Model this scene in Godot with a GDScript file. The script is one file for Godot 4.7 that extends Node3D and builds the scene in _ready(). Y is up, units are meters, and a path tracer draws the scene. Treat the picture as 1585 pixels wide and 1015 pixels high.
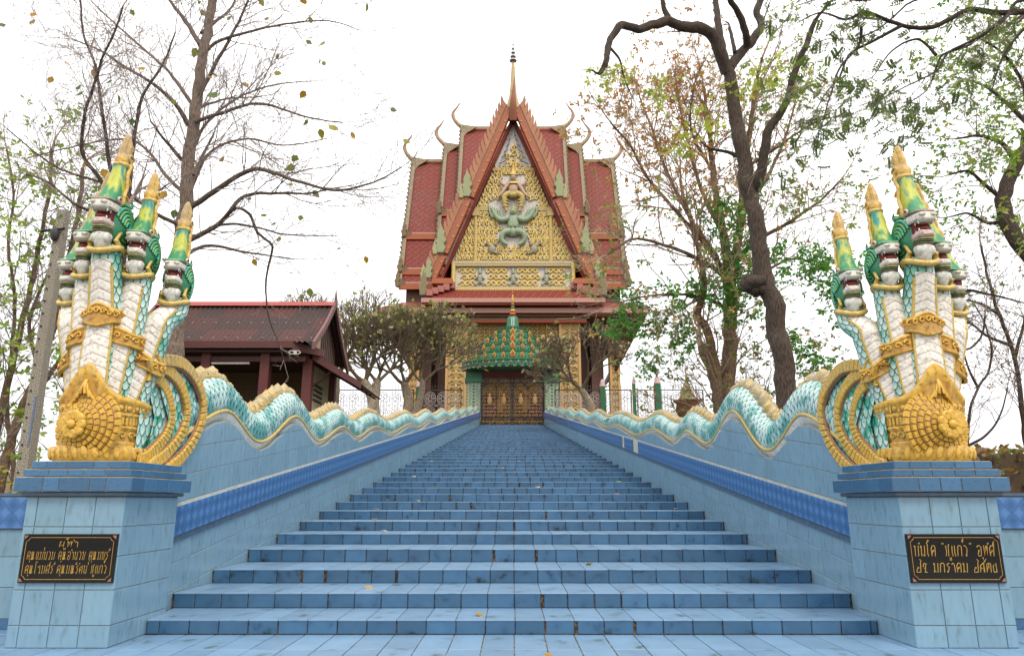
extends Node3D
# A blue tiled temple stairway flanked by five-headed serpents; y up, metres, the stairs climb towards -z.

var rng := RandomNumberGenerator.new()
var taken := {}
var M := {}

const HALF := 3.868      # half width of the stairway at z = 0 if it were carried that far
const TAPER := 0.0353    # the stairway narrows by this much per metre on each side
const D0 := 6.8          # distance of the first riser
const GO := 1.03         # tread
const RISE := 0.15
const STEPS := 41

func base_h(d: float) -> float:      # height of the nosing line
	return RISE + (clampf(d, 4.0, D0 + (STEPS - 1) * GO) - D0) * RISE / GO

func step_d(k: int) -> float:        # where riser k stands
	return [0.0, 7.2, 7.95][k] if k < 3 else D0 + (k - 1) * GO

func step_y(k: int) -> float:        # height of tread k
	return RISE * k - (0.02 if k == 1 or k == 2 else (0.015 if k == 3 else 0.0))

func half_w(d: float) -> float:
	return HALF - TAPER * d

# ---------------------------------------------------------------- mesh building
class Mesher:
	var v := PackedVector3Array()
	var n := PackedVector3Array()
	var c := PackedColorArray()
	var t := PackedVector2Array()
	var ix := PackedInt32Array()

	func put(p: Vector3, nn: Vector3, col: Color, uv: Vector2) -> void:
		v.push_back(p); n.push_back(nn); c.push_back(col); t.push_back(uv)

	func quad(a: Vector3, b: Vector3, cc: Vector3, d: Vector3, col := Color.WHITE) -> void:   # counter-clockwise seen from outside
		var nn := (b - a).cross(cc - a)
		if nn.length_squared() < 1e-14:
			nn = (cc - a).cross(d - a)
		nn = nn.normalized()
		var k := v.size()
		put(a, nn, col, Vector2(0, 1)); put(b, nn, col, Vector2(1, 1)); put(cc, nn, col, Vector2(1, 0)); put(d, nn, col, Vector2(0, 0))
		ix.append_array(PackedInt32Array([k, k + 2, k + 1, k, k + 3, k + 2]))

	func face(a: Vector3, b: Vector3, cc: Vector3, d: Vector3, out: Vector3, col := Color.WHITE) -> void:
		if ((b - a).cross(cc - a) + (cc - a).cross(d - a)).dot(out) < 0.0: quad(d, cc, b, a, col)
		else: quad(a, b, cc, d, col)

	func tri(a: Vector3, b: Vector3, cc: Vector3, col := Color.WHITE) -> void:
		var nn := (b - a).cross(cc - a).normalized()
		var k := v.size()
		put(a, nn, col, Vector2(0, 1)); put(b, nn, col, Vector2(1, 1)); put(cc, nn, col, Vector2(0.5, 0))
		ix.append_array(PackedInt32Array([k, k + 2, k + 1]))

	func box(lo: Vector3, hi: Vector3, col := Color.WHITE, xf := Transform3D.IDENTITY) -> void:
		var p: Array[Vector3] = []
		for i in 8:
			p.append(xf * Vector3(hi.x if i & 1 else lo.x, hi.y if i & 2 else lo.y, hi.z if i & 4 else lo.z))
		quad(p[4], p[5], p[7], p[6], col); quad(p[1], p[0], p[2], p[3], col)
		quad(p[5], p[1], p[3], p[7], col); quad(p[0], p[4], p[6], p[2], col)
		quad(p[6], p[7], p[3], p[2], col); quad(p[0], p[1], p[5], p[4], col)

	func hexa(p: Array, col := Color.WHITE) -> void:   # bottom four then top four, counter-clockwise from above
		quad(p[3], p[2], p[1], p[0], col); quad(p[4], p[5], p[6], p[7], col)
		for i in 4:
			var j := (i + 1) % 4
			quad(p[i], p[j], p[4 + j], p[4 + i], col)

	func plate(p: Array, out: Vector3, thick: float, ch: float, col := Color.WHITE) -> void:   # a tile: its back corners (ccw from outside), pushed out, with a chamfered face
		if (p[1] - p[0]).cross(p[2] - p[0]).dot(out) < 0.0:
			p = [p[3], p[2], p[1], p[0]]
		var mid: Vector3 = (p[0] + p[1] + p[2] + p[3]) / 4.0
		var f: Array[Vector3] = []
		var e: Array[Vector3] = []
		for q: Vector3 in p:
			e.append(q + out * (thick - ch))
			f.append(q + (mid - q).normalized() * ch * 1.4 + out * thick)
		quad(f[0], f[1], f[2], f[3], col)
		for i in 4:
			var j := (i + 1) % 4
			quad(e[i], e[j], f[j], f[i], col)
			quad(p[i], p[j], e[j], e[i], col)

	func grid(pts: Array, cols: Array, wrap_u := false, uvs := Vector2(1, 1)) -> void:   # rows of points; smooth; (row direction) x (column direction) points out
		var nr := pts.size()
		var nc: int = pts[0].size()
		var k := v.size()
		for r in nr:
			var row: PackedVector3Array = pts[r]
			var up: PackedVector3Array = pts[mini(r + 1, nr - 1)]
			var dn: PackedVector3Array = pts[maxi(r - 1, 0)]
			var cr: PackedColorArray = cols[r]
			for q in nc:
				var l := q - 1
				var g := q + 1
				if wrap_u:
					if l < 0: l = nc - 2
					if g > nc - 1: g = 1
				else:
					l = maxi(l, 0); g = mini(g, nc - 1)
				var nn := (row[g] - row[l]).cross(up[q] - dn[q])
				put(row[q], nn.normalized() if nn.length_squared() > 1e-16 else Vector3.UP, cr[q], Vector2(float(q) / (nc - 1) * uvs.x, float(r) / (nr - 1) * uvs.y))
		for r in nr - 1:
			for q in nc - 1:
				var a := k + r * nc + q
				ix.append_array(PackedInt32Array([a, a + nc, a + 1, a + 1, a + nc, a + nc + 1]))

	func tube(pts: PackedVector3Array, rad: PackedFloat32Array, sides: int, col := Color.WHITE, tip := false, vscale := 1.0, col2 := Color(-1, 0, 0)) -> void:
		var m := pts.size()
		if m < 2: return
		var d := (pts[1] - pts[0]).normalized()
		var s := d.cross(Vector3(0.31, 0.17, 0.94)).normalized()
		var k := v.size()
		var run := 0.0
		for i in m:
			var nd := d
			if i > 0 and i < m - 1: nd = (pts[i + 1] - pts[i - 1]).normalized()
			elif i == m - 1: nd = (pts[i] - pts[i - 1]).normalized()
			if i > 0: run += (pts[i] - pts[i - 1]).length()
			s = (s - nd * s.dot(nd)).normalized()
			var w := nd.cross(s)
			var cc := col if col2.r < 0.0 else col.lerp(col2, float(i) / (m - 1))
			for j in sides + 1:
				var a := TAU * j / sides
				var o := s * cos(a) + w * sin(a)
				put(pts[i] + o * rad[i], o, cc, Vector2(float(j) / sides, run * vscale))
			d = nd
		for i in m - 1:
			for j in sides:
				var a := k + i * (sides + 1) + j
				ix.append_array(PackedInt32Array([a, a + sides + 1, a + 1, a + 1, a + sides + 1, a + sides + 2]))
		if tip:
			var e := v.size()
			put(pts[m - 1] + d * rad[m - 1] * 0.6, d, col, Vector2(0.5, run * vscale))
			for j in sides:
				ix.append_array(PackedInt32Array([k + (m - 1) * (sides + 1) + j, e, k + (m - 1) * (sides + 1) + j + 1]))

	func lathe(prof: Array, sides: int, xf := Transform3D.IDENTITY, col := Color.WHITE, smooth := true) -> void:   # Vector2(radius, height), upwards
		var m := prof.size()
		if smooth:
			var rows := []
			var cols := []
			for i in m:
				var row := PackedVector3Array()
				var cr := PackedColorArray()
				for j in sides + 1:
					var a := TAU * j / sides
					row.push_back(xf * Vector3(cos(a) * prof[i].x, prof[i].y, -sin(a) * prof[i].x)); cr.push_back(col)
				rows.append(row); cols.append(cr)
			grid(rows, cols, true)
		else:
			for i in m - 1:
				for j in sides:
					var a := TAU * j / sides
					var b := TAU * (j + 1) / sides
					var p0: Vector2 = prof[i]
					var p1: Vector2 = prof[i + 1]
					quad(xf * Vector3(cos(a) * p0.x, p0.y, -sin(a) * p0.x), xf * Vector3(cos(b) * p0.x, p0.y, -sin(b) * p0.x), xf * Vector3(cos(b) * p1.x, p1.y, -sin(b) * p1.x), xf * Vector3(cos(a) * p1.x, p1.y, -sin(a) * p1.x), col)

	func extrude(poly: PackedVector2Array, xf: Transform3D, depth: float, col := Color.WHITE, bevel := 0.0) -> void:   # outline in the xf plane, thickness towards +z of xf
		var pts := poly
		if Geometry2D.is_polygon_clockwise(pts):
			pts = pts.duplicate(); pts.reverse()
		var face := pts
		if bevel > 0.0:
			var shr := Geometry2D.offset_polygon(pts, -bevel)
			if shr.size() == 1: face = shr[0]
			else: bevel = 0.0
		var idx := Geometry2D.triangulate_polygon(face)
		for i in range(0, idx.size(), 3):
			var a := face[idx[i]]
			var b := face[idx[i + 1]]
			var cc := face[idx[i + 2]]
			if (b - a).cross(cc - a) < 0:
				var s := b; b = cc; cc = s
			tri(xf * Vector3(a.x, a.y, depth), xf * Vector3(b.x, b.y, depth), xf * Vector3(cc.x, cc.y, depth), col)
		var e := depth - bevel
		for i in pts.size():
			var a := pts[i]
			var b := pts[(i + 1) % pts.size()]
			quad(xf * Vector3(a.x, a.y, 0), xf * Vector3(b.x, b.y, 0), xf * Vector3(b.x, b.y, e), xf * Vector3(a.x, a.y, e), col)
		if bevel > 0.0:
			for q in face:     # the bevel: join each inner edge to the nearest outer ones
				pass
			var best := 0
			var bd := 1e9
			for i in pts.size():
				if pts[i].distance_to(face[0]) < bd:
					bd = pts[i].distance_to(face[0]); best = i
			var i2 := 0
			var j2 := 0
			var nf := face.size()
			var np := pts.size()
			while i2 < nf or j2 < np:
				var fa := face[i2 % nf]
				var pa := pts[(best + j2) % np]
				var fb := face[(i2 + 1) % nf]
				var pb := pts[(best + j2 + 1) % np]
				if j2 >= np or (i2 < nf and fb.distance_to(pa) < fa.distance_to(pb)):
					tri(xf * Vector3(pa.x, pa.y, e), xf * Vector3(fb.x, fb.y, depth), xf * Vector3(fa.x, fa.y, depth), col); i2 += 1
				else:
					tri(xf * Vector3(pa.x, pa.y, e), xf * Vector3(pb.x, pb.y, e), xf * Vector3(fa.x, fa.y, depth), col); j2 += 1

	func ball(at: Vector3, r: Vector3, col := Color.WHITE, xf := Transform3D.IDENTITY, rows := 8, sides := 12) -> void:
		var rr := []
		var cols := []
		for i in rows + 1:
			var b := -PI / 2 + PI * i / rows
			var row := PackedVector3Array()
			var cr := PackedColorArray()
			for j in sides + 1:
				var a := TAU * j / sides
				row.push_back(xf * (at + Vector3(cos(a) * cos(b) * r.x, sin(b) * r.y, -sin(a) * cos(b) * r.z))); cr.push_back(col)
			rr.append(row); cols.append(cr)
		grid(rr, cols, true)

	func mesh(mat: Material = null) -> ArrayMesh:
		var a := []
		a.resize(Mesh.ARRAY_MAX)
		a[Mesh.ARRAY_VERTEX] = v; a[Mesh.ARRAY_NORMAL] = n; a[Mesh.ARRAY_COLOR] = c; a[Mesh.ARRAY_TEX_UV] = t; a[Mesh.ARRAY_INDEX] = ix
		var m := ArrayMesh.new()
		m.add_surface_from_arrays(Mesh.PRIMITIVE_TRIANGLES, a)
		if mat: m.surface_set_material(0, mat)
		return m

# ---------------------------------------------------------------- naming
func numbered(called: String) -> String:
	var k: int = taken.get(called, -1) + 1
	taken[called] = k
	return called if k == 0 else "%s_%03d" % [called, k]

func part(called: String, mesh: Mesh, parent: Node, stuff := false, at := Vector3.ZERO) -> MeshInstance3D:
	var o := MeshInstance3D.new()
	var key := str(parent.get_instance_id()) + called
	var k: int = taken.get(key, -1) + 1
	taken[key] = k
	o.name = called if k == 0 else "%s_%03d" % [called, k]
	o.mesh = mesh
	o.position = at
	if stuff: o.set_meta("kind", "stuff")
	parent.add_child(o, true)
	return o

func thing(called: String, label: String, category: String, at := Vector3.ZERO, group := "") -> Node3D:
	var o := Node3D.new()
	o.name = numbered(called)
	add_child(o, true)
	o.position = at
	o.set_meta("label", label); o.set_meta("category", category)
	if group: o.set_meta("group", group)
	return o

func struct(called: String, mesh: Mesh, label: String) -> MeshInstance3D:
	var o := MeshInstance3D.new()
	o.name = numbered(called); o.mesh = mesh
	add_child(o, true)
	o.set_meta("kind", "structure"); o.set_meta("label", label)
	return o

func one(called: String, mesh: Mesh, label: String, category: String, at := Vector3.ZERO, group := "") -> MeshInstance3D:
	var o := MeshInstance3D.new()
	o.name = numbered(called); o.mesh = mesh; o.position = at
	add_child(o, true)
	o.set_meta("label", label); o.set_meta("category", category)
	if group: o.set_meta("group", group)
	return o

# ---------------------------------------------------------------- textures and materials
func lin(r: float, g: float, b: float) -> Color:
	return Color(r, g, b)

func noise_tex(freq: float, lo: Color, hi: Color, seed_ := 1, size := 512, octaves := 5, kind := FastNoiseLite.TYPE_SIMPLEX_SMOOTH, warp := 0.0) -> NoiseTexture2D:
	var f := FastNoiseLite.new()
	f.seed = seed_; f.frequency = freq; f.noise_type = kind
	f.fractal_octaves = octaves
	if warp > 0.0:
		f.domain_warp_enabled = true; f.domain_warp_amplitude = warp; f.domain_warp_frequency = freq * 0.7
	var g := Gradient.new()
	g.offsets = PackedFloat32Array([0.0, 1.0]); g.colors = PackedColorArray([lo, hi])
	var t := NoiseTexture2D.new()
	t.width = size; t.height = size; t.seamless = true; t.noise = f; t.color_ramp = g
	return t

func ramp_tex(freq: float, offs: Array, cols: Array, seed_ := 1, size := 512, kind := FastNoiseLite.TYPE_SIMPLEX_SMOOTH) -> NoiseTexture2D:
	var t := noise_tex(freq, Color.BLACK, Color.WHITE, seed_, size, 5, kind)
	var g := Gradient.new()
	g.offsets = PackedFloat32Array(offs); g.colors = PackedColorArray(cols)
	t.color_ramp = g
	return t

func bump_tex(freq: float, seed_ := 3, strength := 4.0, size := 512, kind := FastNoiseLite.TYPE_SIMPLEX_SMOOTH) -> NoiseTexture2D:
	var t := noise_tex(freq, Color.BLACK, Color.WHITE, seed_, size, 5, kind)
	t.as_normal_map = true; t.bump_strength = strength
	return t

func mat(col: Color, rough := 0.6, tex: Texture2D = null, scale_ := 1.0, opts := {}) -> StandardMaterial3D:   # col is linear
	var m := StandardMaterial3D.new()
	m.albedo_color = col.linear_to_srgb()
	m.roughness = rough
	m.metallic_specular = opts.get("spec", 0.5)
	if opts.get("vertex", false):
		m.vertex_color_use_as_albedo = true
	if tex:
		m.albedo_texture = tex
		if not opts.get("uv", false):
			m.uv1_triplanar = true
			m.uv1_world_triplanar = opts.get("world", true)
		m.uv1_scale = opts.get("scale3", Vector3.ONE * scale_)
	if opts.has("normal"):
		m.normal_enabled = true; m.normal_texture = opts.normal; m.normal_scale = opts.get("nscale", 1.0)
		if not tex:
			m.uv1_triplanar = true; m.uv1_world_triplanar = true; m.uv1_scale = Vector3.ONE * scale_
	if opts.has("height"):
		m.heightmap_enabled = true; m.heightmap_texture = opts.height; m.heightmap_scale = opts.get("hscale", 1.0)
	if opts.has("backlight"):
		m.backlight_enabled = true; m.backlight = opts.backlight
	if opts.has("metal"):
		m.metallic = opts.metal
	if opts.has("coat"):
		m.clearcoat_enabled = true; m.clearcoat = opts.coat; m.clearcoat_roughness = 0.15
	if opts.get("both", false):
		m.cull_mode = BaseMaterial3D.CULL_DISABLED
	return m

func _ready() -> void:
	rng.seed = 20
	# ------------------------------------------------ camera, sky, sun, exposure
	var cam := Camera3D.new()
	cam.name = "camera"
	cam.position = Vector3(0, 1.23, 0)
	cam.rotation_degrees = Vector3(13.62, 0, 0)
	cam.fov = 49.53
	cam.near = 0.05
	cam.far = 1500
	add_child(cam)
	cam.current = true
	var sky_mat := ProceduralSkyMaterial.new()
	sky_mat.sky_top_color = Color(0.99, 0.995, 1.0)
	sky_mat.sky_horizon_color = Color(0.77, 0.775, 0.785)
	sky_mat.sky_curve = 0.25
	sky_mat.ground_bottom_color = Color(0.35, 0.34, 0.32)
	sky_mat.ground_horizon_color = Color(0.8, 0.8, 0.8)
	sky_mat.sky_energy_multiplier = 1.15
	var cl := noise_tex(0.006, Color(0, 0, 0, 0), Color(1, 1, 1, 0.16), 9, 1024, 4)
	sky_mat.sky_cover = cl
	var sky := Sky.new()
	sky.sky_material = sky_mat
	var env := Environment.new()
	env.background_mode = Environment.BG_SKY
	env.sky = sky
	env.tonemap_mode = Environment.TONE_MAPPER_LINEAR
	env.tonemap_exposure = 1.52
	env.sdfgi_enabled = true
	env.ssao_enabled = true
	env.ssil_enabled = true
	var we := WorldEnvironment.new()
	we.name = "world_environment"
	we.environment = env
	add_child(we)
	var sun := DirectionalLight3D.new()
	sun.name = "sun"
	sun.light_energy = 0.5
	sun.light_color = Color(1.0, 0.96, 0.9)
	sun.light_angular_distance = 18.0
	sun.rotation_degrees = Vector3(-52, 24, 0)
	sun.shadow_enabled = true
	add_child(sun)

	make_materials()
	ground()
	stairs()
	for s in [-1, 1]:
		flank_wall(s)
		stair_wall(s)
		pedestal(s)
		plaque(s)
		naga(s)
	litter()
	gate()
	fences()
	temple()
	pavilion()
	utility_pole()
	trees()
	background_bits()

# ---------------------------------------------------------------- materials
func make_materials() -> void:
	var grime := noise_tex(0.012, Color(0.80, 0.80, 0.78), Color(1, 1, 1), 4)
	var streak := ramp_tex(0.02, [0.12, 0.25, 0.4, 0.8], [Color(0.86, 0.86, 0.84), Color(0.94, 0.94, 0.94), Color(0.97, 0.98, 0.98), Color(1, 1, 1)], 8)
	var smear := bump_tex(0.01, 5, 1.5)
	M.light = []
	for k in 5:
		var f := 0.93 + 0.035 * k
		M.light.append(mat(lin(0.18 * f, 0.300 * f, 0.385 * f * (1.0 + 0.015 * (k % 3))), 0.22, streak, 1.0, {"scale3": Vector3(1.3, 0.35, 1.3), "normal": smear, "nscale": 0.25, "spec": 0.55}))
	var patch := ramp_tex(0.009, [0.06, 0.12, 0.2, 0.3, 0.7], [Color(0.66, 0.58, 0.47), Color(0.8, 0.77, 0.7), Color(0.9, 0.91, 0.9), Color(0.95, 0.96, 0.97), Color(1, 1, 1)], 33, 1024)
	var patch_r := ramp_tex(0.012, [0.06, 0.12, 0.2, 0.32, 0.7], [Color(0.5, 0.43, 0.34), Color(0.66, 0.66, 0.64), Color(0.8, 0.82, 0.84), Color(0.93, 0.94, 0.95), Color(1, 1, 1)], 34, 1024)
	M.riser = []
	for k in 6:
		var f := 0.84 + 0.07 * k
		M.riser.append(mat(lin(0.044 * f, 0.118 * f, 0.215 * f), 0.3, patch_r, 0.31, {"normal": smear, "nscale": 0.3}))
	M.tread = []
	for k in 5:
		var f := 0.92 + 0.04 * k
		M.tread.append(mat(lin(0.152 * f, 0.258 * f, 0.385 * f), 0.33, patch, 0.27, {"normal": smear, "nscale": 0.25}))
	M.stained = mat(lin(0.30, 0.33, 0.36), 0.5, ramp_tex(0.02, [0.2, 0.45, 0.75], [Color(0.66, 0.6, 0.5), Color(0.72, 0.76, 0.76), Color(0.66, 0.86, 1.0)], 12), 1.0, {"scale3": Vector3(2.2, 1, 0.8)})
	M.stained_riser = mat(lin(0.14, 0.17, 0.20), 0.5, ramp_tex(0.03, [0.2, 0.5, 0.8], [Color(0.5, 0.46, 0.4), Color(0.62, 0.7, 0.76), Color(0.55, 0.8, 1.0)], 13), 1.6)
	M.grout = mat(lin(0.40, 0.36, 0.27), 0.9, ramp_tex(0.03, [0.25, 0.5, 0.75], [Color(0.28, 0.23, 0.19), Color(0.75, 0.72, 0.66), Color(1, 1, 0.97)], 14), 0.8)
	M.grout_dark = mat(lin(0.13, 0.10, 0.07), 0.9, ramp_tex(0.03, [0.25, 0.55, 0.8], [Color(0.35, 0.28, 0.22), Color(0.8, 0.72, 0.6), Color(1.0, 0.95, 0.85)], 15), 1.1)
	M.grout_wall = mat(lin(0.36, 0.38, 0.35), 0.85, grime, 0.8)
	M.cream = mat(lin(0.55, 0.52, 0.42), 0.85, grime, 0.7)
	M.cap = []
	for k in 4:
		var f := 0.88 + 0.08 * k
		M.cap.append(mat(lin(0.048 * f, 0.126 * f, 0.238 * f), 0.25, streak, 1.0, {"scale3": Vector3(1.6, 2.4, 1.6), "normal": smear, "nscale": 0.3}))
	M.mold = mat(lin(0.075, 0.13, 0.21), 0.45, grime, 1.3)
	M.band = mat(lin(1, 1, 1), 0.25, band_texture(), 1.0, {"uv": true})
	M.wall_top = mat(lin(0.45, 0.5, 0.52), 0.8, grime, 0.9)
	# serpent
	var sc: Array = scale_textures()
	M.scale = mat(lin(1, 1, 1), 0.42, sc[0], 1.0, {"uv": true, "vertex": true, "height": sc[1], "hscale": 1.6})
	M.paint = mat(lin(1, 1, 1), 0.45, ramp_tex(0.03, [0.1, 0.25, 0.45, 0.8], [Color(0.62, 0.59, 0.54), Color(0.85, 0.83, 0.79), Color(0.95, 0.94, 0.92), Color(1, 1, 1)], 22), 1.4, {"vertex": true, "world": false})
	M.carved = mat(lin(1, 1, 1), 0.5, ramp_tex(0.018, [0.15, 0.35, 0.7], [Color(0.66, 0.56, 0.44), Color(0.92, 0.89, 0.84), Color(1, 1, 1)], 23), 1.6, {"vertex": true, "world": false, "height": noise_tex(0.035, Color.BLACK, Color.WHITE, 24, 512, 3, FastNoiseLite.TYPE_CELLULAR), "hscale": 0.12})
	M.aged = mat(lin(1, 1, 1), 0.75, ramp_tex(0.045, [0.2, 0.5, 0.8], [Color(0.42, 0.37, 0.30), Color(0.85, 0.8, 0.72), Color(1, 1, 1)], 25), 1.4, {"vertex": true, "height": noise_tex(0.05, Color.BLACK, Color.WHITE, 26, 512, 5), "hscale": 2.5})
	M.plain = mat(lin(1, 1, 1), 0.6, noise_tex(0.02, Color(0.82, 0.8, 0.78), Color(1, 1, 1), 27), 0.8, {"vertex": true})
	M.satin = mat(lin(1, 1, 1), 0.5, noise_tex(0.04, Color(0.82, 0.82, 0.8), Color(1, 1, 1), 30), 2.0, {"vertex": true, "world": false})
	M.gloss = mat(lin(1, 1, 1), 0.38, noise_tex(0.03, Color(0.8, 0.8, 0.8), Color(1, 1, 1), 28), 1.2, {"vertex": true})
	M.granite = mat(lin(0.012, 0.014, 0.018), 0.12, noise_tex(0.2, Color(0.6, 0.6, 0.6), Color(1, 1, 1), 29, 256, 2), 3.0)
	M.gilt = mat(lin(0.52, 0.30, 0.055), 0.4, grime, 4.0, {"metal": 0.15})
	M.iron = mat(lin(0.028, 0.024, 0.022), 0.5)
	M.bark_grey = bark(lin(0.42, 0.33, 0.265), 41)
	M.bark_dark = bark(lin(0.145, 0.105, 0.08), 42)
	M.bark_brown = bark(lin(0.40, 0.28, 0.19), 43)
	M.bark_pale = bark(lin(0.56, 0.48, 0.36), 44)
	M.bark_olive = bark(lin(0.36, 0.285, 0.18), 45)
	M.twig = mat(lin(0.27, 0.205, 0.18), 0.8)
	M.leaf = mat(lin(1, 1, 1), 0.5, null, 1.0, {"vertex": true, "backlight": Color(0.9, 0.95, 0.6), "both": true})

func bark(col: Color, sd: int) -> StandardMaterial3D:
	var t := ramp_tex(0.03, [0.2, 0.5, 0.85], [Color(0.4, 0.36, 0.33), Color(0.85, 0.82, 0.8), Color(1, 1, 1)], sd)
	return mat(col, 0.9, t, 1.0, {"uv": true, "scale3": Vector3(5, 0.6, 1), "height": noise_tex(0.03, Color.BLACK, Color.WHITE, sd + 5, 512, 5, FastNoiseLite.TYPE_CELLULAR), "hscale": 4.0})

func band_texture() -> ImageTexture:      # the printed lozenges of the border tiles
	var s := 128
	var im := Image.create(s, s, false, Image.FORMAT_RGB8)
	var base := Color(0.24, 0.395, 0.57)
	for y in s:
		for x in s:
			var u := float(x) / s
			var w := float(y) / s
			var col := base
			var a := fposmod(u + w, 1.0)
			var b := fposmod(u - w, 1.0)
			var ck := int(a * 2.0) + int(b * 2.0)
			if ck % 2 == 0: col = Color(0.26, 0.42, 0.635)
			var c1 := absf(fposmod(a * 2.0, 1.0) - 0.5)
			var c2 := absf(fposmod(b * 2.0, 1.0) - 0.5)
			if maxf(c1, c2) < 0.3 and ck % 2 == 0: col = Color(0.31, 0.47, 0.67)
			if maxf(c1, c2) < 0.28 and ck % 2 == 1: col = Color(0.20, 0.36, 0.56)
			if absf(u - w) < 0.012 or absf(u + w - 1.0) < 0.012: col = Color(0.19, 0.31, 0.51)
			im.set_pixel(x, y, col)
	im.generate_mipmaps()
	return ImageTexture.create_from_image(im)

func scale_textures() -> Array:           # one repeat holds two rows of overlapping scales
	var s := 128
	var im := Image.create(s, s, false, Image.FORMAT_RGB8)
	var hi := Image.create(s, s, false, Image.FORMAT_L8)
	for y in s:
		for x in s:
			var u := float(x) / s
			var w := float(y) / s * 2.0
			var dd := -9.0
			var edge := 0.0
			for row in range(-2, 4):            # the scale that reaches furthest over this point lies on top
				var off := 0.5 if posmod(row, 2) == 1 else 0.0
				var du := fposmod(u - off + 0.5, 1.0) - 0.5
				var dw := w - row
				if dw < 0.0 or dw > 1.45: continue
				var r := clampf((dw - 0.45) / 1.0, 0.0, 1.0)
				var wide := 0.5 * sqrt(maxf(0.0, 1.0 - r * r))
				if absf(du) > wide or dw < dd: continue
				dd = dw
				edge = 0.5 * (1.0 - sqrt(pow(du / 0.5, 2.0) + r * r)) if dw > 0.45 else 0.5 - absf(du)
			var k := clampf(edge / 0.13, 0.0, 1.0)
			var body := Color(0.90, 0.92, 0.89).lerp(Color(0.50, 0.75, 0.77), clampf(1.25 - dd, 0.0, 1.0) * 0.8)
			var col := Color(0.50, 0.50, 0.30).lerp(body, smoothstep(0.25, 0.6, k))
			im.set_pixel(x, y, col)
			hi.set_pixel(x, y, Color.WHITE * (smoothstep(0.0, 1.0, k) * (0.45 + 0.4 * clampf(dd, 0.0, 1.3))))
	im.generate_mipmaps()
	return [ImageTexture.create_from_image(im), ImageTexture.create_from_image(hi)]

# ---------------------------------------------------------------- ground and forecourt
func hill(x: float, d: float) -> float:
	var h := maxf(0.0, base_h(maxf(d, D0)) - RISE)
	var f := 1.0 - smoothstep(9.0 + maxf(0.0, d - 30.0) * 0.7, 21.0 + maxf(0.0, d - 30.0) * 1.2, absf(x))
	f *= 1.0 - smoothstep(85.0, 150.0, d)
	return h * f - 0.45 + 0.25 * sin(x * 0.31 + d * 0.17) * sin(d * 0.23) * clampf((absf(x) - 5.0) / 6.0, 0.0, 1.0)

func ground() -> void:
	var xs := [-700.0, -300.0, -120.0, -70.0, -50.0]
	var x := -40.0
	while x <= 40.0:
		xs.append(x); x += 1.6
	xs.append_array([50.0, 70.0, 120.0, 300.0, 700.0])
	var ds := [900.0, 500.0, 250.0, 180.0, 150.0, 130.0, 115.0, 100.0]
	var d := 90.0
	while d >= -10.0:
		ds.append(d); d -= 2.0
	ds.append_array([-40.0, -150.0, -700.0])
	var rows := []
	var cols := []
	for dd: float in ds:
		var r := PackedVector3Array()
		var c := PackedColorArray()
		for xx: float in xs:
			r.push_back(Vector3(xx, hill(xx, dd), -dd)); c.push_back(Color.WHITE)
		rows.append(r); cols.append(c)
	rows.reverse(); cols.reverse()
	var m := Mesher.new()
	m.grid(rows, cols)
	var gm := mat(lin(0.17, 0.135, 0.085), 0.95, ramp_tex(0.02, [0.2, 0.5, 0.8], [Color(0.5, 0.55, 0.3), Color(0.85, 0.75, 0.6), Color(1, 0.95, 0.85)], 51), 0.5, {"normal": bump_tex(0.05, 52, 8.0), "nscale": 1.0})
	struct("ground", m.mesh(gm), "dry brown hillside under the trees beside the stairway")

func tile_row(out: Array, x0: float, x1: float, want: float, phase := 0.0) -> void:    # joints from x0 to x1, one tile width apart
	var x := ceilf((x0 - phase) / want) * want + phase
	out.append(x0)
	while x < x1 - 0.03:
		if x - x0 > 0.03: out.append(x)
		x += want
	out.append(x1)

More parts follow.
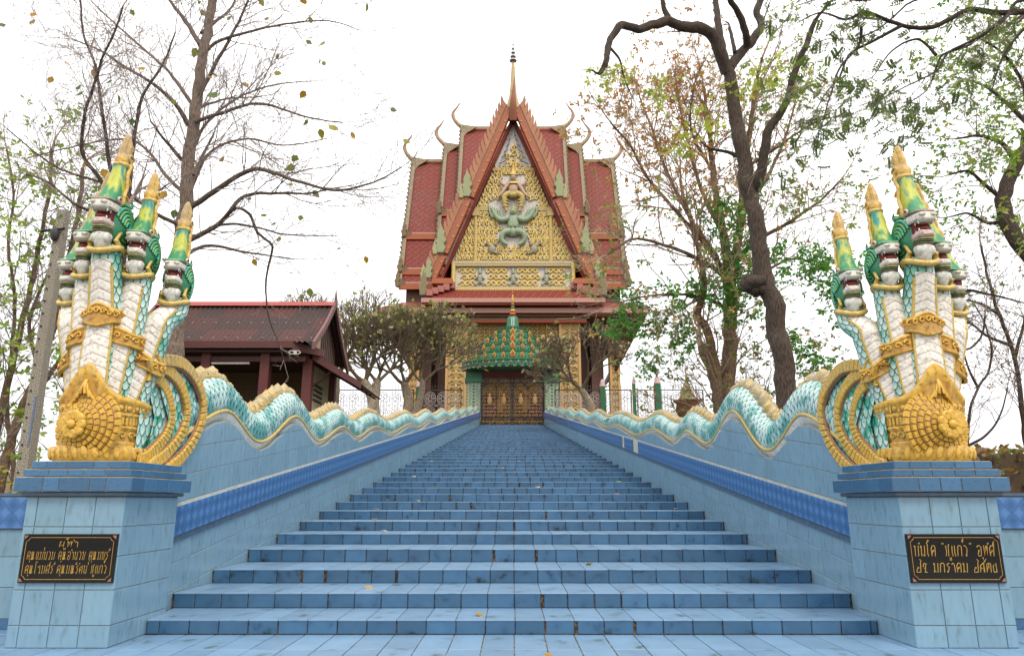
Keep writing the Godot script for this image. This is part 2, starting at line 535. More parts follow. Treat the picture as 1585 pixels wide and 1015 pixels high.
func stairs() -> void:
	var m := Mesher.new()
	var wf := 9.5
	# mortar bed of the forecourt, then the stepped core
	m.box(Vector3(-wf, -0.5, -D0 - 1.2), Vector3(wf, -0.012, 3.0))
	var court := struct("forecourt", m.mesh(M.grout), "light blue tiled forecourt at the foot of the stairway")
	var tiles := {}
	for k in 5: tiles[k] = Mesher.new()
	for row in [[7.185, 6.5], [6.5, 5.8], [5.8, 5.1]]:
		var js := []
		tile_row(js, -5.9, 5.9, 0.281, 0.02)
		for i in js.size() - 1:
			var q := Mesher.new()
			var g := 0.004 + 0.002 * rng.randf()
			var y: float = -0.012
			q.plate([Vector3(js[i] + g, y, -row[1] - 0.004), Vector3(js[i + 1] - g, y, -row[1] - 0.004), Vector3(js[i + 1] - g, y, -row[0] + 0.004), Vector3(js[i] + g, y, -row[0] + 0.004)], Vector3.UP, 0.011 + rng.randf() * 0.002, 0.003)
			var st: bool = js[i] > -3.1 and js[i] < -2.0 and rng.randf() < 0.6
			part("floor_tile", q.mesh(M.tread[rng.randi() % 5]), court)
	for e in [-1, 1]:                       # the strips in front of the flank walls
		for i in 8:
			var x0: float = e * (3.6 + 0.281 * i)
			var x1: float = e * (3.6 + 0.281 * (i + 1))
			var q := Mesher.new()
			q.plate([Vector3(minf(x0, x1) + 0.004, -0.012, -7.194), Vector3(maxf(x0, x1) - 0.004, -0.012, -7.194), Vector3(maxf(x0, x1) - 0.004, -0.012, -7.44), Vector3(minf(x0, x1) + 0.004, -0.012, -7.44)], Vector3.UP, 0.012, 0.003)
			part("floor_tile", q.mesh(M.tread[rng.randi() % 5]), court)
	var core := Mesher.new()
	var bed := Mesher.new()
	for k in range(1, STEPS + 1):
		var d := step_d(k)
		var w := half_w(d) + 0.1
		var w2 := half_w(d + GO) + 0.1
		var y := step_y(k) - 0.012
		if k == 1: w = 3.46; w2 = 3.62
		core.quad(Vector3(-w, y - RISE - 0.02, -d - 0.012), Vector3(w, y - RISE - 0.02, -d - 0.012), Vector3(w, y, -d - 0.012), Vector3(-w, y, -d - 0.012))
		var far := (step_d(k + 1) if k < STEPS else d + 3.5) + 0.02
		bed.quad(Vector3(-w, y, -d - 0.012), Vector3(w, y, -d - 0.012), Vector3(w2, y, -far), Vector3(-w2, y, -far))
	var root := struct("staircase", core.mesh(M.grout_dark), "wide stairway of blue glazed tiles climbing to the gate")
	part("tread_bed", bed.mesh(M.grout), root)
	var late := {}
	var late_t := Mesher.new()
	for k in 6: late[k] = Mesher.new()
	var n_r := 0
	var n_t := 0
	for k in range(1, STEPS + 1):
		var d := step_d(k)
		var w := half_w(d + 0.3) - 0.005 if k > 1 else 3.46
		var y0 := (step_y(k - 1) if k > 1 else 0.0) + 0.002
		var y1 := step_y(k) - 0.007
		var js := []
		tile_row(js, -w, w, 0.281, 0.02 + (0.14 * rng.randf() if k > 7 else 0.012 * rng.randf()))
		var worn := rng.randf_range(-2.0, 2.0)
		for i in js.size() - 1:
			var xm: float = (js[i] + js[i + 1]) / 2.0
			var gl := 0.003 + 0.003 * rng.randf()
			var gr := 0.003 + 0.003 * rng.randf()
			if absf(xm - worn) < 0.75 and rng.randf() < 0.5: gl += rng.randf() * 0.03
			var bad: bool = k == 1 and xm > -2.4 and xm < -0.9 and rng.randf() < 0.75
			var tone := clampi(int(2.6 + 1.6 * rng.randfn()), 0, 5)
			var z := -d - 0.014
			var pts := [Vector3(js[i] + gl, y0, z), Vector3(js[i + 1] - gr, y0, z), Vector3(js[i + 1] - gr, y1, z), Vector3(js[i] + gl, y1, z)]
			var thick := 0.013 + 0.004 * rng.randf()
			if n_r < 300:
				var q := Mesher.new()
				q.plate(pts, Vector3.BACK, thick, 0.005)
				part("riser_tile", q.mesh(M.riser[tone]), root)
				n_r += 1
			else:
				late[tone].plate(pts, Vector3.BACK, thick, 0.005)
		# tread
		var wb := half_w(d + GO) - 0.005 if k > 1 else 3.56
		for i in js.size() - 1:
			var gl := 0.003 + 0.002 * rng.randf()
			var s0: float = js[i] + gl
			var s1: float = js[i + 1] - gl
			var r := wb / w
			var far := (step_d(k + 1) if k < STEPS else d + GO) - 0.006
			var y := step_y(k) - 0.012
			var a := s0 if i > 0 else s0 * r
			var b := s1 if i < js.size() - 2 else s1 * r
			var pts := [Vector3(s0, y, -d + 0.006), Vector3(s1, y, -d + 0.006), Vector3(b, y, -far), Vector3(a, y, -far)]
			if n_t < 230:
				var q := Mesher.new()
				q.plate(pts, Vector3.UP, 0.012, 0.004)
				var bad: bool = k <= 2 and s0 > -2.9 and s0 < -1.0 and rng.randf() < (0.7 if k == 1 else 0.15)
				part("tread_tile", q.mesh(M.tread[rng.randi() % 5]), root)
				n_t += 1
			else:
				late_t.plate(pts, Vector3.UP, 0.012, 0.004)
	for k in 6:
		part("riser_tiles", late[k].mesh(M.riser[k]), root, true)
	part("tread_tiles", late_t.mesh(M.tread[1]), root, true)
	# the landing before the gate
	var land := Mesher.new()
	var ld := D0 + (STEPS - 1) * GO
	for i in 15:
		for j in 4:
			var x0 := -2.16 + i * 0.288
			land.plate([Vector3(x0 + 0.004, RISE * STEPS, -ld - 1.0 - j * 0.3), Vector3(x0 + 0.284, RISE * STEPS, -ld - 1.0 - j * 0.3), Vector3(x0 + 0.284, RISE * STEPS, -ld - 1.292 - j * 0.3), Vector3(x0 + 0.004, RISE * STEPS, -ld - 1.292 - j * 0.3)], Vector3.UP, 0.008, 0.002)
	part("landing_tiles", land.mesh(M.tread[2]), root, true)

# ---------------------------------------------------------------- walls beside the stairs
func wp(s: int, d: float, rel: float, off := 0.0) -> Vector3:
	return Vector3(s * (half_w(d) + off), base_h(d) + rel, -d)

func waves(s: int) -> Array:
	var near := [Vector2(7.3, 1.72), Vector2(8.8, 2.05), Vector2(10.1, 1.58), Vector2(11.4, 1.89), Vector2(12.85, 1.41), Vector2(14.25, 1.58), Vector2(15.6, 1.3), Vector2(17.1, 1.44), Vector2(19.4, 1.18), Vector2(21.8, 1.31)]
	if s > 0:
		near = [Vector2(7.3, 1.65), Vector2(8.7, 2.01), Vector2(9.95, 1.48), Vector2(11.2, 1.98), Vector2(12.75, 1.37), Vector2(13.9, 1.52), Vector2(15.0, 1.26), Vector2(16.6, 1.41), Vector2(18.9, 1.16), Vector2(21.4, 1.3)]
	var far := [Vector2(23.8, 1.13), Vector2(26.0, 1.27), Vector2(28.2, 1.08), Vector2(30.5, 1.23), Vector2(32.7, 1.05), Vector2(35.0, 1.2), Vector2(37.2, 1.03), Vector2(39.5, 1.17), Vector2(41.7, 1.02), Vector2(44.0, 1.15), Vector2(46.0, 1.0), Vector2(47.9, 1.12)]
	near.append_array(far)
	return near

func wave(tab: Array, d: float) -> float:
	for i in tab.size() - 1:
		if d <= tab[i + 1].x:
			var f := clampf((d - tab[i].x) / (tab[i + 1].x - tab[i].x), 0.0, 1.0)
			return lerpf(tab[i].y, tab[i + 1].y, 0.5 - 0.5 * cos(f * PI))
	return tab[-1].y

func body_r(d: float) -> float:
	return lerpf(0.245, 0.2, clampf((d - 9.0) / 8.0, 0, 1)) if d < 17.0 else lerpf(0.2, 0.12, clampf((d - 17.0) / 31.0, 0, 1))

func ordered(s: int, p: Array) -> Array:
	if s > 0:
		return [p[1], p[0], p[3], p[2]]
	return p

func stair_wall(s: int) -> void:
	var side := "left" if s < 0 else "right"
	var tab := waves(s)
	var d_a := 7.35
	var d_b := 48.2
	var core := Mesher.new()
	var d := d_a
	while d < d_b - 0.01:
		var e := minf(d + 0.25, d_b)
		var p := []
		for q in [[d, 0.0], [e, 0.0], [e, 0.5], [d, 0.5]]:
			p.append(Vector3(s * (half_w(q[0]) + 0.012 + q[1]), base_h(q[0]) - 1.2, -q[0]))
		for q in [[d, 0.0], [e, 0.0], [e, 0.5], [d, 0.5]]:
			p.append(Vector3(s * (half_w(q[0]) + 0.012 + q[1]), base_h(q[0]) + wave(tab, q[0]) - body_r(q[0]) * 1.25, -q[0]))
		if s < 0:
			p = [p[3], p[2], p[1], p[0], p[7], p[6], p[5], p[4]]
		p = [p[1], p[0], p[3], p[2], p[5], p[4], p[7], p[6]]
		core.hexa(p)
		d = e
	var wall := thing("stair_wall", "light blue tiled parapet with a darker lozenge border on the %s of the stairway" % side, "wall")
	part("wall_core", core.mesh(M.grout_wall), wall)
	var out := Vector3(-s, 0, 0)
	var rest := {}
	for k in 5: rest[k] = Mesher.new()
	var count := 0
	# plain tiles: two rows and a bit below the border, more above it
	var rows := [[-0.36, -0.02], [-0.02, 0.27], [0.27, 0.49]]
	for r in 6:
		rows.append([0.90 + r * 0.29, 0.90 + (r + 1) * 0.29])
	d = 7.36
	var col_i := 0
	while d < d_b - 0.05:
		var e := minf(d + 0.3, d_b)
		for r: Array in rows:
			var lo: float = r[0]
			var h0: float = r[1]
			var h1: float = r[1]
			if lo > 0.6:
				var t0 := wave(tab, d) - body_r(d) * 1.28
				var t1 := wave(tab, e) - body_r(e) * 1.28
				if t0 < lo + 0.02 and t1 < lo + 0.02: continue
				h0 = clampf(t0, lo + 0.01, h0); h1 = clampf(t1, lo + 0.01, h1)
			var g := 0.0035
			var off := 0.013
			var p := ordered(s, [wp(s, d + g, lo + g, off), wp(s, e - g, lo + g, off), wp(s, e - g, h1 - g, off), wp(s, d + g, h0 - g, off)])
			var tone := clampi(int(2.4 + rng.randfn()), 0, 4)
			if count < 285:
				var q := Mesher.new()
				q.plate(p, out, 0.011 + 0.002 * rng.randf(), 0.003)
				part("wall_tile", q.mesh(M.light[tone]), wall)
				count += 1
			else:
				rest[tone].plate(p, out, 0.011, 0.003)
		d = e
		col_i += 1
	for k in 5:
		part("wall_tiles", rest[k].mesh(M.light[k]), wall, true)
	# ledge: moulding, printed border, mortar lip
	var mold := Mesher.new()
	var lip := Mesher.new()
	d = 7.36
	while d < d_b - 0.01:
		var e := minf(d + 1.02, d_b)
		for z in [[mold, 0.49, 0.565, -0.02], [lip, 0.875, 0.897, -0.02]]:
			var p := []
			for q in [[d, 0.05], [e, 0.05], [e, z[3]], [d, z[3]]]:
				p.append(wp(s, q[0], z[1], q[1]))
			for q in [[d, 0.05], [e, 0.05], [e, z[3]], [d, z[3]]]:
				p.append(wp(s, q[0], z[2], q[1]))
			if s > 0:
				p = [p[3], p[2], p[1], p[0], p[7], p[6], p[5], p[4]]
			p = [p[3], p[2], p[1], p[0], p[7], p[6], p[5], p[4]]
			z[0].hexa(p)
		d = e
	part("moulding", mold.mesh(M.mold), wall)
	part("mortar_lip", lip.mesh(M.wall_top), wall)
	var bed := Mesher.new()
	d = 7.36
	while d < d_b - 0.01:
		var e := minf(d + 1.02, d_b)
		var p := []
		for q in [[d, 0.04], [e, 0.04], [e, -0.03], [d, -0.03]]:
			p.append(wp(s, q[0], 0.566, q[1]))
		for q in [[d, 0.04], [e, 0.04], [e, -0.03], [d, -0.03]]:
			p.append(wp(s, q[0], 0.874, q[1]))
		if s > 0:
			p = [p[3], p[2], p[1], p[0], p[7], p[6], p[5], p[4]]
		p = [p[3], p[2], p[1], p[0], p[7], p[6], p[5], p[4]]
		bed.hexa(p)
		d = e
	part("border_bed", bed.mesh(M.cream), wall)
	d = 7.36
	while d < d_b - 0.05:
		var e := minf(d + 0.3, d_b)
		var lost := s > 0 and ((d > 17.9 and d < 18.75) or (d > 19.9 and d < 20.2))
		if not lost:
			var p := ordered(s, [wp(s, d + 0.002, 0.568, -0.031), wp(s, e - 0.002, 0.568, -0.031), wp(s, e - 0.002, 0.872, -0.031), wp(s, d + 0.002, 0.872, -0.031)])
			var q := Mesher.new()
			q.plate(p, out, 0.012, 0.003)
			part("border_tile", q.mesh(M.band), wall)
		d = e

func flank_wall(s: int) -> void:
	var side := "left" if s < 0 else "right"
	var wall := thing("flank_wall", "low blue tiled wall with lozenge border running %s from the %s pedestal" % [side, side], "wall")
	var z := -7.45
	var x0 := 4.3
	var x1 := 9.4
	var m := Mesher.new()
	m.box(Vector3(minf(s * x0, s * x1), -0.4, z - 0.35), Vector3(maxf(s * x0, s * x1), 1.27, z))
	part("wall_core", m.mesh(M.grout_wall), wall)
	for r in [[0.0, 0.1, 2], [0.1, 0.39, 0], [0.39, 0.68, 0], [0.68, 0.945, 0], [0.95, 1.26, 1]]:
		var x: float = x0
		while x < x1 - 0.05:
			var a := s * x
			var b := s * (x + 0.3)
			var lo := minf(a, b) + 0.003
			var hi := maxf(a, b) - 0.003
			var q := Mesher.new()
			var push := 0.04 if r[2] == 1 else 0.012
			q.plate([Vector3(lo, r[0] + 0.003, z), Vector3(hi, r[0] + 0.003, z), Vector3(hi, r[1] - 0.003, z), Vector3(lo, r[1] - 0.003, z)], Vector3.BACK, push, 0.003)
			if r[2] == 0: part("wall_tile", q.mesh(M.light[rng.randi() % 5]), wall)
			elif r[2] == 1: part("border_tile", q.mesh(M.band), wall)
			else: part("skirting_tile", q.mesh(M.cap[rng.randi() % 4]), wall)
			x += 0.3
	var top := Mesher.new()
	top.box(Vector3(minf(s * x0, s * x1), 1.271, z - 0.37), Vector3(maxf(s * x0, s * x1), 1.3, z + 0.03))
	part("coping", top.mesh(M.mold), wall)

func pedestal(s: int) -> void:
	var side := "left" if s < 0 else "right"
	var root := thing("pedestal", "square light blue tiled pedestal with stepped dark blue cap, %s of the stairway" % side, "pedestal", Vector3(s * 3.91, 0, -7.07))
	var hw := 0.44
	var hd := 0.52
	var m := Mesher.new()
	m.box(Vector3(-hw + 0.012, -0.3, -hd), Vector3(hw - 0.012, 1.29, hd - 0.012))
	part("pedestal_core", m.mesh(M.grout_wall), root)
	var rows := [0.0, 0.17, 0.46, 0.54, 0.96, 1.25]
	rows = [0.0, 0.18, 0.47, 0.75, 1.0, 1.26]
	for f in 3:                      # front, then the two sides
		var ax: Vector3 = [Vector3.RIGHT, Vector3.FORWARD, Vector3.BACK][f]
		var out: Vector3 = [Vector3.BACK, Vector3.RIGHT, Vector3.LEFT][f]
		var half := hw if f == 0 else hd
		var org: Vector3 = [Vector3(0, 0, hd - 0.012), Vector3(hw - 0.012, 0, 0), Vector3(-hw + 0.012, 0, 0)][f]
		var js := []
		if f == 0:
			js = [-half, -half + 0.1, -half + 0.36, -half + 0.62, half] if s < 0 else [-half, -half + 0.27, -half + 0.53, -half + 0.78, half]
		else:
			js = [-half, -half + 0.25, -half + 0.5, -half + 0.76, half]
		for r in rows.size() - 1:
			for i in js.size() - 1:
				var a: float = js[i] + 0.003
				var b: float = js[i + 1] - 0.003
				var y0: float = rows[r] + 0.003
				var y1: float = rows[r + 1] - 0.003
				var q := Mesher.new()
				q.plate([org + ax * a + Vector3.UP * y0, org + ax * b + Vector3.UP * y0, org + ax * b + Vector3.UP * y1, org + ax * a + Vector3.UP * y1], out, 0.012, 0.003)
				part("wall_tile", q.mesh(M.light[clampi(int(2.5 + rng.randfn()), 0, 4)]), root)
	# cap: a shadowed neck moulding, a broad tier and two smaller ones
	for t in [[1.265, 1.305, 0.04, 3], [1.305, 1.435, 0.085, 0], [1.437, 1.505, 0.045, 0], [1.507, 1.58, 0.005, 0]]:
		var g: float = t[2]
		var bx := Mesher.new()
		bx.box(Vector3(-hw - g + 0.012, t[0], -hd - g + 0.012), Vector3(hw + g - 0.012, t[1] - 0.004, hd + g - 0.012))
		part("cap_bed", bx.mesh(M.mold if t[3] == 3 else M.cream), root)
		for f in 4:
			var ax: Vector3 = [Vector3.RIGHT, Vector3.FORWARD, Vector3.BACK, Vector3.LEFT][f]
			var out: Vector3 = [Vector3.BACK, Vector3.RIGHT, Vector3.LEFT, Vector3.FORWARD][f]
			var half: float = (hw if f == 0 or f == 3 else hd) + g
			var dist: float = (hd if f == 0 or f == 3 else hw) + g - 0.012
			var n := 5 if t[3] == 0 else 1
			var cuts := [-half]
			for i in range(1, n):
				cuts.append(-half + 2.0 * half * (i + rng.randf_range(-0.25, 0.25)) / n)
			cuts.append(half)
			for i in n:
				var q := Mesher.new()
				var a: float = cuts[i] + 0.004
				var b: float = cuts[i + 1] - 0.004
				q.plate([out * dist + ax * a + Vector3.UP * (t[0] + 0.004), out * dist + ax * b + Vector3.UP * (t[0] + 0.004), out * dist + ax * b + Vector3.UP * (t[1] - 0.008), out * dist + ax * a + Vector3.UP * (t[1] - 0.008)], out, 0.013, 0.004)
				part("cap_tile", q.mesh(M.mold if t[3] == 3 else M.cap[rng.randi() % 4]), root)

# ---------------------------------------------------------------- the five-headed serpents
const GOLD := Color(0.66, 0.40, 0.055)
const GOLD_PALE := Color(0.60, 0.44, 0.13)

func vnoise(p: Vector3, f: float, sd := 7) -> float:
	if not M.has("fn"):
		var q := FastNoiseLite.new()
		q.seed = 11; q.frequency = 1.0; q.fractal_octaves = 3
		M.fn = q
	return (M.fn as FastNoiseLite).get_noise_3dv(p * f + Vector3(sd * 13.1, sd * 3.7, 0))

func spline(pts: Array, n: int) -> PackedVector3Array:
	var cv := Curve3D.new()
	for i in pts.size():
		var a: Vector3 = pts[maxi(i - 1, 0)]
		var b: Vector3 = pts[mini(i + 1, pts.size() - 1)]
		var tg := (b - a) / 6.0
		cv.add_point(pts[i], -tg, tg)
	var out := PackedVector3Array()
	var len := cv.get_baked_length()
	for i in n + 1:
		out.push_back(cv.sample_baked(len * i / n, true))
	return out

func ring_frame(path: PackedVector3Array, i: int, side_hint: Vector3) -> Basis:     # x sideways, y along, z outwards (right-handed)
	var y := (path[mini(i + 1, path.size() - 1)] - path[maxi(i - 1, 0)]).normalized()
	var x := (side_hint - y * side_hint.dot(y)).normalized()
	return Basis(x, y, x.cross(y))

# a swept skin: angle 0 looks along the frame's z, angles grow towards x
func skin(path: PackedVector3Array, side_hint: Vector3, a0: float, a1: float, na: int, rad: Callable, col: Callable, uvs := Vector2(1, 1)) -> Mesher:
	var rows := []
	var cols := []
	var m := Mesher.new()
	for i in path.size():
		var b := ring_frame(path, i, side_hint)
		var row := PackedVector3Array()
		var cr := PackedColorArray()
		var f := float(i) / (path.size() - 1)
		for j in na + 1:
			var a := lerpf(a0, a1, float(j) / na)
			var r: Vector2 = rad.call(f, a)
			var p := path[i] + b.x * sin(a) * r.x + b.z * cos(a) * r.y
			row.push_back(p)
			cr.push_back(col.call(f, a, p))
		rows.append(row); cols.append(cr)
	m.grid(rows, cols, absf(a1 - a0) > 6.28, uvs)
	return m

func naga(s: int) -> void:
	var side := "left" if s < 0 else "right"
	var at := Vector3(s * 4.03, 1.58, -7.05)
	var label := "tall five-headed serpent statue with grey tipped crests, its wavy body lying on the left parapet" if s < 0 else "five-headed serpent statue with olive gold crests, its wavy body lying on the right parapet"
	var root := thing("serpent_statue", label, "statue", at)
	var ys := 1.0 if s < 0 else 0.935
	# ---- necks: [offset outwards, forward, chin height, forward at chin, neck radius, head size, yaw]
	var necks := [[0.0, 0.2, 2.05, 0.38, 0.178, 1.0, 0.0], [-0.25, 0.14, 1.84, 0.2, 0.16, 0.89, -0.08], [0.25, 0.14, 1.84, 0.2, 0.16, 0.89, 0.08], [-0.52, 0.0, 1.63, -0.05, 0.162, 0.88, -0.16], [0.52, 0.0, 1.63, -0.05, 0.158, 0.88, 0.16]]
	for k in 5:
		var q: Array = necks[k]
		var a: float = q[0]
		var top: float = q[2] * ys
		var pts := [Vector3(s * a * 0.3, -0.02, q[1] * 0.5), Vector3(s * a * 0.36, 0.45, q[1] * 0.8), Vector3(s * a * 0.6, 0.95 * ys, q[1]), Vector3(s * a * 0.86, 1.4 * ys, q[1] + 0.02), Vector3(s * a, top - 0.08, q[3] - 0.03), Vector3(s * a, top + 0.05, q[3] - 0.03)]
		var path := spline(pts, 110)
		var rr: float = q[4]
		var rad := func(f: float, ang: float) -> Vector2:
			var w := rr * lerpf(1.05, 0.78, smoothstep(0.4, 1.0, f))
			return Vector2(w, w * 0.84)
		var tint := func(f: float, ang: float, p: Vector3) -> Color:
			var g := smoothstep(-0.15, 0.45, vnoise(p + at, 4.0) + 0.25 * (absf(ang) - 1.6) + (0.5 if k == 0 and f > 0.8 else 0.0))
			return Color(0.93, 0.96, 0.94).lerp(Color(0.14, 0.55, 0.42), g * 0.8)
		var m := skin(path, Vector3(1, 0, 0), -PI, PI, 40, rad, tint, Vector2(12, -14))
		part("neck", m.mesh(M.scale), root)
		var belly_r := func(f: float, ang: float) -> Vector2:
			var r0: Vector2 = rad.call(f, ang)
			var groove := fposmod(f * 21.0 + absf(ang) * 0.75, 1.0)
			var dep := -0.007 * (1.0 - smoothstep(0.0, 0.07, minf(groove, 1.0 - groove)))
			return r0 + Vector2.ONE * (0.014 + dep)
		var belly_c := func(f: float, ang: float, p: Vector3) -> Color:
			var groove := fposmod(f * 21.0 + absf(ang) * 0.75, 1.0)
			var g := 1.0 - smoothstep(0.025, 0.075, minf(groove, 1.0 - groove))
			var dirt := clampf(0.5 + vnoise(p + at, 6.0, 3), 0.0, 1.0)
			return Color(0.82, 0.81, 0.79).lerp(Color(0.62, 0.61, 0.57), dirt * 0.45).lerp(Color(0.34, 0.19, 0.16), g * 0.8)
		var bp := spline(pts.slice(0, 5), 200)
		m = skin(bp, Vector3(1, 0, 0), -0.70, 0.70, 16, belly_r, belly_c)
		part("belly", m.mesh(M.paint), root)
		var trim := Mesher.new()
		for e in [-1, 1]:
			var tp := PackedVector3Array()
			var tr := PackedFloat32Array()
			for i in path.size():
				if i > 100: break
				var b := ring_frame(path, i, Vector3(1, 0, 0))
				var r0: Vector2 = rad.call(float(i) / path.size(), 0.0)
				tp.push_back(path[i] + b.x * sin(e * 0.76) * (r0.x + 0.006) + b.z * cos(e * 0.76) * (r0.y + 0.006))
				tr.push_back(0.015 * rr / 0.18)
			trim.tube(tp, tr, 6, Color(0.58, 0.42, 0.11))
		part("trim", trim.mesh(M.paint), root)
		# the carved belt, a stretch of it on each neck
		var hb: float = [1.42, 1.22, 1.22, 1.04, 1.04][k] * ys
		var belt := Mesher.new()
		var rows := []
		var cols := []
		var prof := [[-0.075, 0.0], [-0.07, 0.03], [-0.05, 0.036], [-0.045, 0.026], [0.045, 0.026], [0.05, 0.036], [0.07, 0.03], [0.075, 0.0]]
		var ci := 0
		for i in path.size():
			if path[i].y < hb: ci = i
		for w in prof:
			var row := PackedVector3Array()
			var cr := PackedColorArray()
			for j in 49:
				var ang := lerpf(-2.3, 2.3, j / 48.0)
				var b := ring_frame(path, ci, Vector3(1, 0, 0))
				var peak := (0.07 if k == 0 else 0.02) * pow(maxf(0.0, cos(ang * 1.5)), 3.0) * (1.0 if w[0] > 0 else -0.5)
				var slope := -0.12 * a * s * sin(ang)
				var r0: Vector2 = rad.call(0.6, ang)
				var rel: float = w[1] + (0.012 * sin(ang * 16.0) * cos(w[0] * 40.0) if absf(w[0]) < 0.05 else 0.0)
				row.push_back(path[ci] + b.x * sin(ang) * (r0.x + rel) + b.z * cos(ang) * (r0.y + rel) + Vector3.UP * (w[0] + peak + slope))
				var worn := smoothstep(-0.1, 0.5, vnoise(row[j] + at, 14.0, 5))
				cr.push_back((GOLD if absf(w[0]) > 0.048 else Color(0.48, 0.26, 0.05)).lerp(Color(0.42, 0.30, 0.10), worn * 0.6))
			rows.append(row); cols.append(cr)
		belt.grid(rows, cols)
		if absf(a) < 0.01:
			for i in 9:              # rosette scrolls at the middle
				var sp := PackedVector3Array()
				var sr := PackedFloat32Array()
				for j in 12:
					var t := j / 11.0 * TAU * 1.2
					var ang := (i - 4) * 0.3
					var r0: Vector2 = rad.call(0.6, ang)
					sp.push_back(path[ci] + Vector3(sin(ang) * (r0.x + 0.03) + cos(t) * 0.03 * (1.0 - j / 16.0), sin(t) * 0.032 * (1.0 - j / 16.0) + 0.03 * pow(maxf(0, cos(ang * 1.5)), 3.0), cos(ang) * (r0.y + 0.032)))
					sr.push_back(0.01)
				belt.tube(sp, sr, 5, GOLD)
		else:
			for i in 9:
				var ang := lerpf(-1.9, 1.9, i / 8.0)
				var b := ring_frame(path, ci, Vector3(1, 0, 0))
				var r0: Vector2 = rad.call(0.6, ang)
				var nrm := (b.x * sin(ang) + b.z * cos(ang)).normalized()
				var p := path[ci] + b.x * sin(ang) * (r0.x + 0.03) + b.z * cos(ang) * (r0.y + 0.03) + Vector3.UP * (-0.12 * a * s * sin(ang) + 0.006)
				scroll(belt, Transform3D(Basis(Vector3.UP.cross(nrm).normalized(), Vector3.UP, nrm), p), 0.034, 1.0 if i % 2 else -1.0, 0.011, GOLD)
		part("belt_band", belt.mesh(M.carved), root)
		naga_head(root, Transform3D(Basis(Vector3.UP, s * q[6]).scaled(Vector3.ONE * q[5]), Vector3(s * a, top, q[3] + 0.0)), s, k)
	# ---- web between the necks
	var hood := skin(spline([Vector3(0, 0, 0.0), Vector3(0, 0.7, 0.02), Vector3(0, 1.25 * ys, 0.03), Vector3(0, 1.6 * ys, 0.04)], 40), Vector3(1, 0, 0), -PI, PI, 40, func(f: float, ang: float) -> Vector2: return Vector2(lerpf(0.3, 0.42, f), 0.13) * (1.0 if f < 0.85 else sqrt(maxf(0.02, 1.0 - pow((f - 0.85) / 0.15, 2.0)))), func(f: float, ang: float, p: Vector3) -> Color: return Color(0.85, 0.93, 0.9).lerp(Color(0.12, 0.42, 0.36), smoothstep(-0.2, 0.4, vnoise(p, 4.0))), Vector2(20, -10))
	part("hood", hood.mesh(M.scale), root)
	naga_collar(root, s)
	naga_coil(root, s, at)
	naga_body(root, s, at)

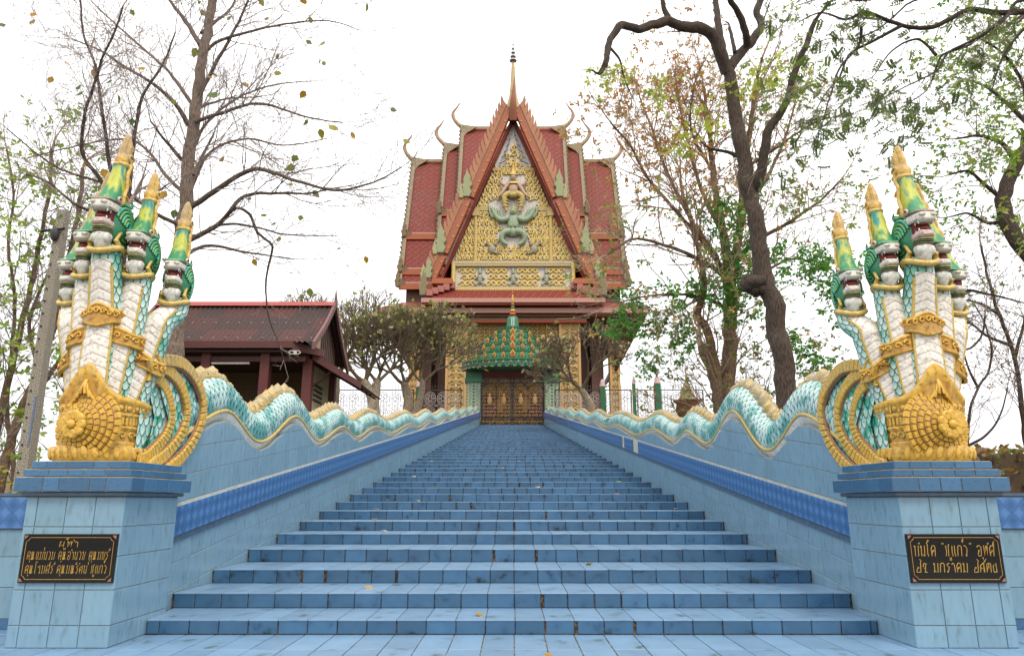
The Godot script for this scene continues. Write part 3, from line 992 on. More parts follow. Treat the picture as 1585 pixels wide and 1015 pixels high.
func naga_head(root: Node3D, xf: Transform3D, s: int, k: int) -> void:
	var head := Node3D.new()
	var key := str(root.get_instance_id()) + "head"
	var n: int = taken.get(key, -1) + 1
	taken[key] = n
	head.name = "head" if n == 0 else "head_%03d" % n
	head.transform = xf
	root.add_child(head, true)
	var grey := 0.75 if s < 0 and k != 1 else 0.4
	var zy := Transform3D(Basis(Vector3(0, 0, 1), Vector3(0, 1, 0), Vector3(-1, 0, 0)), Vector3.ZERO)   # outline x -> forward, thickness -> -x
	# cheeks with curls
	var m := Mesher.new()
	var g1 := Color(0.02, 0.21, 0.10)
	var g2 := Color(0.22, 0.42, 0.06)
	m.ball(Vector3(0, 0.27, -0.07), Vector3(0.148, 0.30, 0.19), g1, Transform3D.IDENTITY, 12, 20)
	for e in [-1, 1]:
		for c in 7:
			var sp := PackedVector3Array()
			var sr := PackedFloat32Array()
			for j in 21:
				var t := j / 20.0
				var w := 0.25 - c * 0.035
				var ang := -2.5 + t * 5.0 + 0.12 * c
				var yy := 0.27 + sin(ang) * w * 1.1
				var zz := -0.06 - cos(ang) * w * 0.78
				var ell := 1.0 - pow((yy - 0.27) / 0.31, 2.0) - pow((zz + 0.07) / 0.2, 2.0)
				sp.push_back(Vector3(e * (0.148 * sqrt(maxf(0.02, ell)) + 0.008), yy, zz)); sr.push_back(0.021 * (1.0 - 0.4 * absf(t * 2.0 - 1.0)))
			m.tube(sp, sr, 6, g1.lerp(g2, 0.15 + 0.13 * c) if c % 2 else Color(0.06, 0.42, 0.30), true)
		for c in 3:                                       # leafy tufts behind the cheek
			var sp := PackedVector3Array()
			var sr := PackedFloat32Array()
			for j in 8:
				var t := j / 7.0
				sp.push_back(Vector3(e * 0.09, 0.18 + c * 0.16 + t * 0.1, -0.12 - 0.07 * sin(t * PI * 0.7))); sr.push_back(0.035 * (1.0 - t * 0.85))
			m.tube(sp, sr, 6, Color(0.03, 0.27, 0.17), true)
	part("cheek", m.mesh(M.gloss), head)
	# jaws, mouth, teeth
	m = Mesher.new()
	snout(m, [[-0.06, 0.105, 0.375, 0.49], [0.05, 0.104, 0.373, 0.488], [0.13, 0.098, 0.37, 0.48], [0.19, 0.092, 0.362, 0.474], [0.228, 0.078, 0.366, 0.468], [0.243, 0.05, 0.385, 0.455]], Color(0.62, 0.63, 0.59))
	snout(m, [[-0.02, 0.11, 0.478, 0.505], [0.12, 0.106, 0.472, 0.498], [0.2, 0.096, 0.462, 0.488], [0.243, 0.066, 0.452, 0.476]], Color(0.36, 0.2, 0.19) if k == 0 else Color(0.2, 0.36, 0.2))
	for e in [-1, 1]:
		m.ball(Vector3(e * 0.05, 0.43, 0.23), Vector3(0.035, 0.025, 0.03), Color(0.62, 0.6, 0.57))
		m.ball(Vector3(e * 0.095, 0.395, 0.12), Vector3(0.02, 0.022, 0.08), Color(0.6, 0.55, 0.52))
	part("upper_jaw", m.mesh(M.paint), head)
	m = Mesher.new()
	snout(m, [[-0.06, 0.094, 0.2, 0.3], [0.05, 0.093, 0.202, 0.285], [0.13, 0.088, 0.205, 0.288], [0.18, 0.078, 0.215, 0.292], [0.205, 0.05, 0.235, 0.28]], Color(0.65, 0.64, 0.6) if k else Color(0.54, 0.44, 0.43))
	for r in 3:
		var y0 := 0.158 + r * 0.018
		snout(m, [[-0.06, 0.092, y0, y0 + 0.015], [0.1, 0.09, y0, y0 + 0.015], [0.15 + r * 0.01, 0.074, y0, y0 + 0.015], [0.175 + r * 0.01, 0.045, y0 + 0.002, y0 + 0.013]], [Color(0.28, 0.17, 0.1), Color(0.05, 0.27, 0.12), Color(0.45, 0.36, 0.15)][r])
	part("lower_jaw", m.mesh(M.paint), head)
	m = Mesher.new()
	m.box(Vector3(-0.083, 0.27, -0.05), Vector3(0.083, 0.385, 0.125), Color(0.17, 0.012, 0.014))
	m.ball(Vector3(0, 0.31, 0.11), Vector3(0.05, 0.018, 0.09), Color(0.36, 0.035, 0.03))
	part("mouth", m.mesh(M.gloss), head)
	m = Mesher.new()
	for e in [-1, 1]:
		for z in [0.19, 0.13]:
			m.lathe([Vector2(0.0, 0.032), Vector2(0.007, 0.015), Vector2(0.011, 0.0), Vector2(0, -0.005)].map(func(v): return Vector2(v.x, -v.y)), 6, Transform3D(Basis.IDENTITY, Vector3(e * 0.07, 0.372, z)), Color(0.8, 0.78, 0.7))
			m.lathe([Vector2(0, -0.005), Vector2(0.011, 0.0), Vector2(0.007, 0.016), Vector2(0.0, 0.03)], 6, Transform3D(Basis.IDENTITY, Vector3(e * 0.066, 0.28, z - 0.01)), Color(0.8, 0.78, 0.7))
	part("teeth", m.mesh(M.gloss), head)
	# the drop under the chin
	m = Mesher.new()
	m.lathe([Vector2(0, -0.035), Vector2(0.03, -0.02), Vector2(0.055, 0.02), Vector2(0.085, 0.075), Vector2(0.088, 0.13), Vector2(0.07, 0.165), Vector2(0.0, 0.17)], 14, Transform3D(Basis.IDENTITY.rotated(Vector3.RIGHT, -0.15), Vector3(0, 0, 0.1)), Color(0.60, 0.62, 0.60))
	for e in [-1, 1]:
		m.ball(Vector3(e * 0.055, 0.1, 0.12), Vector3(0.04, 0.055, 0.045), Color(0.62, 0.64, 0.62))
	part("chin", m.mesh(M.paint), head)
	m = Mesher.new()
	for e in [-1, 1]:
		var sp := PackedVector3Array()
		var sr := PackedFloat32Array()
		for j in 16:
			var t := j / 15.0
			sp.push_back(Vector3(e * (0.135 - 0.015 * t), 0.02 + 0.17 * t + 0.02 * sin(t * 9.0), 0.02 + 0.06 * sin(t * PI * 1.3))); sr.push_back(0.026 * (1.0 - 0.45 * t))
		m.tube(sp, sr, 6, GOLD_PALE, true)
	var sp2 := PackedVector3Array()
	var sr2 := PackedFloat32Array()
	for j in 21:
		var a := TAU * j / 20
		sp2.push_back(Vector3(cos(a) * 0.155, -0.01 + 0.03 * cos(a * 2.0), sin(a) * 0.135)); sr2.push_back(0.03)
	m.tube(sp2, sr2, 7, GOLD_PALE)
	part("throat_collar", m.mesh(M.carved), head)
	# the tall painted brow, leaning back a little
	var rows := []
	var cols := []
	for i in 25:
		var f := i / 24.0
		var y := 0.47 + 0.46 * f
		var wx := lerpf(0.098, 0.062, pow(f, 0.8))
		var wz := lerpf(0.11, 0.068, f)
		var cz := lerpf(0.085, -0.05, f) - 0.03 * sin(f * PI)
		var row := PackedVector3Array()
		var cr := PackedColorArray()
		for j in 33:
			var a := TAU * j / 32
			var e := pow(pow(absf(cos(a)), 3.0) + pow(absf(sin(a)), 3.0), -1.0 / 3.0)
			var p := Vector3(cos(a) * e * wx, y + 0.02 * (1 - f) * cos(a * 2.0), cz - sin(a) * e * wz)
			row.push_back(p)
			var nz := 0.5 * vnoise(p + xf.origin, 5.0, k) + 0.8 * vnoise(Vector3(p.x * 5.0, p.y * 0.7, p.z * 5.0) + xf.origin, 3.0, k + 3)
			var col := Color(0.015, 0.25, 0.10).lerp(Color(0.52, 0.54, 0.06), smoothstep(0.1, 0.55, f + nz * 0.7 + 0.12 * sin(a)))
			col = col.lerp(Color(0.015, 0.28, 0.25), smoothstep(0.7, 0.98, f + nz * 0.55 + 0.25 * absf(cos(a)) - 0.15))
			col = col.lerp(Color(0.62, 0.52, 0.1), clampf(sin(a) * 1.4 - 0.5 + nz, 0.0, 1.0) * 0.8)
			cr.push_back(col)
		rows.append(row); cols.append(cr)
	m = Mesher.new()
	m.grid(rows, cols, true)
	part("brow", m.mesh(M.satin), head)
	# the gold ridge behind it, in curling lobes
	m = Mesher.new()
	var ol := PackedVector2Array([Vector2(0.02, 0.5), Vector2(-0.04, 0.98)])
	for i in 40:
		var f := 1.0 - i / 39.0
		var lob := absf(sin(f * PI * 3.0))
		ol.push_back(Vector2(lerpf(-0.07, -0.13, f) - 0.085 * lob * (0.5 + 0.5 * f), 0.46 + 0.58 * f))
	m.extrude(ol, zy.translated(Vector3(0.045, 0, 0)), 0.09, GOLD.lerp(Color(0.4, 0.3, 0.14), 0.3), 0.014)
	for e in [-1, 1]:
		for c in 3:
			var sp := PackedVector3Array()
			var sr := PackedFloat32Array()
			for j in 16:
				var t := j / 15.0
				var w := 0.06 * (1.0 - t * 0.75)
				sp.push_back(Vector3(e * 0.05, 0.56 + c * 0.19 + sin(t * 7.0) * w + 0.03, -0.115 - cos(t * 7.0) * w)); sr.push_back(0.014)
			m.tube(sp, sr, 6, GOLD, true)
		var flow := PackedVector3Array()
		var fr := PackedFloat32Array()
		for j in 20:
			var t := j / 19.0
			flow.push_back(Vector3(e * (0.1 - 0.03 * t), 0.5 + 0.5 * t, lerpf(-0.01, -0.09, t) + 0.012 * sin(t * 12.0))); fr.push_back(0.02)
		m.tube(flow, fr, 6, GOLD_PALE)
	part("crest_ridge", m.mesh(M.carved), head)
	# collar and leaf shaped tip
	m = Mesher.new()
	var tipcol := GOLD.lerp(Color(0.27, 0.23, 0.17), grey)
	m.lathe([Vector2(0.06, 0.915), Vector2(0.082, 0.93), Vector2(0.086, 0.95), Vector2(0.07, 0.97)], 20, Transform3D(Basis.IDENTITY, Vector3(0, 0, -0.055)), GOLD_PALE)
	rows = []
	cols = []
	for i in 25:
		var f := i / 24.0
		var w := 0.066 * (1.0 + 0.22 * sin(minf(f * 1.6, 1.0) * PI)) * pow(maxf(0.0, 1.0 - pow(f, 2.1)), 0.75)
		var row := PackedVector3Array()
		var cr := PackedColorArray()
		for j in 41:
			var a := TAU * j / 40
			var rib := 1.0 + 0.045 * pow(absf(sin(a * 4.0)), 0.6) - 0.05 * float(absf(fposmod(f * 3.0 + 0.3 * absf(sin(a * 2.0)), 1.0) - 0.5) < 0.08)
			row.push_back(Vector3(cos(a) * w * rib * 0.92, 0.95 + 0.31 * f, -0.055 - sin(a) * w * rib * 1.1 - 0.13 * pow(f, 1.4) + 0.05 * smoothstep(0.6, 1.0, f)))
			cr.push_back(GOLD.lerp(tipcol, smoothstep(0.0, 0.4, f + 0.3 * vnoise(row[j] + xf.origin, 9.0))).lerp(Color(0.2, 0.17, 0.13), 0.5 * float(rib < 0.99)))
		rows.append(row); cols.append(cr)
	m.grid(rows, cols, true)
	var leaf_ol := PackedVector2Array()
	for q in [[0.0, 0.95], [-0.02, 1.15], [-0.045, 1.24], [-0.075, 1.31], [-0.105, 1.335], [-0.135, 1.3], [-0.135, 1.26], [-0.19, 1.23], [-0.205, 1.17], [-0.17, 1.12], [-0.21, 1.08], [-0.215, 1.01], [-0.17, 0.965], [-0.13, 0.95]]:
		leaf_ol.push_back(Vector2(q[0], q[1]))
	var flip := PackedVector2Array()
	for q in leaf_ol: flip.push_back(Vector2(-q.x, q.y))
	for lay in [[0.03, 0.02, 0.0], [0.06, 0.026, 0.03]]:      # each side in two bevelled layers, so that it thins towards the rim
		var o1 := Geometry2D.offset_polygon(leaf_ol, -lay[2])
		var o2 := Geometry2D.offset_polygon(flip, -lay[2])
		if o1.size() == 0: continue
		m.extrude(o1[0], zy, lay[0], tipcol.lerp(GOLD, 0.2), lay[1])
		m.extrude(o2[0], Transform3D(Basis(Vector3(0, 0, -1), Vector3(0, 1, 0), Vector3(1, 0, 0)), Vector3.ZERO), lay[0], tipcol.lerp(GOLD, 0.2), lay[1])
	for e in [-1, 1]:
		for c in 2:
			var sp := PackedVector3Array()
			var sr := PackedFloat32Array()
			for j in 14:
				var t := j / 13.0
				var w := (0.055 - c * 0.012) * (1.0 - t * 0.75)
				sp.push_back(Vector3(e * (0.07 - 0.02 * c), 1.03 + c * 0.12 + sin(t * 6.5) * w, -0.09 - c * 0.02 - cos(t * 6.5) * w)); sr.push_back(0.014)
			m.tube(sp, sr, 6, tipcol.lerp(GOLD, 0.4), true)
	part("crest_tip", m.mesh(M.paint), head)
	m = Mesher.new()
	for e in [-1, 1]:
		m.ball(Vector3(e * 0.125, 0.505, 0.1), Vector3(0.022, 0.03, 0.03), Color(0.6, 0.55, 0.5))
		m.ball(Vector3(e * 0.14, 0.505, 0.11), Vector3(0.012, 0.017, 0.017), Color(0.3, 0.03, 0.03))
	part("eye", m.mesh(M.gloss), head)

func snout(m: Mesher, secs: Array, col: Color) -> void:     # rounded sections along the jaw: [forward, half width, bottom, top]
	var rows := []
	var cols := []
	for q: Array in secs:
		var row := PackedVector3Array()
		var cr := PackedColorArray()
		for j in 25:
			var a := TAU * j / 24
			var e := pow(pow(absf(cos(a)), 3.5) + pow(absf(sin(a)), 3.5), -1.0 / 3.5)
			row.push_back(Vector3(cos(a) * e * q[1], (q[2] + q[3]) / 2 + sin(a) * e * (q[3] - q[2]) / 2, q[0])); cr.push_back(col)
		rows.append(row); cols.append(cr)
	var l: Array = secs[-1]
	var row := PackedVector3Array()
	var cr := PackedColorArray()
	for j in 25:
		row.push_back(Vector3(0, (l[2] + l[3]) / 2, l[0] + 0.004)); cr.push_back(col)
	rows.append(row); cols.append(cr)
	m.grid(rows, cols, true)

func naga_collar(root: Node3D, s: int) -> void:
	# the carved gold bowl the necks rise from
	var prof := [[0.0, 0.03, 0], [0.02, 0.05, 0], [0.08, 0.065, 1], [0.13, 0.05, 1], [0.15, 0.02, 0], [0.17, 0.03, 0], [0.185, 0.03, 0], [0.2, 0.01, 2], [0.26, 0.02, 2], [0.30, 0.01, 2], [0.315, 0.03, 0], [0.335, 0.03, 0], [0.35, 0.005, 3], [0.42, 0.01, 3], [0.435, 0.03, 0], [0.46, 0.035, 0], [0.475, 0.015, 4], [0.55, 0.03, 4], [0.565, 0.05, 0], [0.6, 0.055, 0], [0.62, 0.03, 0], [0.6, 0.0, 0]]
	var rows := []
	var cols := []
	for w in prof:
		var row := PackedVector3Array()
		var cr := PackedColorArray()
		for j in 145:
			var a := TAU * j / 144
			var rel: float = w[1]
			var cut := 1.0
			match int(w[2]):
				1: rel += 0.018 * absf(sin(a * 14.0))
				2: rel += 0.014 * sin(a * 26.0) * sin(w[0] * 60.0)
				3: rel += 0.014 * signf(sin(a * 40.0)); cut = 0.75 if sin(a * 40.0) < 0 else 1.0
				4: rel += 0.022 * pow(maxf(0.0, cos(a * 15.0)), 4.0)
			var front := pow(maxf(0.0, sin(a)), 10.0)
			var y: float = w[0] + (0.27 * front + 0.03 * sin(a)) * smoothstep(0.44, 0.6, w[0]) - 0.03 * smoothstep(0.4, 0.6, w[0]) * absf(cos(a))
			var flare = 1.0 + 0.06 * w[0]
			row.push_back(Vector3(cos(a) * (0.345 * flare + rel), y, sin(a) * (0.365 + rel) + 0.0))
			var worn := smoothstep(-0.15, 0.5, vnoise(row[j] + Vector3(s, 0, 0), 9.0, 6))
			cr.push_back(Color(0.50, 0.28, 0.05).lerp(Color(0.50, 0.36, 0.12), worn * 0.6) if w[2] > 0 else GOLD.lerp(Color(0.50, 0.38, 0.12), worn * 0.6))
		rows.append(row); cols.append(cr)
	rows.reverse(); cols.reverse()
	var m := Mesher.new()
	m.grid(rows, cols, true)
	part("collar", m.mesh(M.carved), root)
	# raised work on the bowl: studs, flutes, scrolls and lotus leaves
	var on := func(a: float, y: float, out: float) -> Vector3: return Vector3(cos(a) * (0.345 * (1.0 + 0.06 * y) + out), y, sin(a) * (0.365 + out))
	for row in 4:
		m = Mesher.new()
		var n: int = [30, 64, 26, 30][row]
		for i in n:
			var a := TAU * (i + 0.5) / n
			if sin(a) < -0.75: continue
			var tone := GOLD.lerp(Color(0.55, 0.40, 0.11), rng.randf() * 0.5)
			var nrm := Vector3(cos(a), 0, sin(a))
			var bs := Basis(Vector3.UP.cross(nrm), Vector3.UP, nrm)
			match row:
				0:
					m.ball(Vector3.ZERO, Vector3(0.03, 0.03, 0.026), tone, Transform3D(bs, on.call(a, 0.51, 0.02)), 6, 10)
					m.box(Vector3(-0.008, -0.035, -0.01), Vector3(0.008, 0.035, 0.022), tone, Transform3D(bs, on.call(a + PI / n, 0.51, 0.018)))
				1: m.box(Vector3(-0.011, -0.036, -0.01), Vector3(0.011, 0.036, 0.018), tone, Transform3D(bs, on.call(a, 0.387, 0.008)))
				2: scroll(m, Transform3D(bs, on.call(a, 0.25, 0.018)), 0.038, 1.0 if i % 2 else -1.0, 0.012, tone)
				3: m.ball(Vector3.ZERO, Vector3(0.03, 0.062, 0.02), tone, Transform3D(bs * Basis(Vector3(0, 0, 1), -0.35 * s), on.call(a, 0.085, 0.068)), 6, 10)
		part(["studs", "flutes", "scrolls", "lotus_leaves"][row], m.mesh(M.paint), root)
	# leaf ornament in the peak
	m = Mesher.new()
	for e in [-1, 1]:
		for c in 4:
			var sp := PackedVector3Array()
			var sr := PackedFloat32Array()
			for j in 12:
				var t := j / 11.0
				sp.push_back(Vector3(e * (0.02 + 0.035 * c) * (1.0 - t * 0.85), 0.62 - c * 0.03 + 0.14 * t, 0.435 + 0.012 * sin(t * PI) - 0.02 * c * (1 - t) - 0.04 * t)); sr.push_back(0.013)
			m.tube(sp, sr, 5, GOLD)
	part("peak_leaf", m.mesh(M.carved), root)
	# the boss: stepped rings of small blocks and a flower, pointing down the path
	var boss := Transform3D(Basis.IDENTITY.rotated(Vector3.UP, s * 0.2), Vector3(s * -0.03, 0.33, 0.3))
	for r in 6:
		var r0 := 0.345 - r * 0.046
		var r1 := r0 - 0.05
		var z := 0.0 + r * 0.032
		m = Mesher.new()
		var n := 30 - r * 3
		for i in n:
			var a := TAU * i / n + r * 0.1
			var b := TAU * (i + 1) / n + r * 0.1 - 0.012 / r0
			var jit := 0.004 * rng.randf()
			var tone := GOLD.lerp(Color(0.50, 0.30, 0.05), rng.randf() * 0.5)
			var p := []
			for q in [[a, r1 - 0.02, z], [b, r1 - 0.02, z], [b, r0, z], [a, r0, z]]:
				p.append(boss * Vector3(cos(q[0]) * q[1], sin(q[0]) * q[1], q[2]))
			p = [p[3], p[2], p[1], p[0]]
			for q in [[a, r0 - 0.004, z + 0.035 + jit], [b, r0 - 0.004, z + 0.035 + jit], [b, r1 - 0.02, z + 0.044], [a, r1 - 0.02, z + 0.044]]:
				p.append(boss * Vector3(cos(q[0]) * q[1], sin(q[0]) * q[1], q[2]))
			p = [p[0], p[1], p[2], p[3], p[4], p[5], p[6], p[7]]
			m.hexa([p[0], p[1], p[2], p[3], p[4], p[5], p[6], p[7]], tone)
		part("boss_ring", m.mesh(M.paint), root)
	m = Mesher.new()
	var back := []
	for r in 7:
		back.append(Vector2(0.338 - r * 0.046, r * 0.032 + 0.018))
	back.append(Vector2(0, 0.21))
	m.lathe(back, 30, boss * Transform3D(Basis(Vector3.RIGHT, PI / 2), Vector3.ZERO), Color(0.22, 0.085, 0.02))
	part("boss_core", m.mesh(M.paint), root)
	for i in 9:
		m = Mesher.new()
		var b := boss * Transform3D(Basis(Vector3(0, 0, 1), TAU * i / 9), Vector3(0, 0, 0.185))
		var ol := PackedVector2Array()
		for j in 14:
			var t := TAU * j / 14
			ol.push_back(Vector2(0.085 + cos(t) * 0.048, sin(t) * 0.042 * (1.0 + 0.25 * cos(t))))
		m.extrude(ol, b, 0.035, GOLD, 0.012)
		part("petal", m.mesh(M.paint), root)
	m = Mesher.new()
	m.ball(Vector3(0, 0, 0.22), Vector3(0.042, 0.042, 0.03), GOLD, boss)
	part("boss_button", m.mesh(M.paint), root)

func arc_pts(tab: Array, s: int, x: float, at: Vector3) -> PackedVector3Array:
	var pts := []
	for q in tab:
		pts.append(Vector3(s * x, q[1], -q[0]) - at)
	return spline(pts, 60)

func naga_coil(root: Node3D, s: int, at: Vector3) -> void:
	# three fins of the turning body: green scaled plates rimmed with gold blocks
	var dy := 0.0 if s < 0 else -0.05
	var tabs := [[[6.95, 2.42], [7.15, 2.41], [7.34, 2.32], [7.5, 2.12], [7.44, 1.9], [7.1, 1.66], [6.95, 1.62]], [[6.9, 2.5], [7.3, 2.52], [7.62, 2.40], [7.80, 2.18], [7.73, 1.94], [7.45, 1.72], [7.1, 1.57]], [[7.0, 2.58], [7.55, 2.64], [7.99, 2.48], [8.16, 2.24], [8.05, 1.95], [7.75, 1.7], [7.4, 1.54]]]
	for k in 3:
		var tab: Array = tabs[k].map(func(q): return [q[0], q[1] + dy])
		var xin: float = [3.60, 3.575, 3.55][k]
		var path := arc_pts(tab, s, xin + 0.05, at)
		# plate
		var m := Mesher.new()
		var mid := Vector3(s * (xin + 0.045), 2.05 + dy, -(6.95 + 0.25 * k)) - at
		for i in path.size() - 1:
			var a := path[i]
			var b := path[i + 1]
			var off := Vector3(s * 0.62, 0, 0)
			if s > 0:
				var sw := a; a = b; b = sw
			# inner face, rim underside; the outer face
			for f in 4:
				var a0 := mid.lerp(a, f / 4.0)
				var a1 := mid.lerp(a, (f + 1) / 4.0)
				var b0 := mid.lerp(b, f / 4.0)
				var b1 := mid.lerp(b, (f + 1) / 4.0)
				var tone := Color(0.9, 0.98, 0.94).lerp(Color(0.05, 0.48, 0.34), smoothstep(-0.1, 0.5, vnoise(a1 + at, 3.5, 9) + 0.15 * k))
				m.face(a0, a1, b1, b0, Vector3(-s, 0, 0), tone)
				var kk := m.v.size() - 4
				for z in 4:
					m.t[kk + z] = Vector2(m.v[kk + z].z * 9.0, -m.v[kk + z].y * 5.0)
			m.face(a, a + off, b + off, b, a - mid, Color(0.5, 0.75, 0.65))
		part("coil_plate", m.mesh(M.scale), root)
		# rim blocks
		m = Mesher.new()
		var n := 30
		var rim := arc_pts(tab, s, xin + 0.02, at)
		for i in n:
			var i0 := i * 2
			var i1 := mini(i0 + 2, 60)
			var p0 := rim[i0]
			var p1 := rim[i1].lerp(rim[i0], 0.12)
			var o0 := (p0 - mid); o0.x = 0; o0 = o0.normalized()
			var o1 := (p1 - mid); o1.x = 0; o1 = o1.normalized()
			var wid := 0.082
			var q := [p0 - o0 * wid * 0.5, p1 - o1 * wid * 0.5, p1 + o1 * wid, p0 + o0 * wid]
			if s < 0: q = [q[3], q[2], q[1], q[0]]
			q = [q[3], q[2], q[1], q[0]]
			var jit := 0.004 * rng.randf()
			var old := smoothstep(2.35, 2.85, (p0 + at).y + 0.3 * vnoise(p0 + at, 5.0))
			var tone := GOLD.lerp(GOLD_PALE, rng.randf() * 0.6).lerp(Color(0.42, 0.34, 0.2), old * 0.6)
			m.plate(q, Vector3(-s, 0, 0), 0.035 + jit, 0.008, tone)
			# the outer edge of the rim
			var w := [p0 + o0 * wid, p1 + o1 * wid]
			m.face(w[0], w[1], w[1] + Vector3(s * 0.6, 0, 0), w[0] + Vector3(s * 0.6, 0, 0), o0, tone)
		part("rim_blocks", m.mesh(M.paint), root)
		m = Mesher.new()
		var line := PackedVector3Array()
		var lr := PackedFloat32Array()
		for i in rim.size():
			var o := (rim[i] - mid); o.x = 0; o = o.normalized()
			line.push_back(rim[i] - o * 0.048 + Vector3(s * 0.004, 0, 0)); lr.push_back(0.014)
		m.tube(line, lr, 6, Color(0.30, 0.13, 0.10))
		part("rim_line", m.mesh(M.paint), root)

func naga_body(root: Node3D, s: int, at: Vector3) -> void:
	var tab := waves(s)
	var path := PackedVector3Array()
	var d := 7.75
	var ds := PackedFloat32Array()
	while d < 48.0:
		path.push_back(Vector3(s * (half_w(d) + 0.24), base_h(d) + wave(tab, d), -d) - at)
		ds.push_back(d)
		d += 0.05 if d < 18.0 else 0.1
	var nn := path.size()
	var total := 0.0
	for i in nn - 1: total += path[i].distance_to(path[i + 1])
	var rr := func(f: float, a: float) -> Vector2:
		var r := body_r(ds[clampi(int(round(f * (nn - 1))), 0, nn - 1)])
		return Vector2(r * 1.02, r * (1.0 if cos(a) > 0 else 1.4))
	# frame: y runs up the stairs, x sideways, so z = x cross y points up or down; choose x so that z is up
	var hint := Vector3(-1, 0, 0)
	var up := hint.cross(Vector3(0, 0, -1))
	if up.y < 0: hint = Vector3(1, 0, 0)
	var teal := Color(0.05, 0.40, 0.42)
	var skin_c := func(f: float, a: float, p: Vector3) -> Color:
		var w := p + at
		var dd := -w.z
		var blot := vnoise(w, 2.3, 2) + 0.6 * vnoise(Vector3(w.x * 6.0, w.y * 6.0, w.z * 1.5), 2.0, 4)
		var low := clampf((absf(a) - 0.5) / 1.6, 0.0, 1.0)
		var slope := wave(tab, dd + 0.3) - wave(tab, dd - 0.3)
		var g := smoothstep(-0.15, 0.6, blot * 1.3 + low * 0.5 - 0.08 - slope * 0.5)
		var c := Color(0.97, 0.98, 1.0).lerp(teal if s < 0 else Color(0.03, 0.42, 0.40), g * 0.85)
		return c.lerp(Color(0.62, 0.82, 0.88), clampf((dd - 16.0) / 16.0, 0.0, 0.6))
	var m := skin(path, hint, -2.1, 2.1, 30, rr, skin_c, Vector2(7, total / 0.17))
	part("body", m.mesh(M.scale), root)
	# ribbed belly
	var belly_r := func(f: float, a: float) -> Vector2:
		var r: Vector2 = rr.call(f, a)
		var gr := fposmod(f * total / 0.16, 1.0)
		return r * (1.06 - 0.035 * (1.0 - smoothstep(0.0, 0.2, minf(gr, 1.0 - gr)))) + Vector2.ONE * 0.012
	var belly_c := func(f: float, a: float, p: Vector3) -> Color:
		var gr := fposmod(f * total / 0.16, 1.0)
		var dirt := clampf(0.5 + 0.9 * vnoise(p + at, 4.0, 5), 0.0, 1.0)
		return Color(0.88, 0.87, 0.85).lerp(Color(0.58, 0.57, 0.55), dirt * 0.5).lerp(Color(0.35, 0.25, 0.22), 0.8 * (1.0 - smoothstep(0.03, 0.11, minf(gr, 1.0 - gr))))
	m = skin(path, hint, 2.16, TAU - 2.16, 16, belly_r, belly_c)
	part("belly", m.mesh(M.paint), root)
	var trim := Mesher.new()
	for e in [-1, 1]:
		var tp := PackedVector3Array()
		var tr := PackedFloat32Array()
		for i in nn:
			var b := ring_frame(path, i, hint)
			var r: Vector2 = rr.call(float(i) / (nn - 1), 2.12)
			tp.push_back(path[i] + b.x * sin(e * 2.12) * (r.x + 0.012) + b.z * cos(2.12) * (r.y + 0.012))
			tr.push_back(0.026 * body_r(ds[i]) / 0.24)
		trim.tube(tp, tr, 6, Color(0.58, 0.42, 0.13))
	part("trim", trim.mesh(M.paint), root)
	# the mane: a toothed gold crest along the back
	var rows := []
	var cols := []
	var run := 0.0
	for q in 9: rows.append(PackedVector3Array()); 
	for q in 9: cols.append(PackedColorArray())
	var fine := PackedVector3Array()
	var fd := PackedFloat32Array()
	for i in nn - 1:
		for h in 3:
			fine.push_back(path[i].lerp(path[i + 1], h / 3.0)); fd.push_back(lerpf(ds[i], ds[i + 1], h / 3.0))
	for i in fine.size():
		if i > 0: run += fine[i].distance_to(fine[i - 1])
		var b := ring_frame(fine, i, hint)
		var r := body_r(fd[i])
		var k := r / 0.24
		var pitch := 0.2 * k + 0.04
		var tooth := fposmod(run / pitch, 1.0)
		var slope := (wave(tab, fd[i] + 0.2) - wave(tab, fd[i] - 0.2)) / 0.4
		var high := (0.105 + 0.07 * tooth * tooth + 0.035 * vnoise(fine[i] + at, 8.0, 6)) * k * (1.0 + 0.25 * clampf(slope, -0.6, 0.6))
		var base := r * 0.88
		var half := (0.085 - 0.02 * tooth) * k
		var ridg := 0.014 * sin(run * 80.0) * k + 0.016 * sin(run * 33.0 + 1.0) * k
		var offs := [[-1.0, 0.0], [-1.3, 0.22], [-0.85, 0.34], [-0.95, 0.66], [0.0, 1.0], [0.95, 0.66], [0.85, 0.34], [1.3, 0.22], [1.0, 0.0]]
		for q in 9:
			var o: Array = offs[q]
			var rough := 1.0 + 0.22 * vnoise(fine[i] + at + Vector3(q * 0.13, 0, 0), 16.0, 8)
			var p: Vector3 = fine[i] + b.x * o[0] * (half + ridg) * rough + b.z * (base + high * o[1] * (0.9 + 0.1 * rough))
			rows[q].push_back(p)
			var old := smoothstep(-0.25, 0.4, vnoise(p + at, 5.0, 9) + 0.35 * o[1] - 0.15)
			cols[q].push_back(Color(0.55, 0.40, 0.15).lerp(Color(0.40, 0.345, 0.235), old).lerp(Color(0.3, 0.2, 0.09), 0.5 if tooth < 0.08 else 0.0))
	var crest := Mesher.new()
	rows.reverse(); cols.reverse()
	crest.grid(rows, cols)
	part("mane", crest.mesh(M.paint), root)

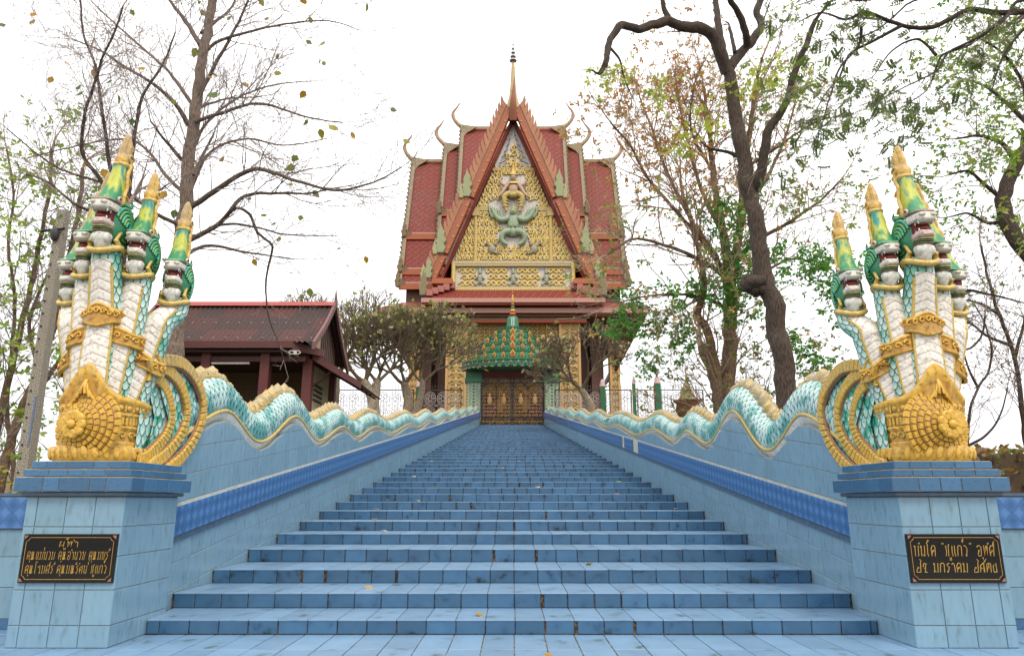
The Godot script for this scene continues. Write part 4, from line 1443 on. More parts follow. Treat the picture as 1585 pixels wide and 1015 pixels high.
# ---------------------------------------------------------------- inscribed plaques
# strokes of the letters on a grid: two signs a point, "cba0123456789ABC" for -3 to 12, strokes parted by blanks
func glyphs() -> Dictionary:
	return {
		"ก": [8, "00 0004150627576660"], "ค": [8, "344443333412100527576660"], "ณ": [10, "102021111015072736304057 5750718151"], "แ": [8, "1020211117 5060615157"], "เ": [4, "1020211117"],
		"ม": [8, "0616170706 17110010116067"], "น": [8, "0616170706 171031506067"], "ว": [7, "4030314140554627 2707"], "อ": [8, "2434332324 2311205061664717 1706"], "า": [6, "06274650"], "ำ": [6, "06274650 b8a8a9b9b8"],
		"ย": [8, "0717160607 162411105067"], "ร": [6, "1020211110 2044340647"], "ี": [0, "c8a9b8c8 a8aA"], "ิ": [0, "c8a9b8c8"], "ุ": [0, "ba aaacba"], "ู": [0, "cacbccacaa"], "ไ": [5, "1020211118093B4A"], "โ": [5, "10202111180A3A4A"],
		"ช": [8, "061617 172310505768"], "บ": [8, "0616170706 17106067"], "ด": [8, "33434434 3412100527576660"], "ท": [8, "06161707 171047576067"], "ต": [8, "3444 34121005263546576660"], "ศ": [9, "344443331210052757667960 577A"], "ฉ": [8, "061615 163647604050514160"],
		"ั": [0, "c9b8a9 0A"], "้": [0, "cAbAaBbB a90C"], "่": [0, "b8bB"], "์": [0, "b8a9bAa8 aB0C"], "ส": [8, "34441210052757666057 577A"], "ผ": [8, "0616170700335057"], "ข": [7, "06161716105057"], "ถ": [8, "1020211110150727576660"],
		"๒": [8, "2333342423 1300506067 67795A"], "๘": [8, "1323 1405276646302060 60"], "๕": [8, "2333 1400054757605057 579A"], "๓": [8, "1424 1300062736 3337576660"], "๐": [7, "1002054750613010"], "\"": [4, "1918 3938"], " ": [5, ""],
	}

func lettering(text: String, size: float, root: Node3D, xf: Transform3D, col: Color, most: float) -> void:
	var g := glyphs()
	var width := 0.0
	for ch in text:
		if g.has(ch): width += g[ch][0] + (1.6 if g[ch][0] > 0 else 0.0)
	var k := size / 7.0
	var kx := minf(k, most / width)
	var x := -width / 2.0
	for ch in text:
		if not g.has(ch): continue
		var q: Array = g[ch]
		var m := Mesher.new()
		for st: String in (q[1] as String).split(" ", false):
			var pts := PackedVector3Array()
			var rr := PackedFloat32Array()
			for i in range(0, st.length() - 1, 2):
				var px := "cba0123456789ABC".find(st[i]) - 3
				var py := "cba0123456789ABC".find(st[i + 1]) - 3
				pts.push_back(Vector3((x + px + py * 0.13) * kx, py * k, 0.0)); rr.push_back(minf(size * 0.078, kx * 0.68))
			if pts.size() > 1:
				var raw := Mesher.new()
				raw.tube(pts, rr, 6, col, true)
				var base_i := m.v.size()
				for i in raw.v.size():
					m.put(xf * (raw.v[i] * Vector3(1, 1, 0.3) + Vector3(0, 0, 0.001)), (raw.n[i] * Vector3(0.5, 0.5, 1.5)).normalized(), col, Vector2.ZERO)
				for i in raw.ix: m.ix.push_back(base_i + i)
		if m.v.size() > 0: part("letter", m.mesh(M.gilt), root)
		x += q[0] + (1.6 if q[0] > 0 else 0.0)

func plaque(s: int) -> void:
	var label := "black plaque with three lines of gold lettering on the left pedestal" if s < 0 else "black plaque with two lines of gold lettering on the right pedestal"
	var root := thing("plaque", label, "plaque", Vector3(s * 3.895, 0.735, -6.547))
	var w := 0.83
	var h := 0.41
	var m := Mesher.new()
	m.plate([Vector3(-w / 2, -h / 2, 0), Vector3(w / 2, -h / 2, 0), Vector3(w / 2, h / 2, 0), Vector3(-w / 2, h / 2, 0)], Vector3.BACK, 0.022, 0.006)
	part("slab", m.mesh(M.granite), root)
	m = Mesher.new()
	var pts := PackedVector3Array()
	var rr := PackedFloat32Array()
	var a := w / 2 - 0.03
	var b := h / 2 - 0.03
	var c := 0.035
	for q in [[-a + c, -b], [a - c, -b], [a - c * 0.6, -b + c * 0.6], [a, -b + c], [a, b - c], [a - c * 0.6, b - c * 0.6], [a - c, b], [-a + c, b], [-a + c * 0.6, b - c * 0.6], [-a, b - c], [-a, -b + c], [-a + c * 0.6, -b + c * 0.6], [-a + c, -b]]:
		pts.push_back(Vector3(q[0], q[1], 0.022)); rr.push_back(0.0026)
	m.tube(pts, rr, 5, GOLD_PALE)
	part("border_line", m.mesh(M.gilt), root)
	m = Mesher.new()
	for q in [[-1, -1], [1, -1], [1, 1], [-1, 1]]:
		m.plate([Vector3(q[0] * (w / 2 - 0.045), q[1] * (h / 2 - 0.012), 0.0225), Vector3(q[0] * (w / 2 - 0.012), q[1] * (h / 2 - 0.012), 0.0225), Vector3(q[0] * (w / 2 - 0.012), q[1] * (h / 2 - 0.045), 0.0225), Vector3(q[0] * (w / 2 - 0.03), q[1] * (h / 2 - 0.03), 0.0225)], Vector3.BACK, 0.003, 0.001, Color(0.35, 0.14, 0.1))
	part("corner_piece", m.mesh(M.plain), root)
	var lines := [["ผู้ทำ", 0.046, 0.095], ["คุณแม่นวม คุณอำนวย คุณมยุรี", 0.066, -0.01], ["คุณโฉมศรี คุณมณีรัตน์ ชูแก้ว", 0.066, -0.125]]
	if s > 0:
		lines = [["บันได \"ชูแก้ว\" อุทิศ", 0.086, 0.02], ["๒๘ มกราคม ๒๕๓๐", 0.075, -0.115]]
	for l in lines:
		lettering(l[0], l[1], root, Transform3D(Basis.IDENTITY, Vector3(0, l[2], 0.0225)), GOLD, w - 0.11)

# ---------------------------------------------------------------- leaves fallen on the steps
func litter() -> void:
	var spots := [[1, -0.37, 0.25], [2, -1.62, 0.4], [3, 1.0, 0.5], [5, -2.02, 0.4], [6, -2.3, 0.3], [7, -2.55, 0.5], [8, -2.45, 0.3], [8, -1.9, 0.4], [7, 3.05, 0.5], [10, 0.55, 0.3], [10, -1.75, 0.4], [12, -2.55, 0.4], [13, 0.1, 0.3], [14, -0.3, 0.4], [16, 0.2, 0.3], [16, -2.5, 0.4], [22, 0.4, 0.4], [29, -0.2, 0.5], [9, 2.2, 0.45], [11, 2.6, 0.4], [0, 0.25, -0.2]]
	for i in spots.size():
		var q: Array = spots[i]
		var d: float = (step_d(q[0]) if q[0] > 0 else 6.4) + q[2]
		var m := Mesher.new()
		var tone := [Color(0.45, 0.26, 0.06), Color(0.5, 0.36, 0.14), Color(0.28, 0.16, 0.07), Color(0.55, 0.42, 0.22)][i % 4] as Color
		var b := Basis(Vector3.UP, rng.randf() * TAU) * Basis(Vector3.RIGHT, rng.randf_range(-0.3, 0.3))
		leaf_shape(m, Transform3D(b.scaled(Vector3.ONE * (0.13 if q[0] < 9 else 0.17)), Vector3(0, 0.03, 0)), tone, 0.35)
		one("fallen_leaf", m.mesh(M.leaf), "dry curled brown leaf on the %s, %s" % ["forecourt floor" if q[0] == 0 else "%d%s step up" % [q[0], "st" if q[0] == 1 else ("nd" if q[0] == 2 or q[0] == 22 else ("rd" if q[0] == 3 else "th"))], ("near the left parapet" if q[1] < -2.2 else ("left of the middle" if q[1] < -0.32 else ("near the middle" if q[1] < 0.6 else ("right of the middle" if q[1] < 2.0 else "near the right parapet"))))], "leaf", Vector3(q[1], step_y(q[0]) if q[0] > 0 else 0.0, -d), "fallen leaves scattered on the steps")

func leaf_shape(m: Mesher, xf: Transform3D, col: Color, curl := 0.2) -> void:     # a pointed blade, creased along its rib
	var n := 4
	for i in n:
		var f0 := float(i) / n
		var f1 := float(i + 1) / n
		var w0 := 0.36 * sin(pow(f0, 0.75) * PI)
		var w1 := 0.36 * sin(pow(f1, 0.75) * PI)
		var y0 := -curl * f0 * f0
		var y1 := -curl * f1 * f1
		var a := xf * Vector3(0, y0, f0)
		var b := xf * Vector3(0, y1, f1)
		for e in [-1.0, 1.0]:
			m.face(a, xf * Vector3(e * w0, y0 + curl * 0.5 * w0, f0), xf * Vector3(e * w1, y1 + curl * 0.5 * w1, f1), b, xf.basis.y, col)

# ---------------------------------------------------------------- the gate under its green canopy
func arch_ring(m: Mesher, hw: float, y0: float, y1: float, flare: float, col: Color, hw_top := -1.0) -> void:   # one tier, bowed towards the stairs
	if hw_top < 0.0: hw_top = hw
	var n := 28
	var deep := 0.62
	var prof := [[y0, 0.0], [y0 + (y1 - y0) * 0.12, flare], [y0 + (y1 - y0) * 0.2, 0.0], [y0 + (y1 - y0) * 0.8, -0.02], [y0 + (y1 - y0) * 0.86, flare], [y1, flare]]
	for i in n:
		var a := PI * i / n
		var b := PI * (i + 1) / n
		for k in prof.size() - 1:
			var f0: float = (prof[k][0] - y0) / (y1 - y0)
			var f1: float = (prof[k + 1][0] - y0) / (y1 - y0)
			var r0: float = lerpf(hw, hw_top, f0) + prof[k][1]
			var r1: float = lerpf(hw, hw_top, f1) + prof[k + 1][1]
			m.quad(Vector3(-cos(a) * r0, prof[k][0], sin(a) * r0 * deep), Vector3(-cos(b) * r0, prof[k][0], sin(b) * r0 * deep), Vector3(-cos(b) * r1, prof[k + 1][0], sin(b) * r1 * deep), Vector3(-cos(a) * r1, prof[k + 1][0], sin(a) * r1 * deep), col)
		m.quad(Vector3(-cos(a) * (hw_top + flare), y1, sin(a) * (hw_top + flare) * deep), Vector3(-cos(b) * (hw_top + flare), y1, sin(b) * (hw_top + flare) * deep), Vector3(0, y1, 0), Vector3(0, y1, 0), col)
		m.quad(Vector3(0, y0, 0), Vector3(0, y0, 0), Vector3(-cos(b) * hw, y0, sin(b) * hw * deep), Vector3(-cos(a) * hw, y0, sin(a) * hw * deep), col)
	m.quad(Vector3(hw, y0, 0), Vector3(-hw, y0, 0), Vector3(-hw_top, y1, 0), Vector3(hw_top, y1, 0), col)

func mosaic_texture() -> ImageTexture:
	var im := Image.create(64, 128, false, Image.FORMAT_RGB8)
	var r := RandomNumberGenerator.new()
	r.seed = 5
	for y in 128:
		for x in 64:
			var u := absf(float(x) / 64 - 0.5) * 2
			var w := fposmod(float(y) / 32, 1.0)
			var dia := u + absf(w - 0.5) * 2.0
			var col := Color(0.05, 0.30, 0.17)
			if dia < 0.9: col = Color(0.80, 0.83, 0.76)
			if dia < 0.55: col = Color(0.06, 0.36, 0.2)
			if dia < 0.25: col = Color(0.8, 0.55, 0.12)
			if absf(dia - 1.3) < 0.12: col = Color(0.8, 0.83, 0.75)
			im.set_pixel(x, y, col * r.randf_range(0.8, 1.1))
	return ImageTexture.create_from_image(im)

func gate() -> void:
	var y0 := RISE * STEPS
	var z := -49.5
	var root := thing("gate_canopy", "green tiered pagoda-like canopy with red and yellow niches over the gate", "gateway", Vector3(0.05, 0, z))
	var green := Color(0.012, 0.16, 0.062)
	var mosaic := mat(lin(1, 1, 1), 0.35, mosaic_texture(), 1.0, {"uv": true, "scale3": Vector3(2, 3, 1)})
	for e in [-1, 1]:
		var m := Mesher.new()
		m.box(Vector3(e * 2.72 - 0.5, y0 + 0.3, -0.5), Vector3(e * 2.72 + 0.5, 9.2, 0.5))
		var p := part("pillar", m.mesh(mosaic), root)
		m = Mesher.new()
		m.box(Vector3(e * 2.72 - 0.6, y0 - 0.3, -0.6), Vector3(e * 2.72 + 0.6, y0 + 0.32, 0.6), green)
		m.box(Vector3(e * 2.72 - 0.62, 9.2, -0.62), Vector3(e * 2.72 + 0.62, 9.5, 0.62), green)
		m.box(Vector3(e * 2.72 - 0.56, 9.5, -0.56), Vector3(e * 2.72 + 0.56, 9.95, 0.56), Color(0.015, 0.1, 0.045))
		for i in 9:
			m.box(Vector3(e * 2.72 - 0.56 + i * 0.13, 9.5, 0.56), Vector3(e * 2.72 - 0.5 + i * 0.13, 9.93, 0.6), green)
		part("mouldings", m.mesh(M.gloss), p)
		m = Mesher.new()
		for i in 3:
			var sp := PackedVector3Array([Vector3(e * (2.3 + i * 0.42), y0 + 0.2, 0.66), Vector3(e * (2.3 + i * 0.42), y0 + 0.75, 0.75)])
			m.tube(sp, PackedFloat32Array([0.1, 0.02]), 6, Color(0.4, 0.05, 0.03))
			m.ball(Vector3(e * (2.3 + i * 0.42), y0 + 0.5, 0.68), Vector3(0.09, 0.09, 0.09), Color(0.45, 0.25, 0.04))
		part("finials", m.mesh(M.gloss), p)
	var m := Mesher.new()
	m.box(Vector3(-2.2, 9.55, -0.4), Vector3(2.2, 10.12, 0.45), Color(0.20, 0.045, 0.03))
	part("lintel", m.mesh(M.plain), root)
	# tiers
	var tiers := [[3.55, 10.05, 10.62, 0.1, 3.5], [2.92, 10.62, 11.28, 0.07, 2.8], [2.42, 11.28, 11.82, 0.07, 2.3], [2.1, 11.82, 12.34, 0.06, 1.95], [1.55, 12.34, 12.86, 0.06, 1.4], [0.95, 12.86, 13.12, 0.05, 0.85]]
	for k in tiers.size():
		var t: Array = tiers[k]
		m = Mesher.new()
		arch_ring(m, t[0], t[1], t[2], t[3], green, t[4])
		# upright leaves along the rim, white fillets below it
		var n := 44 - k * 6
		for i in n:
			var a := PI * (i + 0.5) / n
			var r: float = t[0] + 0.02
			var p := Vector3(-cos(a) * r, t[2], sin(a) * r * 0.62)
			var side := Vector3(sin(a), 0, cos(a) * 0.62).normalized() * 0.07
			m.tri(p - side, p + side, p + Vector3(0, 0.16 if i % 4 else 0.26, 0), Color(0.02, 0.22, 0.09))
			m.tri(p + side, p - side, p + Vector3(0, 0.16 if i % 4 else 0.26, 0), Color(0.02, 0.22, 0.09))
			if i % 3 == 0:
				var p2 := Vector3(-cos(a) * (r + 0.06), t[1] + 0.1, sin(a) * (r + 0.06) * 0.62 + 0.02)
				m.box(p2 - Vector3(0.07, 0.03, 0.02), p2 + Vector3(0.07, 0.03, 0.03), Color(0.35, 0.06, 0.03))
			if k == 0:
				for h in 3:
					var p4 := Vector3(-cos(a) * (r + 0.0), t[1] + 0.2 + h * 0.12, sin(a) * r * 0.62)
					var half_ := Vector3(sin(a), 0, cos(a) * 0.62) * 0.05
					m.box(p4 - Vector3(0.05, 0.03, 0.03), p4 + Vector3(0.05, 0.03, 0.05), [Color(0.02, 0.26, 0.1), Color(0.62, 0.64, 0.55), Color(0.01, 0.1, 0.04), Color(0.4, 0.08, 0.03)][(i * 2 + h * 3) % 4])
			if i % 2 == 0:
				var p3 := Vector3(-cos(a) * (r + 0.07), t[1] + 0.02, sin(a) * (r + 0.07) * 0.62 + 0.02)
				m.box(p3 - Vector3(0.1, 0.012, 0.01), p3 + Vector3(0.1, 0.012, 0.02), Color(0.7, 0.72, 0.62))
		var tp := part("tier", m.mesh(M.gloss), root)
		if k == 0 or k == 5: continue
		var cnt: int = [0, 9, 7, 7, 5][k]
		for i in cnt:
			var f := (i - (cnt - 1) / 2.0) / (cnt / 2.0 + 0.15)
			var x: float = f * t[0]
			var zz: float = sqrt(maxf(0.0, 1.0 - f * f)) * t[0] * 0.62
			var mid: bool = i * 2 + 1 == cnt
			var sc := 1.45 if mid else 1.0
			var nrm := Vector3(f * 0.62, 0, sqrt(maxf(0.05, 1.0 - f * f))).normalized()
			var b := Basis(Vector3.UP.cross(nrm), Vector3.UP, nrm)
			m = Mesher.new()
			for w in [[0.14, 0.4, 0.06, Color(0.55, 0.36, 0.03), 0.0], [0.085, 0.27, 0.085, Color(0.42, 0.06, 0.015), 0.04]]:
				var ol := PackedVector2Array()
				var ww: float = w[0] * sc
				var hh: float = w[1] * sc
				for q in [[-0.7, 0.0], [0.7, 0.0], [0.75, 0.3], [1.0, 0.5], [0.55, 0.72], [0.0, 1.0], [-0.55, 0.72], [-1.0, 0.5], [-0.75, 0.3]]:
					ol.push_back(Vector2(q[0] * ww, q[1] * hh + w[4]))
				m.extrude(ol, Transform3D(b, Vector3(x, t[1] + 0.12, zz - 0.02)), w[2] + 0.04, w[3])
			part("niche", m.mesh(M.gloss), tp)
	m = Mesher.new()
	m.lathe([Vector2(0.5, 13.1), Vector2(0.55, 13.2), Vector2(0.44, 13.3), Vector2(0.43, 13.7), Vector2(0.36, 14.0), Vector2(0.2, 14.1), Vector2(0, 14.12)], 20, Transform3D.IDENTITY, green)
	part("bell", m.mesh(M.gloss), root)
	m = Mesher.new()
	for i in 4:
		for e in [-1, 1]:
			var c := Vector3(e * 0.07, 13.36 + i * 0.15, 0.43)
			m.box(c - Vector3(0.05, 0.05, 0.03), c + Vector3(0.05, 0.05, 0.03), Color(0.7, 0.72, 0.68))
	part("bell_inlay", m.mesh(M.gloss), root)
	var bands := [[0.25, 14.1, 14.38, Color(0.5, 0.045, 0.02)], [0.19, 14.38, 14.62, Color(0.6, 0.4, 0.03)], [0.15, 14.62, 14.85, Color(0.015, 0.2, 0.07)], [0.12, 14.85, 15.1, Color(0.5, 0.05, 0.02)], [0.1, 15.1, 15.75, Color(0.6, 0.42, 0.04)], [0.07, 15.75, 16.0, Color(0.5, 0.06, 0.02)]]
	for b in bands:
		m = Mesher.new()
		var top: float = b[0] * (0.72 if b[1] < 15.0 else 0.35)
		m.lathe([Vector2(0, b[1]), Vector2(b[0], b[1] + 0.02), Vector2((b[0] + top) * 0.52, (b[1] + b[2]) / 2), Vector2(top, b[2] - 0.01), Vector2(0, b[2])], 14, Transform3D.IDENTITY, b[3])
		part("spire_ring", m.mesh(M.gloss), root)
	# the two iron leaves
	var g := thing("iron_gate", "black double leaf iron gate with gilded scrollwork at the top of the steps", "gate", Vector3(0.02, y0 + 0.03, z + 0.75))
	for e in [-1, 1]:
		var leaf := Node3D.new()
		leaf.name = "gate_leaf" if e < 0 else "gate_leaf_001"
		g.add_child(leaf, true)
		var x0 := 0.04
		var x1 := 2.08
		var h := 3.25
		m = Mesher.new()
		for q in [[x0, 0, x0 + 0.1, h], [x1 - 0.08, 0, x1, h], [x0, 0, x1, 0.09], [x0, 0.42, x1, 0.48], [x0, h - 0.36, x1, h - 0.3], [x0, h - 0.08, x1, h]]:
			m.box(Vector3(minf(e * q[0], e * q[2]), q[1], -0.03), Vector3(maxf(e * q[0], e * q[2]), q[3], 0.03))
		part("frame", m.mesh(M.iron), leaf)
		m = Mesher.new()
		for i in 15:
			var x = e * (x0 + 0.12 + i * 0.131)
			m.box(Vector3(x - 0.012, 0.09, -0.012), Vector3(x + 0.012, h + 0.12, 0.012))
			m.lathe([Vector2(0.03, h + 0.1), Vector2(0.0, h + 0.26)], 5, Transform3D(Basis.IDENTITY, Vector3(x, 0, 0)))
		part("bars", m.mesh(M.iron), leaf)
		m = Mesher.new()
		var gc := Color(0.36, 0.19, 0.05)
		for px in 2:
			var cx = e * (0.58 + px * 0.98)
			for r in 4:                      # the fan at the head of each panel
				var sp := PackedVector3Array()
				var sr := PackedFloat32Array()
				for j in 13:
					var a := PI * j / 12
					sp.push_back(Vector3(cx + cos(a) * (0.45 - r * 0.1), 2.25 + sin(a) * (0.55 - r * 0.13), 0.035)); sr.push_back(0.026)
				m.tube(sp, sr, 5, gc.lerp(Color(0.5, 0.3, 0.08), r * 0.25))
			for r in 7:
				for c in 4:
					scroll(m, Transform3D(Basis.IDENTITY, Vector3(cx + (c - 1.5) * 0.23, 0.68 + r * 0.24, 0.03)), 0.105, 1.0 if (r + c) % 2 else -1.0, 0.024, gc.lerp(Color(0.45, 0.2, 0.14), 0.8 if r < 3 and px == 1 else 0.1 * r))
			m.ball(Vector3(cx, 1.75, 0.03), Vector3(0.16, 0.3, 0.06), Color(0.42, 0.25, 0.08))
			m.ball(Vector3(cx, 2.12, 0.03), Vector3(0.09, 0.12, 0.06), Color(0.45, 0.3, 0.1))
		for i in 9:
			scroll(m, Transform3D(Basis.IDENTITY, Vector3(e * (0.24 + i * 0.215), 0.25, 0.03)), 0.09, 1.0 if i % 2 else -1.0, 0.022, gc)
			scroll(m, Transform3D(Basis.IDENTITY, Vector3(e * (0.24 + i * 0.215), h - 0.2, 0.03)), 0.07, 1.0 if i % 2 else -1.0, 0.02, gc)
		part("scrollwork", m.mesh(M.plain), leaf)

func scroll(m: Mesher, xf: Transform3D, r: float, dir: float, thick: float, col: Color, n := 9) -> void:   # one curl with a leaf tail
	var sp := PackedVector3Array()
	var sr := PackedFloat32Array()
	for j in n:
		var t := float(j) / (n - 1)
		var a := t * 6.6
		var w := r * (1.0 - 0.8 * t)
		sp.push_back(xf * Vector3(dir * (cos(a) * w), sin(a) * w, thick * 0.5 * t)); sr.push_back(thick * (1.15 - 0.5 * t))
	m.tube(sp, sr, 5, col, true)

# ---------------------------------------------------------------- fence panels and posts along the top
func fences() -> void:
	var y0 := 6.15
	var groups := "white iron fence panels along the terrace"
	var spans := [[2.95, 6.15, 1], [6.45, 8.32, 0], [8.66, 9.95, 0], [10.3, 13.3, 0], [-6.1, -3.5, 1], [-9.4, -6.8, 0], [-12.4, -9.7, 0]]
	var labels := ["iron fence panel beside the gate, right of it, before the gold column", "ornate iron fence panel between two green posts behind the frangipani", "narrow ornate iron fence panel left of the post with the globe lamp", "ornate iron fence panel right of the post with the globe lamp", "iron fence panel beside the gate, left of it, before the gold column", "ornate iron fence panel seen under the left frangipani trees", "ornate iron fence panel seen beside the brown roofed pavilion"]
	for i in spans.size():
		var a: float = spans[i][0]
		var b: float = spans[i][1]
		var z := -49.0
		var w := b - a
		var root := thing("iron_fence", labels[i], "fence", Vector3((a + b) / 2, y0 + 0.35, z), groups)
		var h := 2.2
		var m := Mesher.new()
		for q in [[-w / 2, 0, -w / 2 + 0.07, h], [w / 2 - 0.07, 0, w / 2, h], [-w / 2, 0, w / 2, 0.06], [-w / 2, h - 0.06, w / 2, h]]:
			m.box(Vector3(q[0], q[1], -0.03), Vector3(q[2], q[3], 0.03))
		var n := int(w / 0.2)
		for k in n:
			var x := -w / 2 + (k + 0.5) * w / n
			m.box(Vector3(x - 0.01, 0, -0.01), Vector3(x + 0.01, h + 0.2, 0.01))
			m.lathe([Vector2(0.03, h + 0.18), Vector2(0.0, h + 0.34)], 5, Transform3D(Basis.IDENTITY, Vector3(x, 0, 0)))
		part("frame", m.mesh(M.iron), root)
		m = Mesher.new()
		var white := Color(0.42, 0.39, 0.38)
		var cells := maxi(1, int(round(w / 0.85)))
		for c in cells:
			var cx := -w / 2 + (c + 0.5) * w / cells
			for r in 2:
				for ring in [[0.38, 0.025], [0.28, 0.02], [0.12, 0.03]]:
					var sp := PackedVector3Array()
					var sr := PackedFloat32Array()
					for j in 17:
						var t := TAU * j / 16
						sp.push_back(Vector3(cx + cos(t) * ring[0], 0.55 + r * 1.0 + sin(t) * ring[0] * 1.25, 0.02)); sr.push_back(ring[1])
					m.tube(sp, sr, 4, white)
				for k in 6:
					var t := TAU * k / 6
					scroll(m, Transform3D(Basis.IDENTITY, Vector3(cx + cos(t) * 0.2, 0.55 + r + sin(t) * 0.25, 0.02)), 0.07, 1.0, 0.018, white, 7)
				for e in [-1, 1]:
					scroll(m, Transform3D(Basis.IDENTITY, Vector3(cx + e * 0.36, 0.1 + r * 0.95, 0.02)), 0.1, e, 0.02, white, 7)
		part("ornament", m.mesh(M.plain), root)
	var posts := [[6.3, 0.17, 2.75, 1], [8.49, 0.1, 2.95, 0], [10.12, 0.2, 2.95, 2], [-6.45, 0.19, 2.7, 1], [-9.55, 0.17, 2.9, 1], [-12.6, 0.17, 2.7, 1]]
	var plab := ["green fence post with pink cap behind the right frangipani trunk", "slim green fence post with pale cap between two wider ones", "green fence post with pink cap carrying a white globe lamp", "green fence post beside the left frangipani trunks", "green fence post with pink cap beyond the pavilion eave", "green fence post far left, behind the pavilion"]
	for i in posts.size():
		var q: Array = posts[i]
		var root := thing("fence_post", plab[i], "post", Vector3(q[0], y0, -49.0), "green fence posts")
		var m := Mesher.new()
		var w: float = q[1]
		m.box(Vector3(-w, -0.4, -w), Vector3(w, q[2], w), Color(0.015, 0.13, 0.05))
		m.box(Vector3(-w - 0.02, -0.4, -w * 0.9), Vector3(-w - 0.002, q[2] - 0.02, w * 0.9), Color(0.3, 0.07, 0.06))
		part("shaft", m.mesh(M.gloss), root)
		m = Mesher.new()
		var t: float = q[2]
		m.lathe([Vector2(w * 1.25, t), Vector2(w * 1.3, t + 0.1), Vector2(w * 0.9, t + 0.2), Vector2(w * 1.0, t + 0.32), Vector2(w * 0.5, t + 0.48), Vector2(0, t + 0.55)], 12, Transform3D.IDENTITY, Color(0.55, 0.36, 0.35))
		part("cap", m.mesh(M.plain), root)
	var lamp := thing("globe_lamp", "unlit white glass globe lamp on top of a green fence post", "lamp", Vector3(10.12, y0 + 3.45, -49.0))
	var m := Mesher.new()
	m.lathe([Vector2(0.1, 0), Vector2(0.06, 0.08), Vector2(0.1, 0.2)], 10, Transform3D.IDENTITY, Color(0.05, 0.05, 0.05))
	part("neck", m.mesh(M.plain), lamp)
	m = Mesher.new()
	m.ball(Vector3(0, 0.4, 0), Vector3(0.26, 0.26, 0.26), Color(0.75, 0.75, 0.72))
	part("globe", m.mesh(M.gloss), lamp)
	# low green serpent rails before the fence
	for e in [-1, 1]:
		var rail := PackedVector3Array()
		var rr := PackedFloat32Array()
		for i in 30:
			rail.push_back(Vector3(e * (3.4 + i * 0.16), 6.75 + 0.12 * sin(i * 0.75), -48.4)); rr.push_back(0.16 - 0.002 * i)
		m = Mesher.new()
		m.tube(rail, rr, 8, Color(0.02, 0.24, 0.12), true)
		var o := thing("garden_serpent", "small wavy green serpent ornament along the terrace edge %s of the gate" % ("left" if e < 0 else "right"), "ornament")
		part("body", m.mesh(M.gloss), o)
		m = Mesher.new()
		for i in 29:
			m.box(rail[i] + Vector3(-0.05, 0.12, -0.04), rail[i] + Vector3(0.05, 0.24, 0.04), Color(0.45, 0.33, 0.08))
		part("crest", m.mesh(M.plain), o)
		m = Mesher.new()
		m.box(Vector3(e * 5.7 - 2.6, 5.9, -48.7), Vector3(e * 5.7 + 2.6, 6.6, -48.2), Color(0.22, 0.07, 0.05))
		part("plinth", m.mesh(M.plain), o)

# ---------------------------------------------------------------- the temple hall
func roof_tile_textures() -> Array:
	var s := 64
	var im := Image.create(s, s, false, Image.FORMAT_RGB8)
	var hi := Image.create(s, s, false, Image.FORMAT_L8)
	var r := RandomNumberGenerator.new()
	r.seed = 77
	var tones := []
	for k in 4: tones.append(r.randf_range(0.8, 1.1))
	for y in s:
		for x in s:
			var u := float(x) / s * 2.0
			var w := float(y) / s * 2.0
			var a := u + w
			var b := u - w
			var fa := fposmod(a, 1.0)
			var fb := fposmod(b, 1.0)
			var e := minf(minf(fa, 1.0 - fa), minf(fb, 1.0 - fb))
			var t: float = tones[posmod(int(floor(a)) + 2 * int(floor(b)), 4)]
			var k := smoothstep(0.02, 0.12, e)
			im.set_pixel(x, y, (Color(0.30, 0.10, 0.07).lerp(Color(0.57, 0.205, 0.135), k) * t))
			hi.set_pixel(x, y, Color.WHITE * (k * (0.5 + 0.25 * fposmod(w, 1.0))))
	im.generate_mipmaps()
	return [ImageTexture.create_from_image(im), ImageTexture.create_from_image(hi)]

func roof_slab(m: Mesher, a: Vector3, b: Vector3, c: Vector3, d: Vector3, thick: float, tile: float) -> void:   # a,b lower edge left to right, c,d upper edge right to left; seen from outside ccw
	var n := (b - a).cross(c - a).normalized()
	var k := m.v.size()
	m.quad(a, b, c, d)
	var wid := a.distance_to(b)
	var hgt := a.distance_to(d)
	for q in [[0, 0.0, hgt], [1, wid, hgt], [2, wid, 0.0], [3, 0.0, 0.0]]:
		m.t[k + q[0]] = Vector2(q[1] / tile, q[2] / tile) * 1.35
	var o := n * -thick
	m.quad(d + o, c + o, b + o, a + o)
	m.quad(a + o, b + o, b, a); m.quad(b + o, c + o, c, b); m.quad(c + o, d + o, d, c); m.quad(d + o, a + o, a, d)

func chofa(parent: Node3D, at: Vector3, dir: float, size := 1.0) -> void:
	var pts := []
	for q in [[0.0, 0.0], [0.35, 0.25], [0.78, 0.75], [0.98, 1.3], [0.92, 1.75], [0.62, 2.2], [0.3, 2.75]]:
		pts.append(at + Vector3(q[0] * dir * 1.05, q[1], 0) * size)
	var p := spline(pts, 22)
	var r := PackedFloat32Array()
	for i in p.size():
		var f := float(i) / (p.size() - 1)
		r.push_back(size * (0.2 * pow(1.0 - f, 0.8) + 0.04 + 0.06 * exp(-pow((f - 0.5) / 0.08, 2.0))))
	var m := Mesher.new()
	m.tube(p, r, 8, Color(0.50, 0.40, 0.26), true, 1.0, Color(0.40, 0.17, 0.13))
	m.ball(at + Vector3(1.02 * dir, 1.15, 0) * size, Vector3(0.16, 0.22, 0.14) * size, Color(0.42, 0.24, 0.17))
	part("horn_finial", m.mesh(M.plain), parent)

